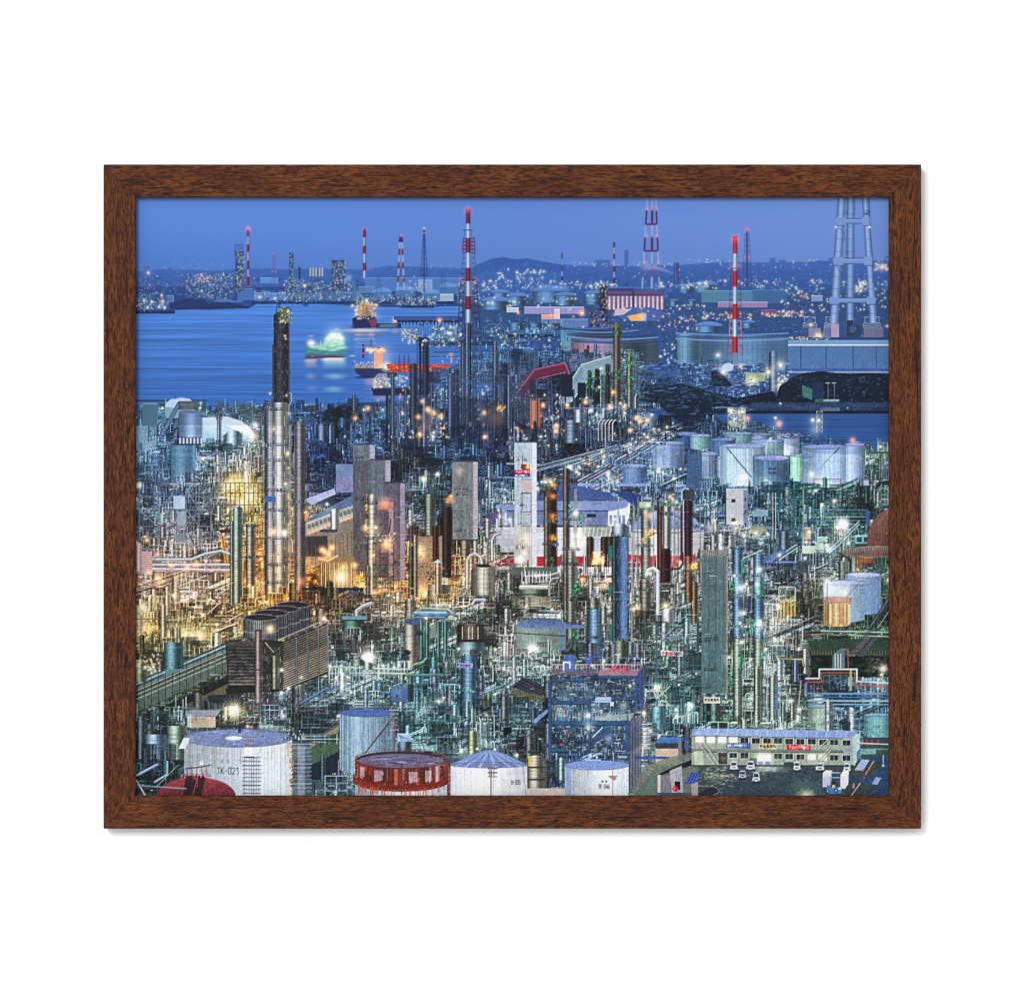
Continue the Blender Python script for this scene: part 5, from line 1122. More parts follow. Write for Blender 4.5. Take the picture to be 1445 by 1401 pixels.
def beige():
    wrap(588, 622, 757, 850, (142, 124, 104), 10, (182, 176, 168), (150, 128, 100)); glow(592, 778, 12, (255, 190, 100), .75); glow(596, 836, 14, (255, 175, 80), .7); lamp(590, 776, 1.5, YEL); lamp(584, 827, 2, YEL); lamp(600, 838, 2.2, YEL); ell(606, 778, 5, 9, (110, 130, 70), .3, .7)
    column(600, 613, 697, 755, (128, 138, 128), ring=4.5); column(624, 636.5, 714, 815, (66, 48, 44), ring=4); column(611, 618, 742, 792, (88, 50, 44), ring=5); glow(633, 705, 6, WARM, .8); lamp(636, 699.5, 1.5, WARM)
    column(583, 589, 755, 842, (150, 148, 138), ring=5); column(577, 583, 770, 850, (90, 100, 96), ring=5)
    for i in range(70): x, y = ru(600, 630), ru(800, 828); box(x, y, x + ru(.6, 4), y + ru(.6, 3), ((130, 128, 116), (40, 40, 44), (90, 84, 76))[rs.randint(3)], .8)
    column(604, 632, 825, 856, (150, 148, 138), ring=0, cap=False); column(614.5, 622, 793, 853, (168, 160, 142), ring=9, cap=False); poly([(611, 794), (617.5, 789), (624, 794)], (150, 180, 215))
at(852, beige)
def whx(): # long workshop behind
    poly([(428, 705), (472, 689), (474, 697), (440, 712)], (150, 160, 200)); poly([(430, 735), (500, 697), (500, 718), (430, 752)], (82, 108, 140)); poly([(430, 738), (500, 712), (500, 745), (430, 768)], (152, 156, 158)); poly([(430, 756), (500, 730), (500, 790), (430, 800)], (120, 116, 108)); poly([(430, 757), (462, 756), (462, 785), (430, 785)], (58, 58, 72))
    for k in range(12): x = 434 + k * 5.6; y = 749 - k * 2.1; box(x, y, x + 4.4, y + 5, (210, 170, 140)); box(x, y - 9, x + 4.4, y - 3, (95, 112, 110)); box(x, y + 24, x + .8, y + 54, (84, 84, 80))
    column(467, 478, 718, 748, (190, 198, 210), ring=0, cap=False); box(452, 747, 476, 751, (50, 66, 100)); star(461, 711, 5, CRE, 8); box(474, 655, 498, 672, (100, 125, 165)); box(474, 672, 498, 695, (120, 120, 165))
at(800, whx)
def litl():
    poly([(450, 790), (500, 785), (500, 840), (450, 840)], (128, 112, 88), .7); path([(450, 788), (462, 791), (476, 784)], 2.4, (190, 175, 140))
    for x in np.arange(452, 500, 6): column(x, x + 4, 795, 836, (178, 160, 130), ring=0, cap=False, lad=False)
    star(481, 814, 9, (255, 250, 220), 14); glow(481, 814, 12, CRE, .8)
    for x, y in ((454, 775), (458, 778), (463, 782), (500, 797), (484, 800), (511, 816), (468, 772)): glow(x, y, 5, WARM, .7); lamp(x, y, 1.5, (255, 190, 110))
    for i in range(60): x, y = ru(495, 520), ru(810, 832); box(x, y, x + ru(2, 8), y + ru(.8, 2), ((220, 150, 50), (240, 190, 90), (70, 60, 50))[rs.randint(3)], .8)
    poly([(427, 829), (513, 829), (521, 842), (424, 842)], (28, 38, 66)); [seg(x, 829.5, x - 3, 842, .7, (60, 84, 130), .8) for x in np.arange(430, 518, 3.2)]; poly([(513, 829), (524, 842), (521, 846), (513, 836)], (150, 150, 140)); box(476, 843, 482, 862, (80, 60, 64))
at(846, litl)
def bluecap():
    pipe([(503, 872), (503, 862), (512, 855), (524, 851)], 6, (120, 135, 160)); box(482, 869, 518, 875, (90, 140, 170)); box(482, 874, 518, 876, (40, 60, 66)); column(484, 514, 876, 900, (80, 124, 120), ring=0, cap=False, lad=False)
    pipe([(464, 903), (571, 903)], 2, (120, 140, 140))
at(904, bluecap)
def bluetank():
    column(571, 592, 878, 945, (150, 158, 150), ring=0, cap=False, light=.3); ell(583, 877, 12, 4.5, (66, 90, 140)); pipe([(588, 868), (594, 858), (632, 860), (640, 866)], 5, (96, 116, 120)); pipe([(586, 865), (630, 865)], 7, (84, 122, 160)); pipe([(586, 871), (628, 871)], 4, (66, 100, 130))
    for x in (592, 600, 616, 626): column(x, x + 5, 876, 930, (84, 132, 132), ring=0, cap=False)
    ell(591, 893, 4, 4, (40, 56, 76)); poly([(606, 900), (609, 882), (614, 880), (618, 900)], (110, 130, 120)); lamp(601, 872, 1.6, CRE); lamp(617, 854, 1.6, WHT); lamp(635, 854, 1.6, WHT)
at(945, bluetank)
def drum():
    pipe([(659, 830), (659, 790), (664, 783), (671, 781), (678, 786), (680, 796)], 4.4, (140, 142, 142)); column(665, 697.5, 797, 841, (168, 172, 166), ring=6.5, nz=.02, light=.5); ell(682, 798, 11, 2.4, (40, 42, 46)); [box(x, 803, x + .6, 840, (70, 74, 74)) for x in (672, 682, 690)]
    plat(642, 700, 842); pipe([(666, 853), (670, 846), (684, 846)], 4, (130, 148, 180)); pipe([(694, 790), (694, 762), (698, 755), (705, 752)], 3.6, (140, 145, 140))
    column(645, 682, 880, 906, (92, 88, 80), ring=0, cap=False, light=.5); [box(x, 884, x + .8, 904, (220, 215, 195), .7) for x in (652, 661, 666, 674)]; box(644, 902, 684, 906, (44, 40, 40)); column(648, 684, 906, 935, (120, 146, 155), ring=0, cap=False, lad=False)
    for i in range(90): x, y = ru(640, 700), ru(855, 880); box(x, y, x + ru(1, 5), y + ru(.6, 2), ((150, 158, 140), (28, 36, 36), (90, 100, 92))[rs.randint(3)], .8)
    for i in range(3): plat(640, 690, 862 + i * 8)
at(935, drum)
def col_sign():
    lattice(645, 680, 925, 645, 680, 1010, (40, 56, 84), 7, 1.2); column(651, 672, 925, 1008, (96, 140, 170), ring=6, cap=False, light=.45); [box(x, 925, x + 1.2, 1010, (44, 50, 84)) for x in (668, 673, 677)]; blob(650, 972, 670, 975, (60, 120, 110)); 
    box(648, 935.5, 667, 942, (130, 150, 225)); text('安全', 649, 936.5, 4.2, 3, (30, 30, 110), lw=.6, gap=.2); text('確認', 656, 936.8, 4, 3.6, (110, 40, 90), lw=.6, gap=.3); box(662, 936, 668, 942, (60, 80, 95), .0)
at(1010, col_sign)
def balld():
    poly([(560, 968), (570, 964), (584, 968), (584, 985), (572, 992), (560, 990)], (60, 90, 130)); column(565, 584, 965, 990, (86, 112, 120), ring=5, cap=False, lad=False); ell(563, 980, 12, 13.5, (70, 104, 152)); ell(561, 976, 7, 7, (96, 130, 178), .6, .6); ell(560, 981, 1.2, 1.5, (24, 30, 46))
    for t in np.linspace(0, 6.28, 10): seg(560, 981, 560 + 11 * math.cos(t), 981 + 12 * math.sin(t), .4, (44, 66, 104), .6)
    pipe([(572, 958), (574, 951), (584, 948)], 3, (150, 170, 110)); pipe([(574, 952), (625, 952)], 4, (64, 108, 112)); pipe([(537, 977), (550, 977)], 3, (50, 90, 140)); pipe([(580, 945), (582, 938), (596, 934), (602, 928)], 3.4, (84, 130, 120)); pipe([(470, 941), (580, 944)], 1.8, (130, 160, 150)); pipe([(530, 949), (573, 950)], 1.8, (150, 170, 150))
    for k in range(8): m_loop(590 + k * 6, 1012, 1.2)
    box(630, 1003, 642, 1014, (150, 144, 132)); pipe([(560, 1013), (640, 1016)], 1.8, (70, 120, 120)); glow(600, 1000, 12, (190, 240, 220), .35)
    for x, y, r in ((540, 938.5, 1.9), (563, 937.5, 1.9), (556, 941, 1.2), (582, 1013, 2.2), (619, 989.5, 2.4), (477, 1010, 2), (482, 969, 1.5), (525, 912, 1.8), (626, 984, 1.3), (686, 1009, 2.2), (647, 915, 1.6), (699, 916, 1.7), (711, 943, 1.7), (469, 913, 1.3)): star(x, y, r * 2.6, (255, 248, 220), 8)
    star(519, 928.5, 20, (255, 245, 225), 22); glow(519, 928, 9, WHT, 1); ell(519, 928, 3.2, 3.2, WHT); column(513, 526, 934, 945, (150, 180, 165), ring=0, lad=False)
    for x, w in ((474, 14), (539, 24), (568, 10)): [ell(x + ru(0, w), 924 + ru(-7, 7), 3, 2, C((30, 50, 50)) * ru(.6, 1.5), .5) for q in range(30)]; column(496, 515, 929, 939, (120, 150, 140), ring=0, lad=False)
at(1016, balld)
tow(571, 590, 910, 944, (170, 160, 150), ring=0, zy=946, cap=False); tow(661, 673, 1030, 1064, (150, 165, 130), ring=7, zy=1064)
for k in range(5): at(1004, pipe, [(683, 980 + k * 7), (720, 962 + k * 8)] if k == 0 else [(680, 983 + k * 6.5), (775, 985 + k * 6.5)], 1.8, (84, 120, 150) if k % 2 else (70, 110, 112))
for k in range(4): at(1032, lattice, 683 + k * 14, 697 + k * 14, 1008, 683 + k * 14, 697 + k * 14, 1020, (110, 140, 130), 1, .7)
at(1045, box, 694, 1024, 706, 1040, (12, 16, 22)); at(1045, box, 710, 1026, 722, 1040, (14, 18, 26)); at(1046, box, 688, 1010, 689, 1046, (170, 160, 140))
# ---- centre: white and blue towers, big banded tanks
def backtanks():
    column(700, 862, 744, 822, (178, 184, 198), ring=0, cap=False, lad=False, light=.5, soft=.8); column(700, 862, 785, 799, (165, 36, 58), ring=0, cap=False, lad=False, light=.5, soft=.7)
    poly([(886, 748), (890, 742), (905, 728), (925, 721), (945, 719), (965, 722), (982, 732), (992, 748)], (136, 150, 190), 1, (110, 130, 182)); column(880, 993, 747, 862, (186, 188, 192), ring=0, cap=False, lad=False, light=.4, soft=.75)
    i = [(880 + 113 * t, 781 + 4 * math.sin(t * math.pi)) for t in np.linspace(0, 1, 16)]
    poly(i + [(993, 797), (960, 802), (930, 802), (880, 797)], (172, 40, 66)); path([(p[0], p[1] - 33) for p in i], 1, (60, 66, 84))
    for k in range(70): x = ru(881, 992); box(x, ru(782, 790), x + ru(.6, 3), ru(790, 800), ((140, 30, 50), (205, 90, 110))[rs.randint(2)], .5)
    for x in np.arange(886, 992, 9): box(x, 750, x + .5, 860, (140, 145, 150), .5)
    text('TK-5', 896, 768, 5, 2, (70, 70, 80), lw=.8, gap=.5); path([(943, 722), (985, 745)], 1.2, (60, 66, 80)); [box(x, 714, x + .8, 790, (130, 134, 140), .6) for x in (895, 950, 960)]
    glow(1003, 744, 8, (240, 170, 150), .4)
at(780, backtanks)
def whiteblds():
    poly([(710, 716), (735, 707), (890, 707), (884, 717), (858, 722), (712, 724)], (112, 132, 182)); poly([(795, 681), (860, 695), (872, 706), (740, 706), (785, 690)], (66, 88, 140)); poly([(858, 722), (884, 716), (889, 708), (889, 724), (884, 742), (858, 742)], (200, 205, 225)); poly([(715, 722), (858, 720), (858, 742), (760, 745), (715, 742)], (98, 114, 158))
    box(715, 720, 858, 722, (60, 74, 120)); box(828, 725, 841, 730, (34, 44, 70)); [box(860 + k * 6, 727, 864 + k * 6, 740, (110, 125, 170)) for k in range(4)]; poly([(858, 690), (905, 700), (905, 716), (892, 712), (872, 698)], (44, 70, 125)); box(700, 712, 712, 742, (108, 140, 200)); column(701, 708, 717, 760, (200, 196, 190), ring=5)
    box(715, 741, 860, 745, (60, 56, 76)); poly([(672, 744), (700, 720), (704, 722), (704, 748), (676, 750)], (70, 84, 124)); seg(676, 738, 702, 724, 1.2, (130, 60, 76)); box(676, 748, 715, 757, (120, 140, 190))
at(746, whiteblds)
for i in range(46):
    x = ru(786, 990); y = ru(806, 822); at(y + 50, (m_vert, m_grit, m_bigves, m_vert)[i % 4], x, y, .9)
for i in range(26):
    x = ru(706, 990); y = ru(742, 752); at(790, (m_grit, m_vert)[i % 2], x, y, .8)
for x in (872, 893, 900, 922, 952, 957, 988): at(870, seg, x, ru(700, 730), x, 830, ru(.8, 2), (110, 116, 118))
def whitetower():
    wrap(726, 750, 624, 770, (164, 180, 194), 7.6, (192, 200, 222)); wrap(726, 750, 742, 810, (168, 172, 168), 7.6, (186, 192, 210)); box(726, 622.5, 758, 624.5, (60, 70, 90))
    box(737, 640, 738, 720, (90, 100, 110)); seg(732, 630, 742, 650, .7, (110, 124, 134)); box(735, 655, 744, 662, (70, 90, 84)); box(737, 656, 748, 663, (130, 40, 50)); glow(745, 659, 4.5, (255, 150, 50), 1); ell(744.5, 658, 1.8, 2, (255, 220, 120))
    box(725.5, 663, 748, 668.4, (170, 24, 48)); box(725.5, 668.4, 748, 673, (38, 40, 124)); text('チョットマテ', 728, 664, 2.8, 2, (245, 230, 235), lw=.55, gap=.22); text('着行', 740.5, 664, 3.2, 3, (240, 225, 230), lw=.5, gap=.25); text('指差し呼称確認ヨシ!', 726.5, 669.4, 2.4, 1.7, (215, 220, 245), lw=.45, gap=.22)
    for y in (676, 695, 722, 742, 762): box(735, y, 750, y + 1, (84, 84, 90)); 
    box(736, 677, 749, 694, (176, 160, 160)); glow(742, 758, 9, (255, 190, 140), .55); glow(745, 765, 6, (255, 200, 150), .5); path([(735, 740), (735, 696), (749, 696), (749, 740)], .8, (80, 84, 90)); seg(741, 726, 747, 726, 1, (190, 60, 60)); star(719, 733, 5, CRE, 10); lamp(734, 789.5, 2, WHT); lamp(756, 812, 2, WHT); glow(733, 790, 5, CRE, .7)
    box(744, 790, 746, 806, (60, 66, 70))
at(812, whitetower)
def col_a():
    column(768, 785, 684, 806, (92, 68, 56), ring=3.4, light=.3); column(768, 775, 700, 806, (120, 112, 100), ring=3.4, lad=False); [glow(x, y, 5, (255, 150, 50), .8) for x, y in ((780, 685), (780, 700), (780, 728), (780, 758))]; [blob(777, y, 783, y + 8, (240, 150, 50), .7) for y in (680, 728, 754)]; blob(776, 784, 782, 802, (60, 100, 70), .8); [plat(764, 789, y) for y in (690, 736, 768)]
    glow(775, 678, 6, (220, 220, 150), .6); star(803.5, 659.5, 7, (240, 255, 220), 10)
at(815, col_a)
def col_b():
    column(795, 803, 660, 910, (112, 104, 100), ring=3.2, light=.3); column(800, 811, 775, 915, (130, 136, 128), ring=4.5, light=.4); blob(800.5, 711, 806, 735, (44, 120, 92)); blob(816, 722, 821, 742, (40, 120, 84)); blob(808, 822, 816, 842, (36, 112, 84)); blob(793, 862, 799, 880, (30, 110, 84)); blob(808, 888, 816, 912, (34, 116, 84)); box(810, 690, 814, 770, (120, 124, 120))
    for y in (733, 775, 796, 846, 880): plat(791, 821, y, (56, 62, 60))
    star(812.5, 723.5, 8, (240, 255, 225), 12); star(809, 767, 5, CRE, 8); star(818, 748, 5, CRE, 8); star(818, 771, 5, CRE, 8); glow(816, 755, 9, CRE, .4)
at(916, col_b)
def oven():
    for x in (828, 848, 856): column(x, x + 9, 757, 800, (72, 60, 56), ring=0, cap=False)
    glow(844, 790, 8, (255, 130, 50), .8); [lamp(ru(836, 852), ru(778, 796), ru(.6, 1.3), WARM) for i in range(30)]; box(818, 797, 870, 799, (50, 40, 42)); box(818, 812, 864, 815, (60, 44, 46)); glow(822, 817, 5, (255, 140, 50), .9); glow(858, 818, 5, (255, 140, 50), .9); [box(820 + k * 7, 820, 824 + k * 7, 838, (190, 160, 110), .6) for k in range(6)]
    box(822, 742, 862, 757, (130, 140, 130), .7); [seg(824 + k * 6, 757, 826 + k * 6, 744, .8, (220, 220, 200)) for k in range(7)]; path([(825, 742), (827, 733), (832, 731), (838, 740)], .7, (170, 150, 100)); glow(822, 765, 6, (255, 190, 80), .6)
at(840, oven)
def bluetower():
    column(864, 886, 742, 905, (74, 104, 146), ring=0, light=.72, nz=.03); column(864, 886, 738, 756, (150, 165, 185), ring=0); column(864, 870, 760, 905, (72, 88, 92), ring=0, lad=False, cap=False)
    for i in range(200): x, y = ru(870, 885), ru(765, 900); box(x, y, x + ru(.4, 1.2), y + ru(2, 9), ((96, 146, 205), (36, 76, 130), (120, 160, 200))[rs.randint(3)], .4)
    column(867, 885, 903, 940, (120, 130, 116), ring=0, cap=False); plat(860, 892, 903); plat(860, 892, 756); box(859, 770, 864, 790, (40, 110, 104)); box(859, 825, 864, 840, (40, 110, 104)); box(860, 880, 864, 905, (40, 110, 104)); path([(872, 738), (873, 716), (876, 714)], 1.6, (120, 150, 190)); star(867, 732, 4, YEL, 6); box(891, 757, 892.4, 905, (150, 150, 150))
at(942, bluetower)
def steelcol():
    column(828.5, 847.5, 858, 930, (110, 148, 184), ring=5, light=.5); plat(825, 850, 858); column(831, 845, 842, 858, (130, 132, 128), ring=0); plat(825, 852, 899); path([(842, 841), (836, 835), (840, 827)], 2, (110, 130, 160)); glow(838, 920, 4, CRE, .4); column(848, 856, 855, 880, (150, 155, 150), ring=0)
at(930, steelcol)
def ductbox():
    box(722, 800, 786, 810, (84, 100, 96)); pipe([(735, 828), (776, 828)], 6, (150, 165, 150)); column(733, 776, 832, 842, (110, 126, 116), ring=0, cap=False, lad=False); box(728, 858, 780, 864, (34, 62, 80)); box(718, 838, 784, 839.5, (50, 60, 56)); pipe([(775, 840), (775, 822), (780, 816), (788, 815)], 3, (120, 124, 118)); pipe([(770, 818), (772, 812), (786, 808)], 2, (170, 175, 165))
    path([(740, 800), (740, 812), (770, 812)], 1, (200, 205, 195)); [box(736 + k * 5, 806, 737 + k * 5, 822, (205, 205, 190)) for k in range(9)]; lamp(755, 812, 2, WHT); lamp(738, 822, 1.3, CRE); lamp(739, 864, 2, WHT); lamp(740, 780, 1.5, CRE); [box(ru(722, 790), 842, ru(722, 790), 858, (150, 150, 130), .15) for i in range(10)]; glow(760, 868, 8, CRE, .35)
at(866, ductbox)
def tk5028():
    column(727, 798, 884, 926, (128, 146, 140), ring=0, cap=False, lad=False, light=.3, nz=.01, soft=.7); poly([(727, 884), (735, 876), (760, 871), (790, 873), (800, 880), (826, 882), (826, 886), (798, 887), (760, 888)], (76, 96, 132), 1, (98, 122, 165))
    for x in np.arange(730, 798, 5): box(x, 888, x + .5, 924, (94, 112, 110), .6)
    box(790, 886, 798, 926, (80, 116, 160), .6); seg(716, 892, 797, 897, 1.2, (44, 34, 40)); text('TK5028', 757, 906, 5.4, 2.5, (44, 50, 60), lw=.9, gap=.35)
    glow(751, 917, 9, (255, 240, 225), 1); ell(750, 915, 5, 3.4, WHT, 1, .3); ell(753.5, 922, 2.6, 4.6, WHT, 1, .3); column(744.5, 760, 931, 960, (110, 150, 140), ring=0, cap=False); box(743, 930, 762, 935, (120, 165, 195))
at(930, tk5028)
# green-topped pair and duct, centre right
def rightcols():
    column(905, 917, 712, 870, (150, 150, 140), ring=4, light=.5); box(902, 708, 919, 717, (150, 165, 140)); star(914, 713, 5, WHT, 8); glow(916, 728, 5, WARM, .7); glow(917, 752, 6, (255, 180, 60), .9); blob(913, 747, 922, 757, (200, 150, 60), .8); blob(904, 756, 909, 768, (220, 140, 50), .8); plat(900, 922, 718, (60, 110, 90)); plat(900, 922, 770)
    column(936, 946, 706, 774, (150, 158, 155), ring=0); column(931, 946, 774, 822, (62, 34, 46), ring=4, cap=False); column(929.5, 934, 712, 820, (110, 74, 58), ring=0); plat(926, 962, 712, (60, 110, 86)); plat(930, 951, 725); pipe([(928, 830), (928, 704), (932, 700), (936, 702)], 1.8, (58, 38, 48)); box(960, 714, 963.5, 790, (84, 42, 54)); box(963.6, 700, 965, 800, (150, 165, 200)); lamp(945, 701, 1.8, WARM); lamp(954.5, 708, 1.4, CRE)
    column(966, 976, 705, 785, (70, 42, 58), ring=5, light=.4); column(967, 977, 785, 850, (130, 104, 80), ring=5, cap=False); box(963, 690, 980, 705, (60, 70, 72)); glow(979, 800, 6, (255, 150, 40), 1); blob(975, 792, 983, 806, (235, 130, 50), .8); lamp(979, 797, 1.5, YEL); path([(962, 705), (962, 692), (966, 688), (971, 690)], 1.8, (150, 175, 215)); plat(962, 986, 806)
    pipe([(928, 802), (945, 803), (958, 802), (963, 796), (963, 780)], 1.8, (60, 40, 50))
    pipe([(911, 815), (914, 804), (922, 801), (928, 806), (928, 840), (928, 880)], 5, (150, 168, 180)); column(904, 917, 815, 885, (132, 130, 120), ring=7, light=.4); plat(899, 922, 815); plat(899, 922, 832); star(917, 809, 5, CRE, 8); blob(896, 828, 901, 850, (50, 110, 80)); column(934, 951, 858, 884, (190, 195, 215), ring=0)
    pipe([(912, 892), (915, 880), (922, 878), (927, 884)], 3, (120, 110, 92)); glow(895, 860, 6, (255, 150, 70), .6); [lamp(ru(888, 905), ru(852, 872), ru(.6, 1.2), WARM) for i in range(14)]; lamp(939, 854, 2, YEL); glow(939, 854, 7, YEL, .6)
    column(976, 984, 820, 880, (130, 110, 84), ring=4)
at(888, rightcols)
# dark frames, green-blue stair bridge and banner
def stairs():
    for k in range(3): seg(937, 898 + k * 4, 970, 866 + k * 4, 1, ((110, 150, 165), (30, 50, 60), (84, 120, 130))[k])
    seg(935, 899, 985, 899, 1.4, (110, 150, 165)); seg(970, 898, 985, 916, 1.2, (84, 120, 130)); seg(936, 925, 985, 925, 2.4, (40, 76, 96)); [box(x, 880, x + 2, 1000, (50, 96, 108)) for x in (926, 964)]; seg(908, 963, 985, 963, 2, (50, 100, 104)); box(983, 872, 987, 910, (50, 84, 90))
    poly([(932, 917.5), (964, 919), (963.5, 926), (933, 925)], (205, 195, 185)); text('安全', 934, 919, 5, 3.2, (120, 70, 60), lw=.6, gap=.2); text('最優先', 939, 919.3, 5, 4.6, (150, 40, 56), lw=.8, gap=.12); text('確認行', 952, 919.8, 4.8, 3, (40, 60, 100), lw=.7, gap=.15)
    for x in (930, 945): seg(927, 985, x, 968, 1, (190, 190, 150)) 
    star(926.5, 970, 12, (255, 250, 220), 16); pipe([(911, 975), (922, 974), (926, 985)], 1.6, (190, 200, 160)); seg(927, 970, 942, 985, 1.2, (180, 180, 150))
    column(919, 938, 996, 1036, (112, 170, 184), ring=0, light=.4); [ell(ru(921, 936), ru(1000, 1032), 1.6, 3, (56, 108, 128), .5) for i in range(16)]; pipe([(929, 996), (933, 988), (940, 990), (945, 996)], 2, (150, 165, 140))
    for k in range(6): m_loop(950 + k * 6, 1020, 1.5)
    star(975.5, 995, 8, (240, 250, 220), 10); lamp(954, 1001, 2, (200, 255, 240)); lamp(954, 1010, 1.6, WHT)
at(1036, stairs)
# ---- blue steel process frame
def blueframe():
    box(776, 945, 906, 1062, (44, 62, 76), .7)
    for i in range(10): pool(ru(785, 890), ru(960, 1050), 24, (220, 235, 225), .9)
    for i in range(1500):
        x, y = ru(776, 900), ru(944, 1060); c = ((140, 165, 175), (22, 32, 48), (60, 90, 120), (180, 190, 180), (84, 110, 110), (36, 70, 130))[rs.randint(6)]
        if rs.rand() < .5: box(x, y, x + ru(.6, 1.6), y + ru(2, 8), c, .7)
        else: box(x, y, x + ru(2, 8), y + ru(.5, 1.4), c, .7)
    B = (52, 84, 122); BD = (34, 54, 84)
    for y, a, b, h in ((958, 778, 832, 3), (953, 845, 902, 4), (984, 836, 900, 3), (988, 776, 834, 5), (1017, 775, 887, 6), (1056, 774, 800, 4)): box(a, y, b, y + h, B); box(a, y + h, b, y + h + 1.2, (16, 24, 40))
    for x, a, b, w in ((773.5, 960, 1066, 4), (829.5, 985, 1060, 3.6), (882.5, 1020, 1060, 8), (896, 950, 1002, 4), (903, 955, 1000, 3)): box(x, a, x + w, b, B); box(x + w, a, x + w + .8, b, BD)
    box(890, 1017, 900, 1062, BD); poly([(888, 1017), (905, 1007), (905, 1110), (888, 1115)], (84, 92, 106)); poly([(890, 1060), (905, 1052), (905, 1105), (888, 1114)], (104, 108, 118)); [box(888 + k * 4, 1020, 888.8 + k * 4, 1110, (60, 66, 90)) for k in range(5)]
    poly([(843, 950), (852, 942), (905, 944), (900, 953), (845, 953)], (140, 112, 128)); [box(x, 937, x + .7, 945, (200, 170, 170)) for x in np.arange(779, 906, 4)]; box(778, 937, 906, 937.8, (190, 170, 170)); blob(857, 938.5, 887, 944, (190, 50, 64)); poly([(900, 948), (908, 940), (909, 1000), (903, 1004)], (60, 80, 120), .8)
    box(778, 944, 842, 952, (112, 96, 110), .7); box(796, 924, 812, 946, (60, 100, 190), .7); path([(795, 945), (795, 934), (804, 934), (804, 942)], 2, (225, 230, 225)); ell(831, 933, 4.6, 4.6, (60, 90, 190)); pipe([(825, 926), (840, 926), (851, 926)], 1.6, (50, 80, 170)); seg(872, 924, 872, 936, 1.2, (170, 210, 190)); box(868, 922.6, 876, 923.8, (190, 220, 210))
    poly([(838, 991), (842, 983), (862, 983), (862, 991)], (120, 150, 200)); [seg(840, 984 + k * 2, 862, 984 + k * 2, .6, (190, 205, 225)) for k in range(4)]; poly([(840, 1010), (895, 1006), (890, 1016), (840, 1016)], (150, 165, 160), .7); box(861, 990, 866, 996, (170, 195, 210)); [box(x, 1004, x + .7, 1016, (150, 170, 190)) for x in np.arange(780, 890, 4)]
    for x, y in ((798, 1030), (789, 1045), (796, 998)): blob(x, y, x + 2.4, y + 6, (190, 40, 60))
    poly([(838, 1030), (862, 1024), (862, 1034), (838, 1050)], (60, 84, 120)); seg(836, 1040, 850, 1026, 1.2, (200, 215, 215)); glow(858, 1042, 6, (200, 230, 240), .35); glow(790, 1005, 8, (200, 220, 220), .35); glow(880, 994, 7, (210, 240, 220), .4)
    poly([(750, 1018), (772, 1000), (774, 1004), (756, 1020)], (100, 130, 190)); 
    for y in (1009, 1028): star(830, y, 0.1, CRE, 1)
    star(830, 1009, 7, (255, 240, 200), 10); glow(830, 1024, 6, GRN, .5); star(908.5, 1006, 8, (255, 245, 200), 12); lamp(917, 1031, 2.4, CRE); lamp(909, 1053, 2.2, CRE); lamp(889, 967.5, 1.5, YEL); lamp(852, 932, 2, (210, 240, 240))
    scaf(907, 1020, 916, 1056, (140, 145, 140))
    for k in range(12): seg(907, 1060 + k * 4, 913, 1060 + k * 4, .8, (190, 190, 180))
at(1130, blueframe)
def shed():
    poly([(721, 969), (739, 955), (772, 971), (765, 982)], (48, 52, 62)); [seg(738 - k * 4, 956 + k * 3, 768 - k * 3, 972 + k * 2.6, .5, (130, 140, 160), .6) for k in range(5)]; poly([(722, 970), (766, 983), (772, 974), (772, 999), (722, 996)], (98, 100, 84)); [box(x, 974, x + .6, 998, (62, 66, 58)) for x in np.arange(724, 772, 2.6)]; box(715, 990, 772, 992.6, (64, 96, 160)); box(715, 998, 772, 1001, (60, 90, 150)); box(716, 994, 746, 998, (205, 190, 165)); seg(684, 976, 722, 962, 2.4, (130, 160, 190)); pipe([(715, 966), (728, 958)], 2, (100, 140, 190))
at(1001, shed)
def smallbld():
    poly([(925, 1048), (930, 1040), (961, 1040), (960, 1048)], (64, 110, 180)); box(925, 1048, 957, 1056, (60, 70, 74)); box(925, 1056, 957, 1078, (178, 162, 148)); poly([(957, 1048), (961, 1040), (962, 1070), (957, 1078)], (120, 116, 112)); box(895, 1067, 945, 1070.5, (56, 84, 150)); [box(x, 1070, x + 1, 1090, (120, 116, 108)) for x in (935, 941, 946)]
    poly([(910, 1080), (945, 1068), (985, 1060), (985, 1122), (890, 1122)], (112, 118, 108), .8); poly([(900, 1122), (925, 1090), (935, 1094), (915, 1122)], (90, 116, 108))
    poly([(927, 1093), (950, 1082), (985, 1068), (975, 1080), (934, 1093)], (28, 34, 48)); box(928, 1093, 932, 1118, (180, 178, 180)); poly([(945, 1087), (962, 1080), (964, 1118), (948, 1118)], (150, 150, 158)); box(933, 1094, 946, 1118, (120, 118, 130)); box(928, 1118, 985, 1124, (70, 84, 110)); box(952, 1102, 960, 1114, (26, 28, 40)); ell(953, 1112.5, 4, 4, (190, 24, 56)); ell(952, 1112, 1.2, 1.2, (230, 120, 140))
    poly([(966, 1104), (975, 1090), (986, 1090), (984, 1104), (968, 1106)], (40, 66, 150)); [seg(968 + k * 4, 1104, 974 + k * 4, 1091, .7, (100, 130, 200)) for k in range(4)]; poly([(975, 1106), (985, 1103), (985, 1122), (976, 1122)], (150, 140, 140)); poly([(974, 1040), (978, 1028), (985, 1028), (985, 1040)], (90, 140, 200)); box(977, 1042, 986, 1056, (200, 200, 195)); box(977, 1056, 986, 1080, (130, 150, 130)); box(966, 1037, 969, 1056, (50, 80, 150)); ell(970, 1053, 5, 2, (60, 90, 170))
at(1196, smallbld)
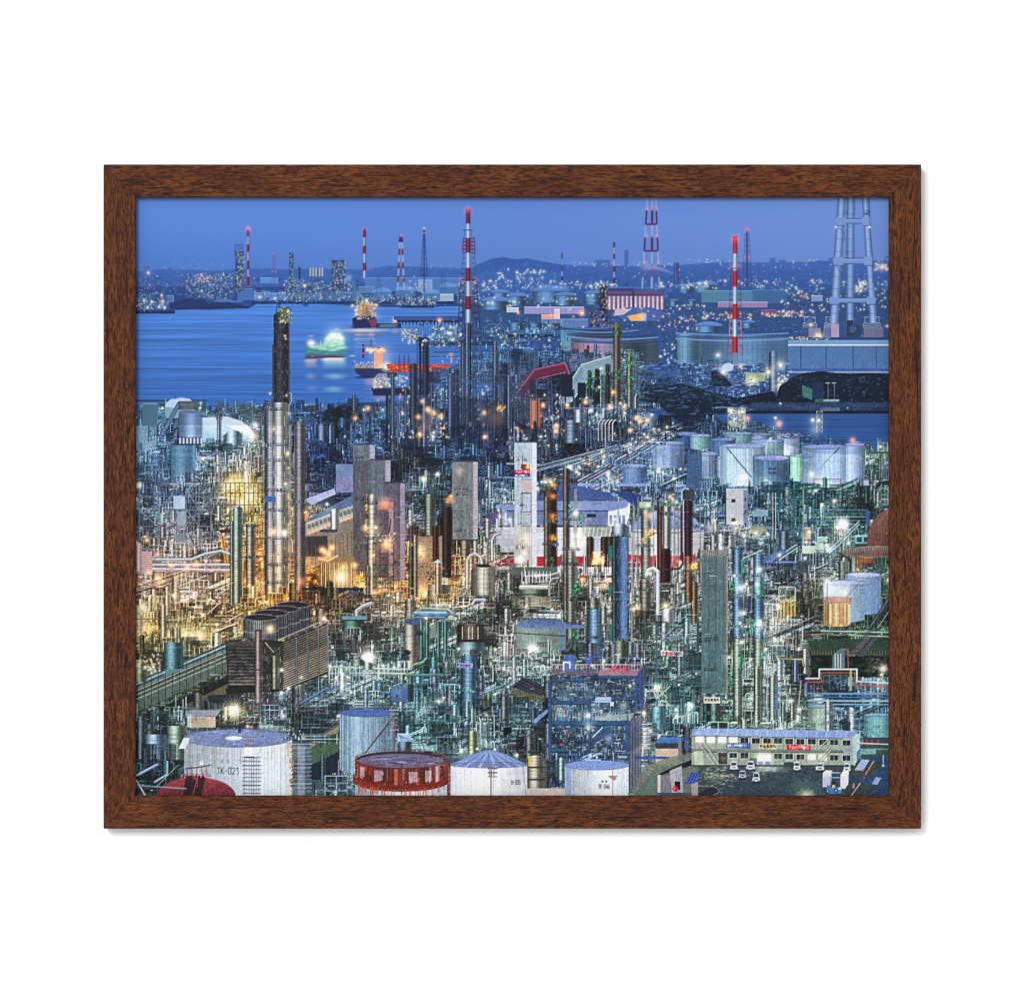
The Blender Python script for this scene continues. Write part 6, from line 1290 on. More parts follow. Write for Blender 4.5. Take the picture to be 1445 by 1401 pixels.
# ---- pipe racks running to the upper right
def rack(x0, y0, x1, y1, n, cs, g=2.2, w=1.3):
    poly([(x0, y0 - 1), (x1, y1 - 1), (x1, y1 + n * g * .8), (x0, y0 + n * g)], (22, 34, 52), .85)
    for k in range(n): seg(x0, y0 + k * g, x1, y1 + k * g * .8, w, cs[k % len(cs)])
    L = math.hypot(x1 - x0, y1 - y0)
    for i in range(int(L / 9)):
        t = i * 9 / L; x, y = x0 + (x1 - x0) * t, y0 + (y1 - y0) * t; box(x, y, x + .9, y + n * g + 6, (90, 110, 130), .7)
at(688, rack, 780, 666, 962, 597, 5, [(150, 170, 200), (60, 84, 120), (120, 140, 175), (40, 56, 90), (170, 175, 190)], 1.9, 1.5)
at(697, rack, 814, 679, 945, 608, 6, [(170, 185, 210), (90, 40, 60), (110, 140, 185), (40, 60, 100), (150, 160, 190), (90, 120, 160)], 2.4, 1.6)
at(700, rack, 735, 664, 870, 628, 4, [(150, 170, 190), (60, 84, 110), (130, 150, 170)], 2.2, 1.2)
at(698, pipe, [(715, 654), (780, 656)], 2, (110, 140, 180)); at(702, box, 815, 682, 917, 686, (110, 140, 200)); at(702, box, 815, 692, 870, 694, (130, 150, 200))
at(695, tank, 943, 22.5, 625, 658, 2.5, (118, 146, 190), (130, 150, 215), streak=.06); at(694, box, 923, 635, 931, 637, (50, 64, 100)); at(696, tank, 895, 18, 657, 682, 3, (96, 130, 180), (120, 150, 220)); at(693, tank, 965, 22, 612, 630, 3, (56, 84, 130), (110, 130, 195)); at(695, tank, 988, 14, 614, 632, 2, (110, 160, 170), (140, 160, 220)); at(698, box, 970, 640, 990, 690, (66, 92, 128)); at(699, rack, 933, 684, 968, 668, 2, [(150, 180, 200), (50, 70, 90)], 2.5, 1.3)
for x, y, r, c in ((803.5, 659.5, 8, GRN), (832, 648, 7, YEL), (858, 638, 6, YEL), (858, 668, 6, CRE), (929, 664, 7, CRE), (897, 624, 4, CRE), (941, 608, 4, GRN), (883, 629, 4, CRE), (951, 675, 4, CRE), (597, 675.5, 10, CRE), (617, 669, 7, CRE)): at(710, star, x, y, r, c, 12)
# covered conveyors
def conv():
    poly([(728, 556), (754, 521), (796, 511.5), (800, 514), (805, 531), (801, 529), (797, 524), (759, 534), (738, 560)], (106, 40, 72)); path([(729, 555), (754, 521.5), (797, 512)], 1, (190, 110, 150)); path([(738, 560), (760, 534), (797, 525)], .9, (190, 110, 150)); [path([(730 + k * 2.2, 556 + k), (755 + k * 1.2, 524 + k * 2.4), (797, 514 + k * 2.2)], .5, (60, 28, 60)) for k in range(1, 5)]; path([(797, 512), (805, 531)], 1, (190, 120, 150))
    poly([(783, 571), (821, 514), (861, 502.5), (866, 510), (866, 526), (832, 533), (808, 567)], (112, 140, 158)); path([(783, 570), (821, 514), (861, 502.5)], 1.4, (190, 205, 215)); path([(806, 566), (832, 533), (850, 526)], 1.2, (170, 185, 200))
    for k in range(20): t = k / 20; x = 785 + 36 * t; y = 568 - 53 * t; seg(x, y, x + 14, y + 8, .8, (160, 180, 195), .7); seg(x, y, x + 4, y - 1 + 8, .6, (50, 70, 90), .7)
    for k in range(20): t = k / 20; x = 822 + 40 * t; y = 515 - 12 * t; seg(x, y, x + 1, y + 19 - 2 * t, .6, (170, 185, 200), .6)
    box(792, 528, 808, 560, (24, 34, 58)); box(815, 540, 826, 562, (24, 32, 56)); box(747, 536, 756, 556, (34, 46, 76))
at(598, conv)
def midrefcols():
    L = [(596.5, 604.5, 486, 620, (46, 56, 84)), (592, 595, 478, 600, (30, 36, 64)), (579, 588, 512, 600, (60, 74, 96)), (651.5, 655, 484, 600, (96, 122, 158)), (656.5, 663, 455, 606, (92, 118, 156)), (664, 665, 455, 600, (20, 26, 48)), (632, 640, 527, 620, (84, 112, 154)), (641, 647, 520, 615, (56, 70, 104)),
         (696, 702, 481, 620, (96, 122, 156)), (698.5, 702, 530, 640, (44, 58, 88)), (711, 715.5, 512, 630, (34, 46, 74)), (716, 719.5, 530, 640, (110, 140, 184)), (596, 602, 560, 640, (90, 114, 164)), (545, 548, 552, 625, (34, 50, 74)), (552, 556, 527, 622, (92, 116, 142)), (571, 574, 548, 618, (84, 108, 150)), (560, 562.4, 580, 625, (110, 135, 175)), (464, 468.5, 600, 675, (110, 140, 185)), (494, 497, 598, 660, (96, 125, 165)), (513, 516, 584, 640, (90, 115, 160)), (455, 456.6, 630, 680, (110, 140, 170)), (563, 566, 626, 690, (120, 145, 165)), (551, 555, 615, 640, (130, 150, 190)), (583, 584.6, 630, 665, (90, 100, 120)), (478, 480.4, 626, 660, (100, 130, 160)), (521, 523, 595, 640, (60, 84, 120))]
    for a, b, c_, d, col in L: column(a, b, c_, d, col, ring=0 if b - a < 4 else 5, cap=b - a > 4, lad=b - a > 3.5)
    for x, y in ((588, 590), (596, 560), (592, 530), (657, 540), (660, 560), (640, 555), (697, 545), (661, 578)): plat(x - 4, x + 10, y, (60, 78, 110))
    for x in (588, 650, 667, 690, 726): lattice(x, x + 5, 475, x, x + 5, 600, (30, 44, 76), 14, .7, .8)
    pipe([(684, 470), (684, 462), (690, 458), (706, 458), (712, 464), (712, 478)], 2.4, (56, 84, 130)); path([(595, 480), (600, 476), (606, 480)], 2, (30, 36, 60)); column(660, 670, 595, 602, (120, 150, 180), ring=0)
    for y in (497, 531, 541): path([(612, y), (720, y - 2)], 1.4, (60, 78, 120)); [seg(x, y, x + 3, y + 7, .6, (80, 100, 140), .7) for x in np.arange(612, 720, 4)]
    poly([(564, 620), (574, 608), (586, 616), (588, 634), (564, 634)], (28, 42, 70), .6); poly([(636, 600), (645, 560), (700, 565), (720, 610), (716, 640), (620, 640)], (24, 36, 62), .5)
    for x, y in ((595.5, 566), (603, 577), (605, 579), (612, 583), (590, 588), (622, 586), (683, 582), (705, 575), (684, 616), (592, 613), (501, 590), (519, 576), (766, 571.5), (800, 571.5), (826, 567), (865, 553), (861, 574), (785, 600), (729, 605), (784, 608), (889, 607), (903, 594), (912, 593), (898, 589)): glow(x, y, 4, WARM, .8); lamp(x, y, 1.5, (255, 170, 90))
    for x, y in ((623, 590), (612, 610), (568, 583.5), (540, 578), (513, 578), (848, 519.5), (845, 546), (875, 569), (882, 571), (881, 583), (920, 585)): lamp(x, y, 1.4, CRE)
    glow(600, 600, 14, WARM, .3); glow(557, 650, 7, (255, 130, 50), .8); [lamp(ru(552, 564), ru(643, 660), ru(.6, 1.4), WARM) for i in range(16)]; glow(700, 590, 16, WARM, .25); blob(701, 570, 712, 580, (230, 150, 80), .7); column(748, 762, 565, 605, (170, 120, 104), ring=0)
    [box(748 + k * 4, 562, 749.6 + k * 4, 602, (210, 130, 100), .7) for k in range(4)]
at(642, midrefcols)
for i in range(90):
    x = ru(470, 900); y = ru(585, 645); w_ = ru(1.4, 4.2); hh_ = ru(18, 60) if x > 560 else ru(12, 36); g = ru(.5, 1.1)
    at(y + 2, column, x, x + w_, y - hh_, y, C((92, 118, 158)) * g, ring=4 if w_ > 2.6 else 0, cap=w_ > 2.6, lad=w_ > 2.2)
    if i % 2: at(y + 3, lamp, x + ru(-2, 4), y - hh_ * ru(0, 1), ru(.7, 1.5), (WARM, (255, 170, 90), YEL, CRE)[rs.randint(4)], .9)
def greenstacks():
    for x0, x1, y0, y1, c in ((866, 875, 455, 572, (110, 104, 100)), (885, 892, 498, 575, (130, 138, 130)), (855, 860, 513, 570, (80, 50, 56)), (830, 834, 522, 560, (60, 84, 80)), (846, 850, 528, 575, (130, 145, 160)), (840, 845, 520, 570, (44, 40, 50))): column(x0, x1, y0, y1, C(c), ring=4); plat(x0 - 3, x1 + 4, y0 + 14, (50, 100, 70)); plat(x0 - 3, x1 + 4, y0 + (y1 - y0) * .6, (50, 100, 70))
    for x, y in ((868, 457), (886, 500), (887, 531), (890, 549), (855, 514), (830, 524), (884, 514), (869, 531)): blob(x - 2, y, x + 6, y + 3, (40, 120, 60), .8)
    for k in range(5): pipe([(844 + k * 5, 622), (844 + k * 5, 598), (846 + k * 5, 594), (849 + k * 5, 592)], 1.3, (170, 175, 180))
    for k in range(12): box(842, 600 + k * 3, 864, 601 + k * 3, (30, 30, 36), .7)
    column(797, 818, 593, 625, (110, 130, 155), ring=5, cap=False); column(811, 824, 578, 596, (150, 175, 205), ring=0, cap=False); box(798, 575, 860, 577, (90, 110, 150)); [glow(ru(825, 852), ru(578, 594), 3, (200, 235, 225), .5) for i in range(10)]
    column(783, 789, 626, 645, (130, 165, 190), ring=0); poly([(722, 590), (745, 603), (722, 612)], (26, 34, 56)); [pipe([(896, 576), (896, 560), (898, 556)], 1.3, (170, 185, 200))]
at(640, greenstacks)
# ---- tank farm at the right
def farm():
    T = tank
    T(1043, 21, 611, 625, 2, (110, 150, 160), (120, 150, 215)); T(1073, 13, 612, 625, 2, (120, 150, 210), (140, 160, 225)); T(1112, 16, 613, 641, 2, (160, 180, 225), (150, 165, 225)); T(1082, 24, 622, 648, 2.5, (120, 165, 175), (125, 150, 225)); T(1020, 18, 620, 645, 2.5, (70, 105, 150), (105, 130, 195))
    T(1001, 13, 640, 672, 3, (100, 120, 150), (110, 130, 190), streak=.1); T(1025, 13, 645, 672, 3, (130, 170, 195), (150, 170, 225)); T(1048, 32, 629, 684, 3.5, (150, 180, 210), (128, 150, 225), light=.4); seg(1026, 632, 1060, 673, 1.6, (50, 76, 110)); box(1025, 640, 1034, 680, (170, 225, 190), .45)
    T(1124, 9, 642, 677, 2, (140, 205, 175), (120, 150, 200)); T(1206, 14, 627, 678, 2.5, (150, 180, 228), (150, 175, 235), light=.3); T(1163, 31, 630, 680, 3.5, (140, 176, 220), (140, 160, 230), light=.6); seg(1184, 632, 1150, 668, 1.8, (60, 90, 130)); seg(1177, 640, 1150, 668, 1, (190, 200, 220)); T(1088, 26, 646, 689, 4, (76, 110, 142), (125, 140, 205), dark=.7, streak=.1)
    text('TK-63', 1084, 660, 2.8, 1.6, (22, 44, 84), lw=.7, gap=.4); text('TK-28', 1084, 665.6, 2.8, 1.6, (22, 44, 84), lw=.7, gap=.4); box(1137, 644, 1146, 646, (84, 110, 150)); path([(1148, 690), (1148, 676), (1186, 676), (1186, 688)], 1.2, (150, 60, 80)); path([(1150, 690), (1150, 679), (1184, 679)], .8, (170, 120, 130))
    for x, y, r in ((1049, 673, 10), (1081, 681, 10), (1145, 669, 7), (991, 630, 6), (1242, 630, 5), (1217, 697, 9), (1160, 682, 4), (1167, 686, 5), (1087, 618, 3), (1108, 636, 4)): star(x, y, r, (255, 250, 200), 14)
    poly([(1194, 700), (1200, 680), (1255, 678), (1255, 700)], (34, 70, 78)); box(1216, 678, 1240, 685, (140, 165, 205)); [box(x, 648, x + 1, 676, (110, 135, 150)) for x in np.arange(1241, 1255, 3)]; box(1222, 637, 1255, 640, (70, 96, 90)); column(1208, 1236, 690, 714, (150, 140, 110), ring=0); column(1164, 1177, 697, 712, (84, 136, 124), ring=0)
    for i in range(110): lamp(ru(1028, 1052), ru(578, 606), ru(.4, 1), (YEL, CRE)[rs.randint(2)], .6)
    lattice(1027, 1051, 576, 1027, 1051, 606, (190, 190, 150), 3, .8); [lamp(x, y, 1.8, CRE) for x, y in ((1031, 580), (1047, 580), (1036, 591))]; lattice(1152, 1160, 580, 1152, 1160, 610, (190, 195, 150), 4, .7); lamp(1146.5, 592.5, 2.4, CRE); lamp(1155, 593, 2.2, CRE); glow(1150, 606, 8, YEL, .4)
    for x, y in ((1054, 590), (1099.5, 597.5), (1203, 621)): glow(x, y, 5, (255, 100, 60), .9); lamp(x, y, 1.6, (255, 120, 70))
    star(1094, 589.5, 5, (230, 255, 200), 8); seg(1094, 600, 1094, 640, .7, (150, 160, 170)); seg(1075, 607, 1140, 608, 1.2, (60, 60, 90))
    for i in range(170): x = ru(1060, 1180); y = 604 + (x - 1060) * .12 + ru(-3, 12); box(x, y, x + ru(1, 5), y + ru(.6, 1.6), ((46, 60, 84), (120, 130, 130), (26, 36, 56))[rs.randint(3)], .8)
at(692, farm)
def rightmid():
    box(1025, 690, 1049, 740, (168, 172, 176)); poly([(1049, 690), (1055, 692), (1055, 744), (1049, 740)], (110, 124, 146)); box(1025, 689, 1055, 691.5, (150, 170, 205)); [box(1032, y, 1038, y + 5, (56, 60, 72)) for y in (704, 731)]; [box(1051, y, 1053, y + 5, (50, 60, 80)) for y in (702, 720, 738)]; lamp(1036, 738.5, 2, CRE); lamp(1007, 733.5, 2, WARM); lamp(1038, 745.5, 2, WARM)
    lattice(1099, 1120, 690, 1099, 1120, 780, (40, 84, 92), 4, 1.6); lattice(1120, 1134, 690, 1120, 1134, 780, (56, 110, 108), 6, 1.2); box(1132.5, 690, 1134.5, 770, (110, 140, 130)); [box(x, 695, x + 1, 760, (150, 165, 160)) for x in (1090, 1094)]; column(1101, 1113, 750, 775, (105, 128, 150), ring=0, cap=False)
    [box(x, 690, x + 1.6, 740, (60, 84, 104)) for x in (996, 1002, 1012, 1023)]; box(990, 714, 1025, 716, (50, 110, 104)); pipe([(993, 712), (998, 711), (1000, 716)], 1.8, (150, 165, 190)); pipe([(1006, 714), (1010, 710)], 1.8, (150, 165, 190)); poly([(1058, 745), (1078, 741), (1083, 748), (1070, 756), (1059, 752)], (140, 138, 110), .8); poly([(1060, 722), (1070, 718), (1084, 720), (1084, 728), (1062, 729)], (120, 150, 170))
    for k in range(5): seg(1135, 719 + k * 5, 1225, 719 + k * 5, 1.2, ((70, 100, 150), (50, 100, 96), (110, 140, 140))[k % 3])
    box(1222, 721, 1227, 740, (50, 84, 160)); 
    for x0, y0, x1, y1, c in ((1132, 770, 1150, 782, (150, 172, 150)), (1150, 765, 1162, 777, (130, 160, 150)), (1207, 755, 1228, 768, (90, 150, 150)), (1153, 757, 1168, 766, (110, 165, 150)), (1135, 744, 1144, 762, (140, 130, 110))): box(x0, y0, x1, y1, c); box(x0, y0, x1, y0 + 1.4, C(c) * 1.3); box(x0, y1 - 1, x1, y1, C(c) * .4)
    box(1209, 758, 1216, 765, (36, 66, 76)); box(1219, 758, 1225, 765, (36, 66, 76))
    rack(1064, 868, 1133, 806, 5, [(130, 150, 200), (50, 66, 90), (110, 130, 180), (28, 36, 48)], 3, 1.8); rack(1096, 786, 1124, 768, 3, [(150, 175, 180), (40, 60, 66)], 3, 1.8); rack(1142, 800, 1178, 768, 3, [(140, 170, 190), (60, 100, 110)], 3, 1.8); rack(1178, 768, 1212, 735, 3, [(120, 160, 170), (50, 90, 96)], 3, 1.5)
    pipe([(1078, 793), (1130, 793), (1142, 796)], 3, (70, 86, 160)); pipe([(1078, 802), (1136, 802)], 3, (130, 120, 170)); pipe([(1135, 801), (1141, 806), (1180, 807)], 3, (150, 175, 155)); box(1078, 812, 1108, 814, (56, 60, 110)); pipe([(1055, 792), (1078, 792)], 4, (60, 84, 160))
    poly([(1078, 785), (1105, 776), (1113, 778), (1090, 792), (1078, 792)], (76, 104, 150)); 
    star(1189.5, 739.5, 16, (255, 235, 240), 20); glow(1189.5, 739.5, 9, WHT, .9); star(1181, 744, 6, CRE, 10); star(1166.5, 769, 6, CRE, 10); star(1168.5, 774.5, 8, WHT, 12); star(1177, 706.5, 7, (255, 230, 215), 10); [star(x, y, 5, (255, 245, 215), 8) for x, y in ((1160, 712), (1141.5, 750), (1137.5, 764.5), (1136, 787.5), (1186, 752.5), (1197, 766.5), (1099.5, 783), (1066, 752), (1083, 753.5), (1050, 756))]; lamp(1164, 794, 1.8, WARM)
    for i in range(150): x, y = ru(1160, 1190), ru(745, 768); box(x, y, x + ru(.6, 2), y + ru(.6, 2), ((150, 130, 110), (46, 44, 44), (90, 80, 70))[rs.randint(3)], .6)
    poly([(1222, 776), (1223, 762), (1227, 745), (1236, 730), (1246, 722), (1252, 718), (1262, 718), (1262, 776)], (118, 86, 78), 1, (96, 66, 66)); [path([(1252 - k * 4.2, 776 - 2), (1250 - k * 3.6, 750), (1253, 718)], .5, (150, 120, 104), .6) for k in range(7)]
    column(1187, 1290, 778, 806, (112, 74, 56), ring=0, cap=False, lad=False, light=.3); ell(1238, 779, 51, 9, (132, 118, 100)); ell(1238, 778.5, 47, 7, (112, 90, 84)); [box(x, 778, x + .5, 806, (70, 50, 44), .6) for x in np.arange(1190, 1256, 7)]; [box(x, 770 + abs(x - 1238) * .1, x + .5, 776 + abs(x - 1238) * .1, (150, 170, 200), .8) for x in np.arange(1192, 1256, 3)]
at(806, rightmid)
def righttanks():
    tank(1218, 25, 811, 862, 4, (112, 145, 190), (150, 170, 225), dark=.85, light=.3, bow=5, streak=.03); tank(1191, 29, 822, 872, 4, (140, 172, 205), (150, 160, 215), dark=.8, light=.3, bow=6, streak=.02, panels=False); poly([(1164, 820), (1200, 822), (1192, 850), (1166, 870), (1163, 868)], (190, 205, 195), .45); seg(1212, 822, 1194, 842, 2, (100, 130, 140))
    tank(1181, 19.5, 846, 880, 4, (176, 150, 112), (170, 140, 130), dark=.75, light=.6, bow=4, streak=.12); [box(x, 852, x + ru(1, 3), 880, ((140, 110, 40), (220, 210, 190), (170, 130, 80))[rs.randint(3)], .5) for x in np.linspace(1164, 1198, 18)]; [box(x, 842, x + .6, 849, (150, 90, 80)) for x in np.arange(1162, 1202, 3)]; box(1162, 842, 1202, 843, (170, 110, 100)); scaf(1214, 815, 1219, 840, (110, 120, 140))
    star(1167, 820, 8, (255, 250, 220), 12); star(1192, 835, 5, (255, 230, 190), 8); star(1210, 803, 4, WARM, 8); lamp(1254, 818, 3, CRE); star(1099.5, 856, 9, CRE, 12); seg(1167, 822, 1167, 905, .9, (90, 100, 96)); seg(1141, 858, 1141, 930, 1.2, (120, 150, 145)); seg(1210, 790, 1210, 812, .6, (150, 130, 80))
    [box(1100 + k * 5, 845, 1103 + k * 5, 870, (200, 170, 90), .7) for k in range(5)]
    pipe([(1125, 889), (1255, 892)], 2, (120, 150, 130)); pipe([(1140, 894), (1255, 898)], 1.6, (130, 150, 130)); [poly([(1216 + k * 16, 900 - k * 2), (1255, 838 + k * 14), (1258, 846 + k * 14), (1222 + k * 16, 902 - k * 2)], (74, 84, 92), .5) for k in range(1)]
    poly([(1225, 884), (1262, 830), (1262, 842), (1233, 886)], (58, 66, 70)); seg(1238, 886, 1262, 850, 1.2, (130, 150, 150)); seg(1228, 884, 1258, 838, 1, (110, 130, 130))
at(900, righttanks)
def field():
    poly([(1140, 903), (1255, 900), (1255, 928), (1146, 926)], (52, 74, 62)); box(1143, 917, 1255, 921, (60, 64, 50)); [box(x, 917, x + .6, 924, (130, 130, 96)) for x in np.arange(1145, 1255, 4)]; poly([(1145, 924), (1255, 926), (1255, 955), (1145, 955)], (20, 32, 30)); [ell(ru(1146, 1255), ru(926, 952), ru(2, 5), ru(1.5, 3), C((30, 48, 42)) * ru(.5, 1.6), .7) for i in range(120)]
    poly([(1196, 926), (1222, 898), (1230, 898), (1206, 926)], (84, 84, 92)); poly([(1210, 926), (1234, 898), (1240, 898), (1218, 926)], (72, 80, 86)); [seg(1198 + k * 5, 924 - k * 6, 1206 + k * 5, 924 - k * 6, .7, (140, 130, 130), .7) for k in range(5)]; [ell(ru(1222, 1252), ru(928, 948), ru(1, 3), ru(1, 2), (100, 90, 80), .35) for i in range(60)]
    poly([(1174, 944), (1175, 924), (1187, 914), (1192, 916), (1192, 942)], (84, 110, 120)); [box(x, 922, x + .8, 944, (190, 205, 200)) for x in (1178, 1182, 1186)]; path([(1188, 915), (1196, 916), (1197, 942)], 1.2, (150, 100, 90))
    pipe([(1137, 957), (1156, 957), (1156, 944), (1209, 944), (1209, 961), (1262, 964)], 2.4, (140, 165, 175)); pipe([(1137, 962), (1159, 962), (1159, 949), (1206, 949), (1206, 966), (1262, 969)], 1.8, (130, 78, 66)); lattice(1162, 1200, 952, 1162, 1200, 962, (100, 130, 130), 1, 1); [lattice(1162 + k * 8, 1170 + k * 8, 952, 1162 + k * 8, 1170 + k * 8, 964, (90, 120, 125), 1, .8) for k in range(5)]; box(1199, 945, 1202, 974, (140, 150, 110))
    star(1246, 943, 12, (255, 235, 210), 18); star(1244, 951.5, 5, (255, 230, 200), 8); seg(1245, 951, 1245, 985, .7, (170, 180, 160)); star(1157, 984.5, 8, (255, 240, 215), 12); glow(1152, 984, 6, CRE, .8); star(1233.5, 986.5, 7, (255, 235, 210), 10); [pipe([(1140, 978 + k * 5), (1255, 979 + k * 5)], 2, ((80, 130, 170), (50, 84, 130), (110, 160, 180))[k % 3]) for k in range(4)]
    tank(1157.5, 18, 996, 1028, 2.5, (140, 165, 150), (130, 165, 200), dark=.65, light=.55, streak=.05); tank(1237.5, 18.5, 1008, 1042, 2.5, (100, 165, 170), (110, 160, 210), dark=.65, light=.5, streak=.05, bow=4); text('K-601', 1232, 1023, 3.2, 1.6, (60, 90, 96), lw=.5, gap=.3); text('K-603', 1154, 1020, 3, 1.5, (90, 110, 110), lw=.5, gap=.3); poly([(1219, 1042), (1222, 1036), (1228, 1042)], (80, 30, 44), .6)
at(1041, field)
def greyR():
    wrap(990, 1024, 784, 978, (92, 108, 112), 3, (130, 130, 122), (76, 112, 112)); box(990, 776, 1026, 785, (110, 112, 112), .8); [box(x, 775, x + .7, 785, (150, 150, 145)) for x in np.arange(990, 1027, 3)]; [box(x, 785, x + 1, 977, (62, 76, 84), .8) for x in (1000, 1010, 1021)]; box(990, 826, 1024, 827, (70, 84, 90), .7); box(990, 905, 1024, 906, (62, 84, 90), .7)
    column(1002, 1016, 979, 1028, (110, 140, 130), ring=6, cap=False, light=.35); column(992, 1001, 984, 1028, (50, 80, 90), ring=0, cap=False); box(993, 983.5, 1016, 992, (216, 206, 190)); text('安全最優先', 994, 985, 3.8, 3.2, (50, 40, 34), lw=.7, gap=.3); box(994, 989.9, 1010, 990.4, (120, 110, 100), .7); plat(990, 1024, 1006); plat(990, 1024, 1022)
at(1028, greyR)
def twincols():
    for x0, x1, y0 in ((1034, 1047, 770), (1063, 1077, 780)):
        column(x0, x1, y0, 905, (98, 138, 178), ring=4, light=.45, nz=.03); column(x0 + 1, x1 - 1, 900, 1028, (140, 160, 145), ring=5, light=.45, cap=False)
        for y in (774, 812, 842, 884, 900): plat(x0 - 5, x1 + 5, y, (70, 86, 92))
    for x, y, h in ((1045, 786, 26), (1028, 818, 16), (1069, 820, 22), (1056, 870, 22), (1050, 885, 14), (1041, 924, 20), (1073, 920, 10), (1027, 952, 18)): blob(x, y, x + 7, y + h, (34, 112, 84), .85); box(x + 1, y + 2, x + 2.4, y + h - 2, (110, 190, 150), .6)
    box(1055, 842, 1058, 868, (44, 54, 110)); column(1086, 1095, 952, 1028, (158, 176, 160), ring=3.4, light=.4); column(1065, 1072, 940, 1028, (150, 170, 150), ring=4, cap=False); column(1047, 1049, 985, 1028, (190, 200, 180), ring=0, lad=False, cap=False); seg(1083, 925, 1083, 1028, 1.4, (130, 160, 180)); poly([(1094, 965), (1098, 952), (1098, 1028), (1094, 1028)], (80, 110, 150)); column(1133, 1140, 915, 950, (170, 168, 160), ring=0, cap=False); pipe([(1100, 929), (1132, 930), (1134, 940)], 2.4, (120, 108, 84)); path([(1126, 960), (1122, 1005)], 1.2, (60, 66, 70)); path([(1130, 960), (1126, 1005)], 1.2, (150, 150, 140)); column(1120, 1125, 930, 962, (110, 140, 200), ring=0)
    for x, y, r in ((1053, 823.5, 5), (1049.5, 827, 4), (1070, 803, 5), (1045, 829, 4), (1049.5, 865, 5), (1072, 877, 6), (1071, 881, 5), (1046, 906, 6), (1029, 927, 5), (1058.5, 930, 4), (1080, 915.5, 5), (1127, 915, 5), (1115.5, 989, 8), (1128, 1000.5, 5), (1068, 824, 5), (1044, 879, 4), (1088, 886, 4), (1092, 900, 4), (1036, 812, 4)): star(x, y, r, (255, 248, 225), 9)
    [glow(x, y, 5, CRE, .6) for x, y in ((1045, 865), (1071, 880), (1045, 829), (1072, 803))]; column(1119, 1133, 1008, 1026, (190, 205, 200), ring=0, cap=False); box(1122, 1010, 1130, 1026, (220, 230, 225), .5); ell(1125, 1025, 4, 1.4, (180, 50, 60))
at(1029, twincols)
for k in range(10): at(975, seg, 985, 950 + k, 985, 951 + k, .1, (0, 0, 0), 0)
# ---- lay-by, office block, cars
def yardR():
    poly([(888, 1128), (925, 1083), (975, 1075), (1215, 1075), (1218, 1040), (1262, 1040), (1262, 1128)], (62, 76, 86)); poly([(1178, 1128), (1205, 1090), (1218, 1070), (1262, 1066), (1262, 1128)], (44, 76, 108)); poly([(1215, 1052), (1262, 1052), (1262, 1068), (1215, 1068)], (54, 86, 84))
    for i in range(1500): x, y = ru(985, 1250), ru(1078, 1124); seg(x, y, x + ru(1, 6), y + ru(-.5, .5), ru(.4, 1), C((64, 80, 90)) * ru(.6, 1.35), .35)
    for i in range(150): x, y = 1008 + rs.randn() * 14, 1093 + rs.randn() * 8; seg(x, y, x + ru(1, 7), y + ru(-1.5, 1.5), ru(.4, 1.1), (190, 190, 150), .55)
    glow(1090, 1084, 22, (230, 240, 210), .0); ell(1082, 1084, 20, 4, (190, 205, 180), .6, .8)
    for i in range(60): x = 1082 + rs.randn() * 14; y = 1085 + rs.randn() * 3; seg(x, y, x + ru(1, 5), y, .6, (230, 235, 210), .5)
    poly([(1196, 1083), (1212, 1072), (1240, 1075), (1244, 1082), (1230, 1092), (1222, 1098), (1195, 1092)], (64, 76, 70)); poly([(1180, 1122), (1192, 1100), (1226, 1106), (1240, 1112), (1215, 1124)], (60, 74, 74)); poly([(1206, 1086), (1216, 1071), (1227, 1072), (1218, 1087)], (140, 165, 215)); [seg(1209 + k * 1.5, 1084 - k * 3, 1218 + k * 1.5, 1084 - k * 3, .5, (80, 110, 170)) for k in range(4)]; poly([(1230, 1106), (1236, 1096), (1244, 1097), (1238, 1107)], (120, 145, 200))
    seg(1233, 1073, 1221, 1092, 1, (220, 150, 160)); seg(1214, 1104, 1201, 1122, 1, (220, 170, 190)); [ell(x, y, 1.3, 1.1, (240, 50, 60)) for x, y in ((1217.5, 1086.5), (1219, 1097), (1225, 1086))]; seg(1246, 1065, 1246, 1080, 1, (170, 200, 190)); ell(1246, 1080, 2.4, 1, (190, 200, 170)); [box(x, 1044, x + 2, 1052, (150, 70, 80)) for x in (1215, 1222, 1229, 1238)]; seg(1212, 1048, 1262, 1050, 1.4, (200, 210, 190)); seg(1216, 1056, 1262, 1057, 1, (150, 160, 150)); box(1214, 1056, 1236, 1064, (110, 150, 150))
    poly([(978, 1122), (1010, 1108), (1016, 1116), (1005, 1124)], (40, 46, 60), .8); path([(985, 1108), (1010, 1110), (1016, 1116), (1006, 1122)], .7, (150, 155, 160))
at(1194, yardR)
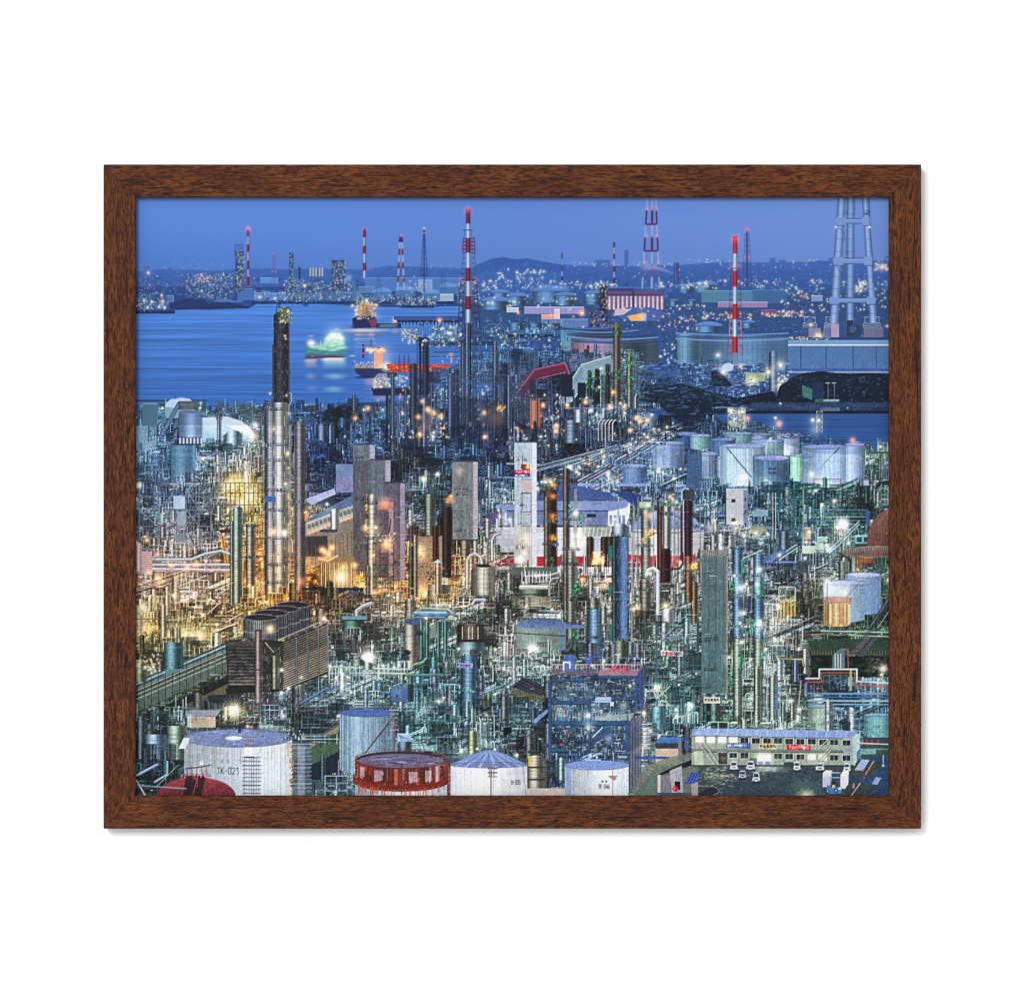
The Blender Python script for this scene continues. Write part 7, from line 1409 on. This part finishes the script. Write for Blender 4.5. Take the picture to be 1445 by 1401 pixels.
def car(x, y, c=(190, 200, 220), w=12, h=14):
    x += w * .07; y += h * .12; w *= .86; h *= .86
    c = C(c) * .88; ell(x + w / 2, y + h + .2, w * .6, 1.4, (20, 26, 36), .8)
    poly([(x + w * .1, y + h * .5), (x + w * .2, y), (x + w * .82, y), (x + w * .95, y + h * .5), (x + w, y + h * .9), (x + w * .9, y + h), (x + w * .08, y + h), (x, y + h * .9)], c)
    poly([(x + w * .16, y + h * .5), (x + w * .24, y + h * .2), (x + w * .76, y + h * .2), (x + w * .82, y + h * .5)], (40, 52, 70)); poly([(x + w * .84, y + h * .1), (x + w, y + h * .3), (x + w, y + h * .85), (x + w * .9, y + h * .5)], c * .75)
    box(x + w * .2, y + h * .68, x + w * .75, y + h * .78, (70, 80, 96)); [ell(x + w * q, y + h * .72, 1, .8, (230, 240, 235)) for q in (.14, .84)]; [box(x + w * q, y + h * .92, x + w * q + 2, y + h * 1.05, (18, 20, 26)) for q in (.08, .75)]; box(x + w * .4, y + h * .85, x + w * .58, y + h * .9, (235, 240, 235))
def office():
    poly([(976, 1038), (987, 1027), (1207, 1031), (1207, 1040), (1192, 1042), (976, 1040)], (126, 156, 212)); poly([(1125, 1030), (1207, 1032), (1207, 1040), (1120, 1040)], (104, 136, 218), .7)
    for k in range(62): x = 984 + k * 3.5; seg(x + 1.5, 1027.5 + k * .06, x - 1, 1038 + k * .02, .5, (186, 204, 235) if k % 4 == 0 else (96, 122, 185), .8)
    poly([(975, 1037), (1192, 1041), (1192, 1044), (975, 1040)], (84, 104, 130)); poly([(976, 1040), (1203, 1043), (1207, 1080), (976, 1080)], (140, 152, 140)); poly([(976, 1056), (1203, 1058), (1203, 1062), (976, 1060)], (112, 124, 118)); box(976, 1060.5, 1203, 1061.4, (60, 70, 74))
    def win(x, y, lit): 
        box(x - .8, y - .8, x + 11.6, y + 8.2, (176, 184, 170)); box(x, y, x + 10.8, y + 7.4, (255, 250, 235) if lit else (34, 44, 52)); 
        if not lit: box(x + 5.1, y, x + 5.7, y + 7.4, (150, 160, 150)); [box(x + ru(.5, 8), y + ru(1, 4), x + ru(3, 10), y + ru(4, 7), (84, 98, 98), .5) for q in range(3)]
        else: glow(x + 5, y + 4, 6, CRE, .5)
    for k in range(13):
        x = 982 + k * 15.8; win(x, 1039.2 + k * .35, k < 4)
        box(x - 3, 1041, x - 2.4, 1078, (96, 106, 100), .7)
    for k in range(13):
        x = 982 + k * 15.8
        if k in (0, 5, 6): continue
        if k == 1: continue
        win(x, 1060.8 + k * .35, k == 10 or k == 11)
    for x in (1070, 1080): box(x, 1065, x + 7, 1076, WHT); glow(x + 3, 1069, 8, CRE, .8); box(x, 1074, x + 7, 1079, (120, 135, 175))
    box(1190, 1040, 1203, 1080, (142, 148, 158)); poly([(1203, 1040), (1209, 1033), (1209, 1075), (1204, 1080)], (150, 180, 170)); poly([(1207, 1034), (1214, 1036), (1213, 1056), (1208, 1062)], (160, 185, 195)); win(1189, 1044, False); win(1189, 1065.5, False); box(1128, 1066, 1152, 1076, (150, 160, 145), .3)
    poly([(1024.8, 1048), (1058.8, 1048.6), (1058.8, 1056), (1024.8, 1054)], (34, 62, 150)); text('指差し呼称確認ヨシ!', 1026, 1049.2, 3.4, 2.5, (225, 235, 255), lw=.6, gap=.28, slope=.02); poly([(1071, 1049), (1095.6, 1049), (1095.6, 1056.6), (1071, 1056)], (220, 205, 150)); text('安全最優先', 1072, 1049.8, 4.6, 3.8, (50, 40, 30), lw=.8, gap=.22); box(1078, 1055, 1088, 1055.5, (120, 100, 70), .7)
    poly([(1110, 1050.2), (1143.6, 1051.2), (1143.6, 1058.6), (1110, 1057.4)], (180, 30, 46)); text('チョットマテ', 1113.4, 1051.4, 3.8, 2.5, (250, 235, 235), lw=.7, gap=.28, slope=.02); text('着行', 1132, 1052, 4.8, 4, (255, 240, 240), lw=.7, gap=.22); box(1118, 1056.3, 1126, 1056.8, (235, 190, 190), .7)
    for a, b, c_, d in ((993, 1047, 1014, 1078), (988, 1050, 1009, 1080), (1155, 1056, 1168, 1043), (1148, 1080, 1170, 1055), (1151, 1082, 1172, 1058)): seg(a, b, c_, d, 1.5, (168, 170, 160)); seg(a + 2, b, c_ + 2, d, .6, (60, 66, 66))
    poly([(979, 1060), (992, 1059), (993, 1080), (980, 1080)], (165, 185, 160)); box(1014, 1062, 1026, 1078, (60, 60, 64)); [box(ru(1014, 1024), ru(1062, 1076), ru(1016, 1027), ru(1064, 1078), (120, 110, 104), .3) for i in range(8)]; box(976, 1079, 1205, 1081, (50, 60, 62)); box(1106, 1075, 1120, 1080, (60, 70, 80)); box(1058, 1069, 1068, 1079, (60, 80, 70), .6)
    car(1029, 1072, (195, 202, 220), 13, 14); car(1052, 1071, (200, 208, 228), 14, 15); car(1041, 1085, (165, 170, 185), 13, 13); car(1060.5, 1087, (190, 196, 212), 13, 16); car(1118.5, 1072, (210, 216, 232), 12, 15); car(1150, 1074, (195, 205, 215), 14, 13); car(1189, 1074, (205, 212, 222), 12, 15)
    # forklift between two crates
    poly([(1161, 1090), (1166, 1086), (1174, 1087), (1172, 1110), (1161, 1110)], (178, 182, 198)); poly([(1161, 1090), (1166, 1086), (1175, 1087), (1171, 1093)], (240, 205, 175)); poly([(1186, 1093), (1190, 1087), (1198, 1088), (1197, 1106), (1192, 1113), (1186, 1111)], (196, 196, 214)); poly([(1186, 1093), (1190, 1087), (1198, 1088), (1194, 1094)], (240, 215, 190)); box(1162, 1095, 1170, 1109, (150, 158, 180), .5)
    box(1173, 1089, 1186, 1091, (120, 140, 170)); poly([(1165, 1116), (1168, 1107), (1174, 1111), (1180, 1111), (1188, 1110), (1188, 1119), (1168, 1119)], (60, 120, 190)); [seg(x, 1096, x, 1110, .8, (70, 110, 150)) for x in (1171, 1184)]; box(1170, 1096, 1185, 1097.4, (110, 150, 180)); ell(1177, 1104, 2.2, 3.4, (40, 50, 80)); ell(1176, 1109, 2.4, 2, (220, 170, 130)); ell(1167.5, 1116, 2.5, 2.5, (20, 24, 34)); ell(1167.5, 1116, 1.1, 1.1, (220, 225, 230)); ell(1179.5, 1115, 2.7, 2.7, (20, 24, 34)); ell(1179.5, 1115, 1.2, 1.2, (220, 225, 230)); ell(1185, 1112, 2.6, 2, (160, 210, 225)); box(1203, 1105, 1206, 1112, (160, 130, 130), .8)
    for i in range(26):
        an = math.pi * (.08 + .84 * i / 25); L = ru(22, 34); seg(1138, 1126, 1138 + L * math.cos(an), 1126 - L * math.sin(an), .9, (110, 160, 140), .4); seg(1138, 1126, 1138 + L * .5 * math.cos(an), 1126 - L * .5 * math.sin(an), .9, (190, 200, 150), .5)
    glow(1138, 1126, 7, (255, 210, 180), 1)
at(1199, office)
for x, y, r, c in ((705, 728, 3, CRE),): at(800, lamp, x, y, r * .5, c)
for e in sorted(EV, key=lambda e: (e[0], e[1])): e[2](*e[3], **e[4])

# loose near pipes and wires knit the parts together
for i in range(1500):
    x, y = ru(190, 1255), ru(700, 1020)
    if not zone_ok(x, y) or 1150 < x: continue
    s = psc(y)
    if rs.rand() < .5: box(x, y, x + ru(4, 16) * s, y + ru(.4, .9) * s, tone(x, y), .4)
    else: box(x, y, x + ru(.4, .9) * s, y + ru(3, 12) * s, tone(x, y), .4)
# grit: soot, weathering and the fine fittings too small to draw one by one
def vnoise(sy, sx):
    n = rs.randn(H // sy + 2, W // sx + 2).astype(np.float32)
    return np.repeat(np.repeat(n, sy, 0), sx, 1)[:H, :W]
msk = np.clip((UY - 440) / 130, 0, 1) * (1 - wt_ * 1.0) * (1 - canal * 1.0)
lum = A.mean(-1)
gr = .055 * vnoise(2, 2) + .045 * vnoise(3, 8) + .06 * vnoise(9, 2) + .05 * vnoise(6, 6) + .04 * vnoise(20, 20)
# print contrast in the plant: deeper shadows, brighter metal, a little less colour
sc_ = A * A * (3 - 2 * A); kx = (msk * .45)[..., None]
A = A * (1 - kx) + sc_ * kx; A = A * (1 + .13 * msk[..., None])
wz = np.exp(-((UX - 400) / 230) ** 2 - ((UY - 825) / 75) ** 2)[..., None].astype(np.float32)     # sodium-lit quarter of the works
A = A * (1 + wz * np.array([.17, -.025, -.22], np.float32)); A = A * (1 - .5 * kx * np.array([-.02, .04, .02], np.float32))
A = A - .028 * msk[..., None] * (1 - A) ** 3
gg = A.mean(-1, keepdims=True); A = gg + (A - gg) * (1 - msk[..., None] * (.10 + .34 * np.clip((A[..., 2:] - A[..., :1] - .12) * 2.4, 0, 1) * np.clip(gg * 2 - .5, 0, 1)))
A *= (1 + gr * msk * np.clip(1.25 - 1.35 * lum, .3, 1.2))[..., None]
A += (.02 * vnoise(3, 3) * msk)[..., None] * np.array([1, .6, -.6], np.float32)
A = np.clip(A, 0, 1)
ink = A.reshape(H // 2, 2, W // 2, 2, 3).mean((1, 3))
# local contrast and fine grain, as in the print
g = ink.copy()
def blur(a, r):
    k = np.ones(2 * r + 1) / (2 * r + 1)
    a = np.apply_along_axis(lambda v: np.convolve(np.pad(v, r, 'edge'), k, 'valid'), 0, a)
    return np.apply_along_axis(lambda v: np.convolve(np.pad(v, r, 'edge'), k, 'valid'), 1, a)
ink = ink + .28 * (ink - blur(blur(g, 2), 2)) * (np.arange(H // 2)[:, None, None] > 150)
ink[:, :7] = ink[:, 7:8]; ink[:, -6:] = ink[:, -7:-6]
ink = np.clip(ink + .003 * rs.randn(*ink.shape[:2], 1), .01, .99).astype(np.float32)

# ================================================================ lay the inks on the sheet
PH, PW = ink.shape[:2]
PY = FRONT + LIP + .0008
kk = (D + LIP + .0008) / D
gxx = ((np.arange(PW) + .5 + X0 - CX) * U * kk)
gzz = ((CY - (np.arange(PH) + .5 + Y0)) * U * kk)
hx, hz = hw - .0004, hh - .0004
gxx = np.clip(gxx, OCX - hx, OCX + hx); gzz = np.clip(gzz, OCZ - hz, OCZ + hz)
co = np.zeros((PH, PW, 3), np.float32); co[..., 0] = gxx[None, :]; co[..., 1] = PY; co[..., 2] = gzz[:, None]
idx = np.arange(PH * PW, dtype=np.int32).reshape(PH, PW)
q = np.stack([idx[1:, :-1], idx[1:, 1:], idx[:-1, 1:], idx[:-1, :-1]], -1).reshape(-1, 4)
me = bpy.data.meshes.new('print')
me.vertices.add(PH * PW); me.vertices.foreach_set('co', co.ravel())
me.loops.add(q.size); me.loops.foreach_set('vertex_index', q.ravel().astype(np.int32))
me.polygons.add(len(q)); me.polygons.foreach_set('loop_start', np.arange(0, q.size, 4, dtype=np.int32))
me.polygons.foreach_set('loop_total', np.full(len(q), 4, np.int32))
me.update(calc_edges=True)
at_ = me.color_attributes.new('ink', 'FLOAT_COLOR', 'POINT')
rgba = np.ones((PH, PW, 4), np.float32); rgba[..., :3] = lin(ink) / GAIN
at_.data.foreach_set('color', rgba.ravel())
m_print, nt, b = new_mat('printed_paper', .55)
b.inputs['Specular IOR Level'].default_value = .12
a_ = nt.nodes.new('ShaderNodeAttribute'); a_.attribute_name = 'ink'
nt.links.new(a_.outputs['Color'], b.inputs['Base Color'])
pr = link('print', me, m_print, root)
pr['label'] = 'colour print of a brightly lit refinery with storage tanks, chimneys and ships on a bay under a blue dusk sky'
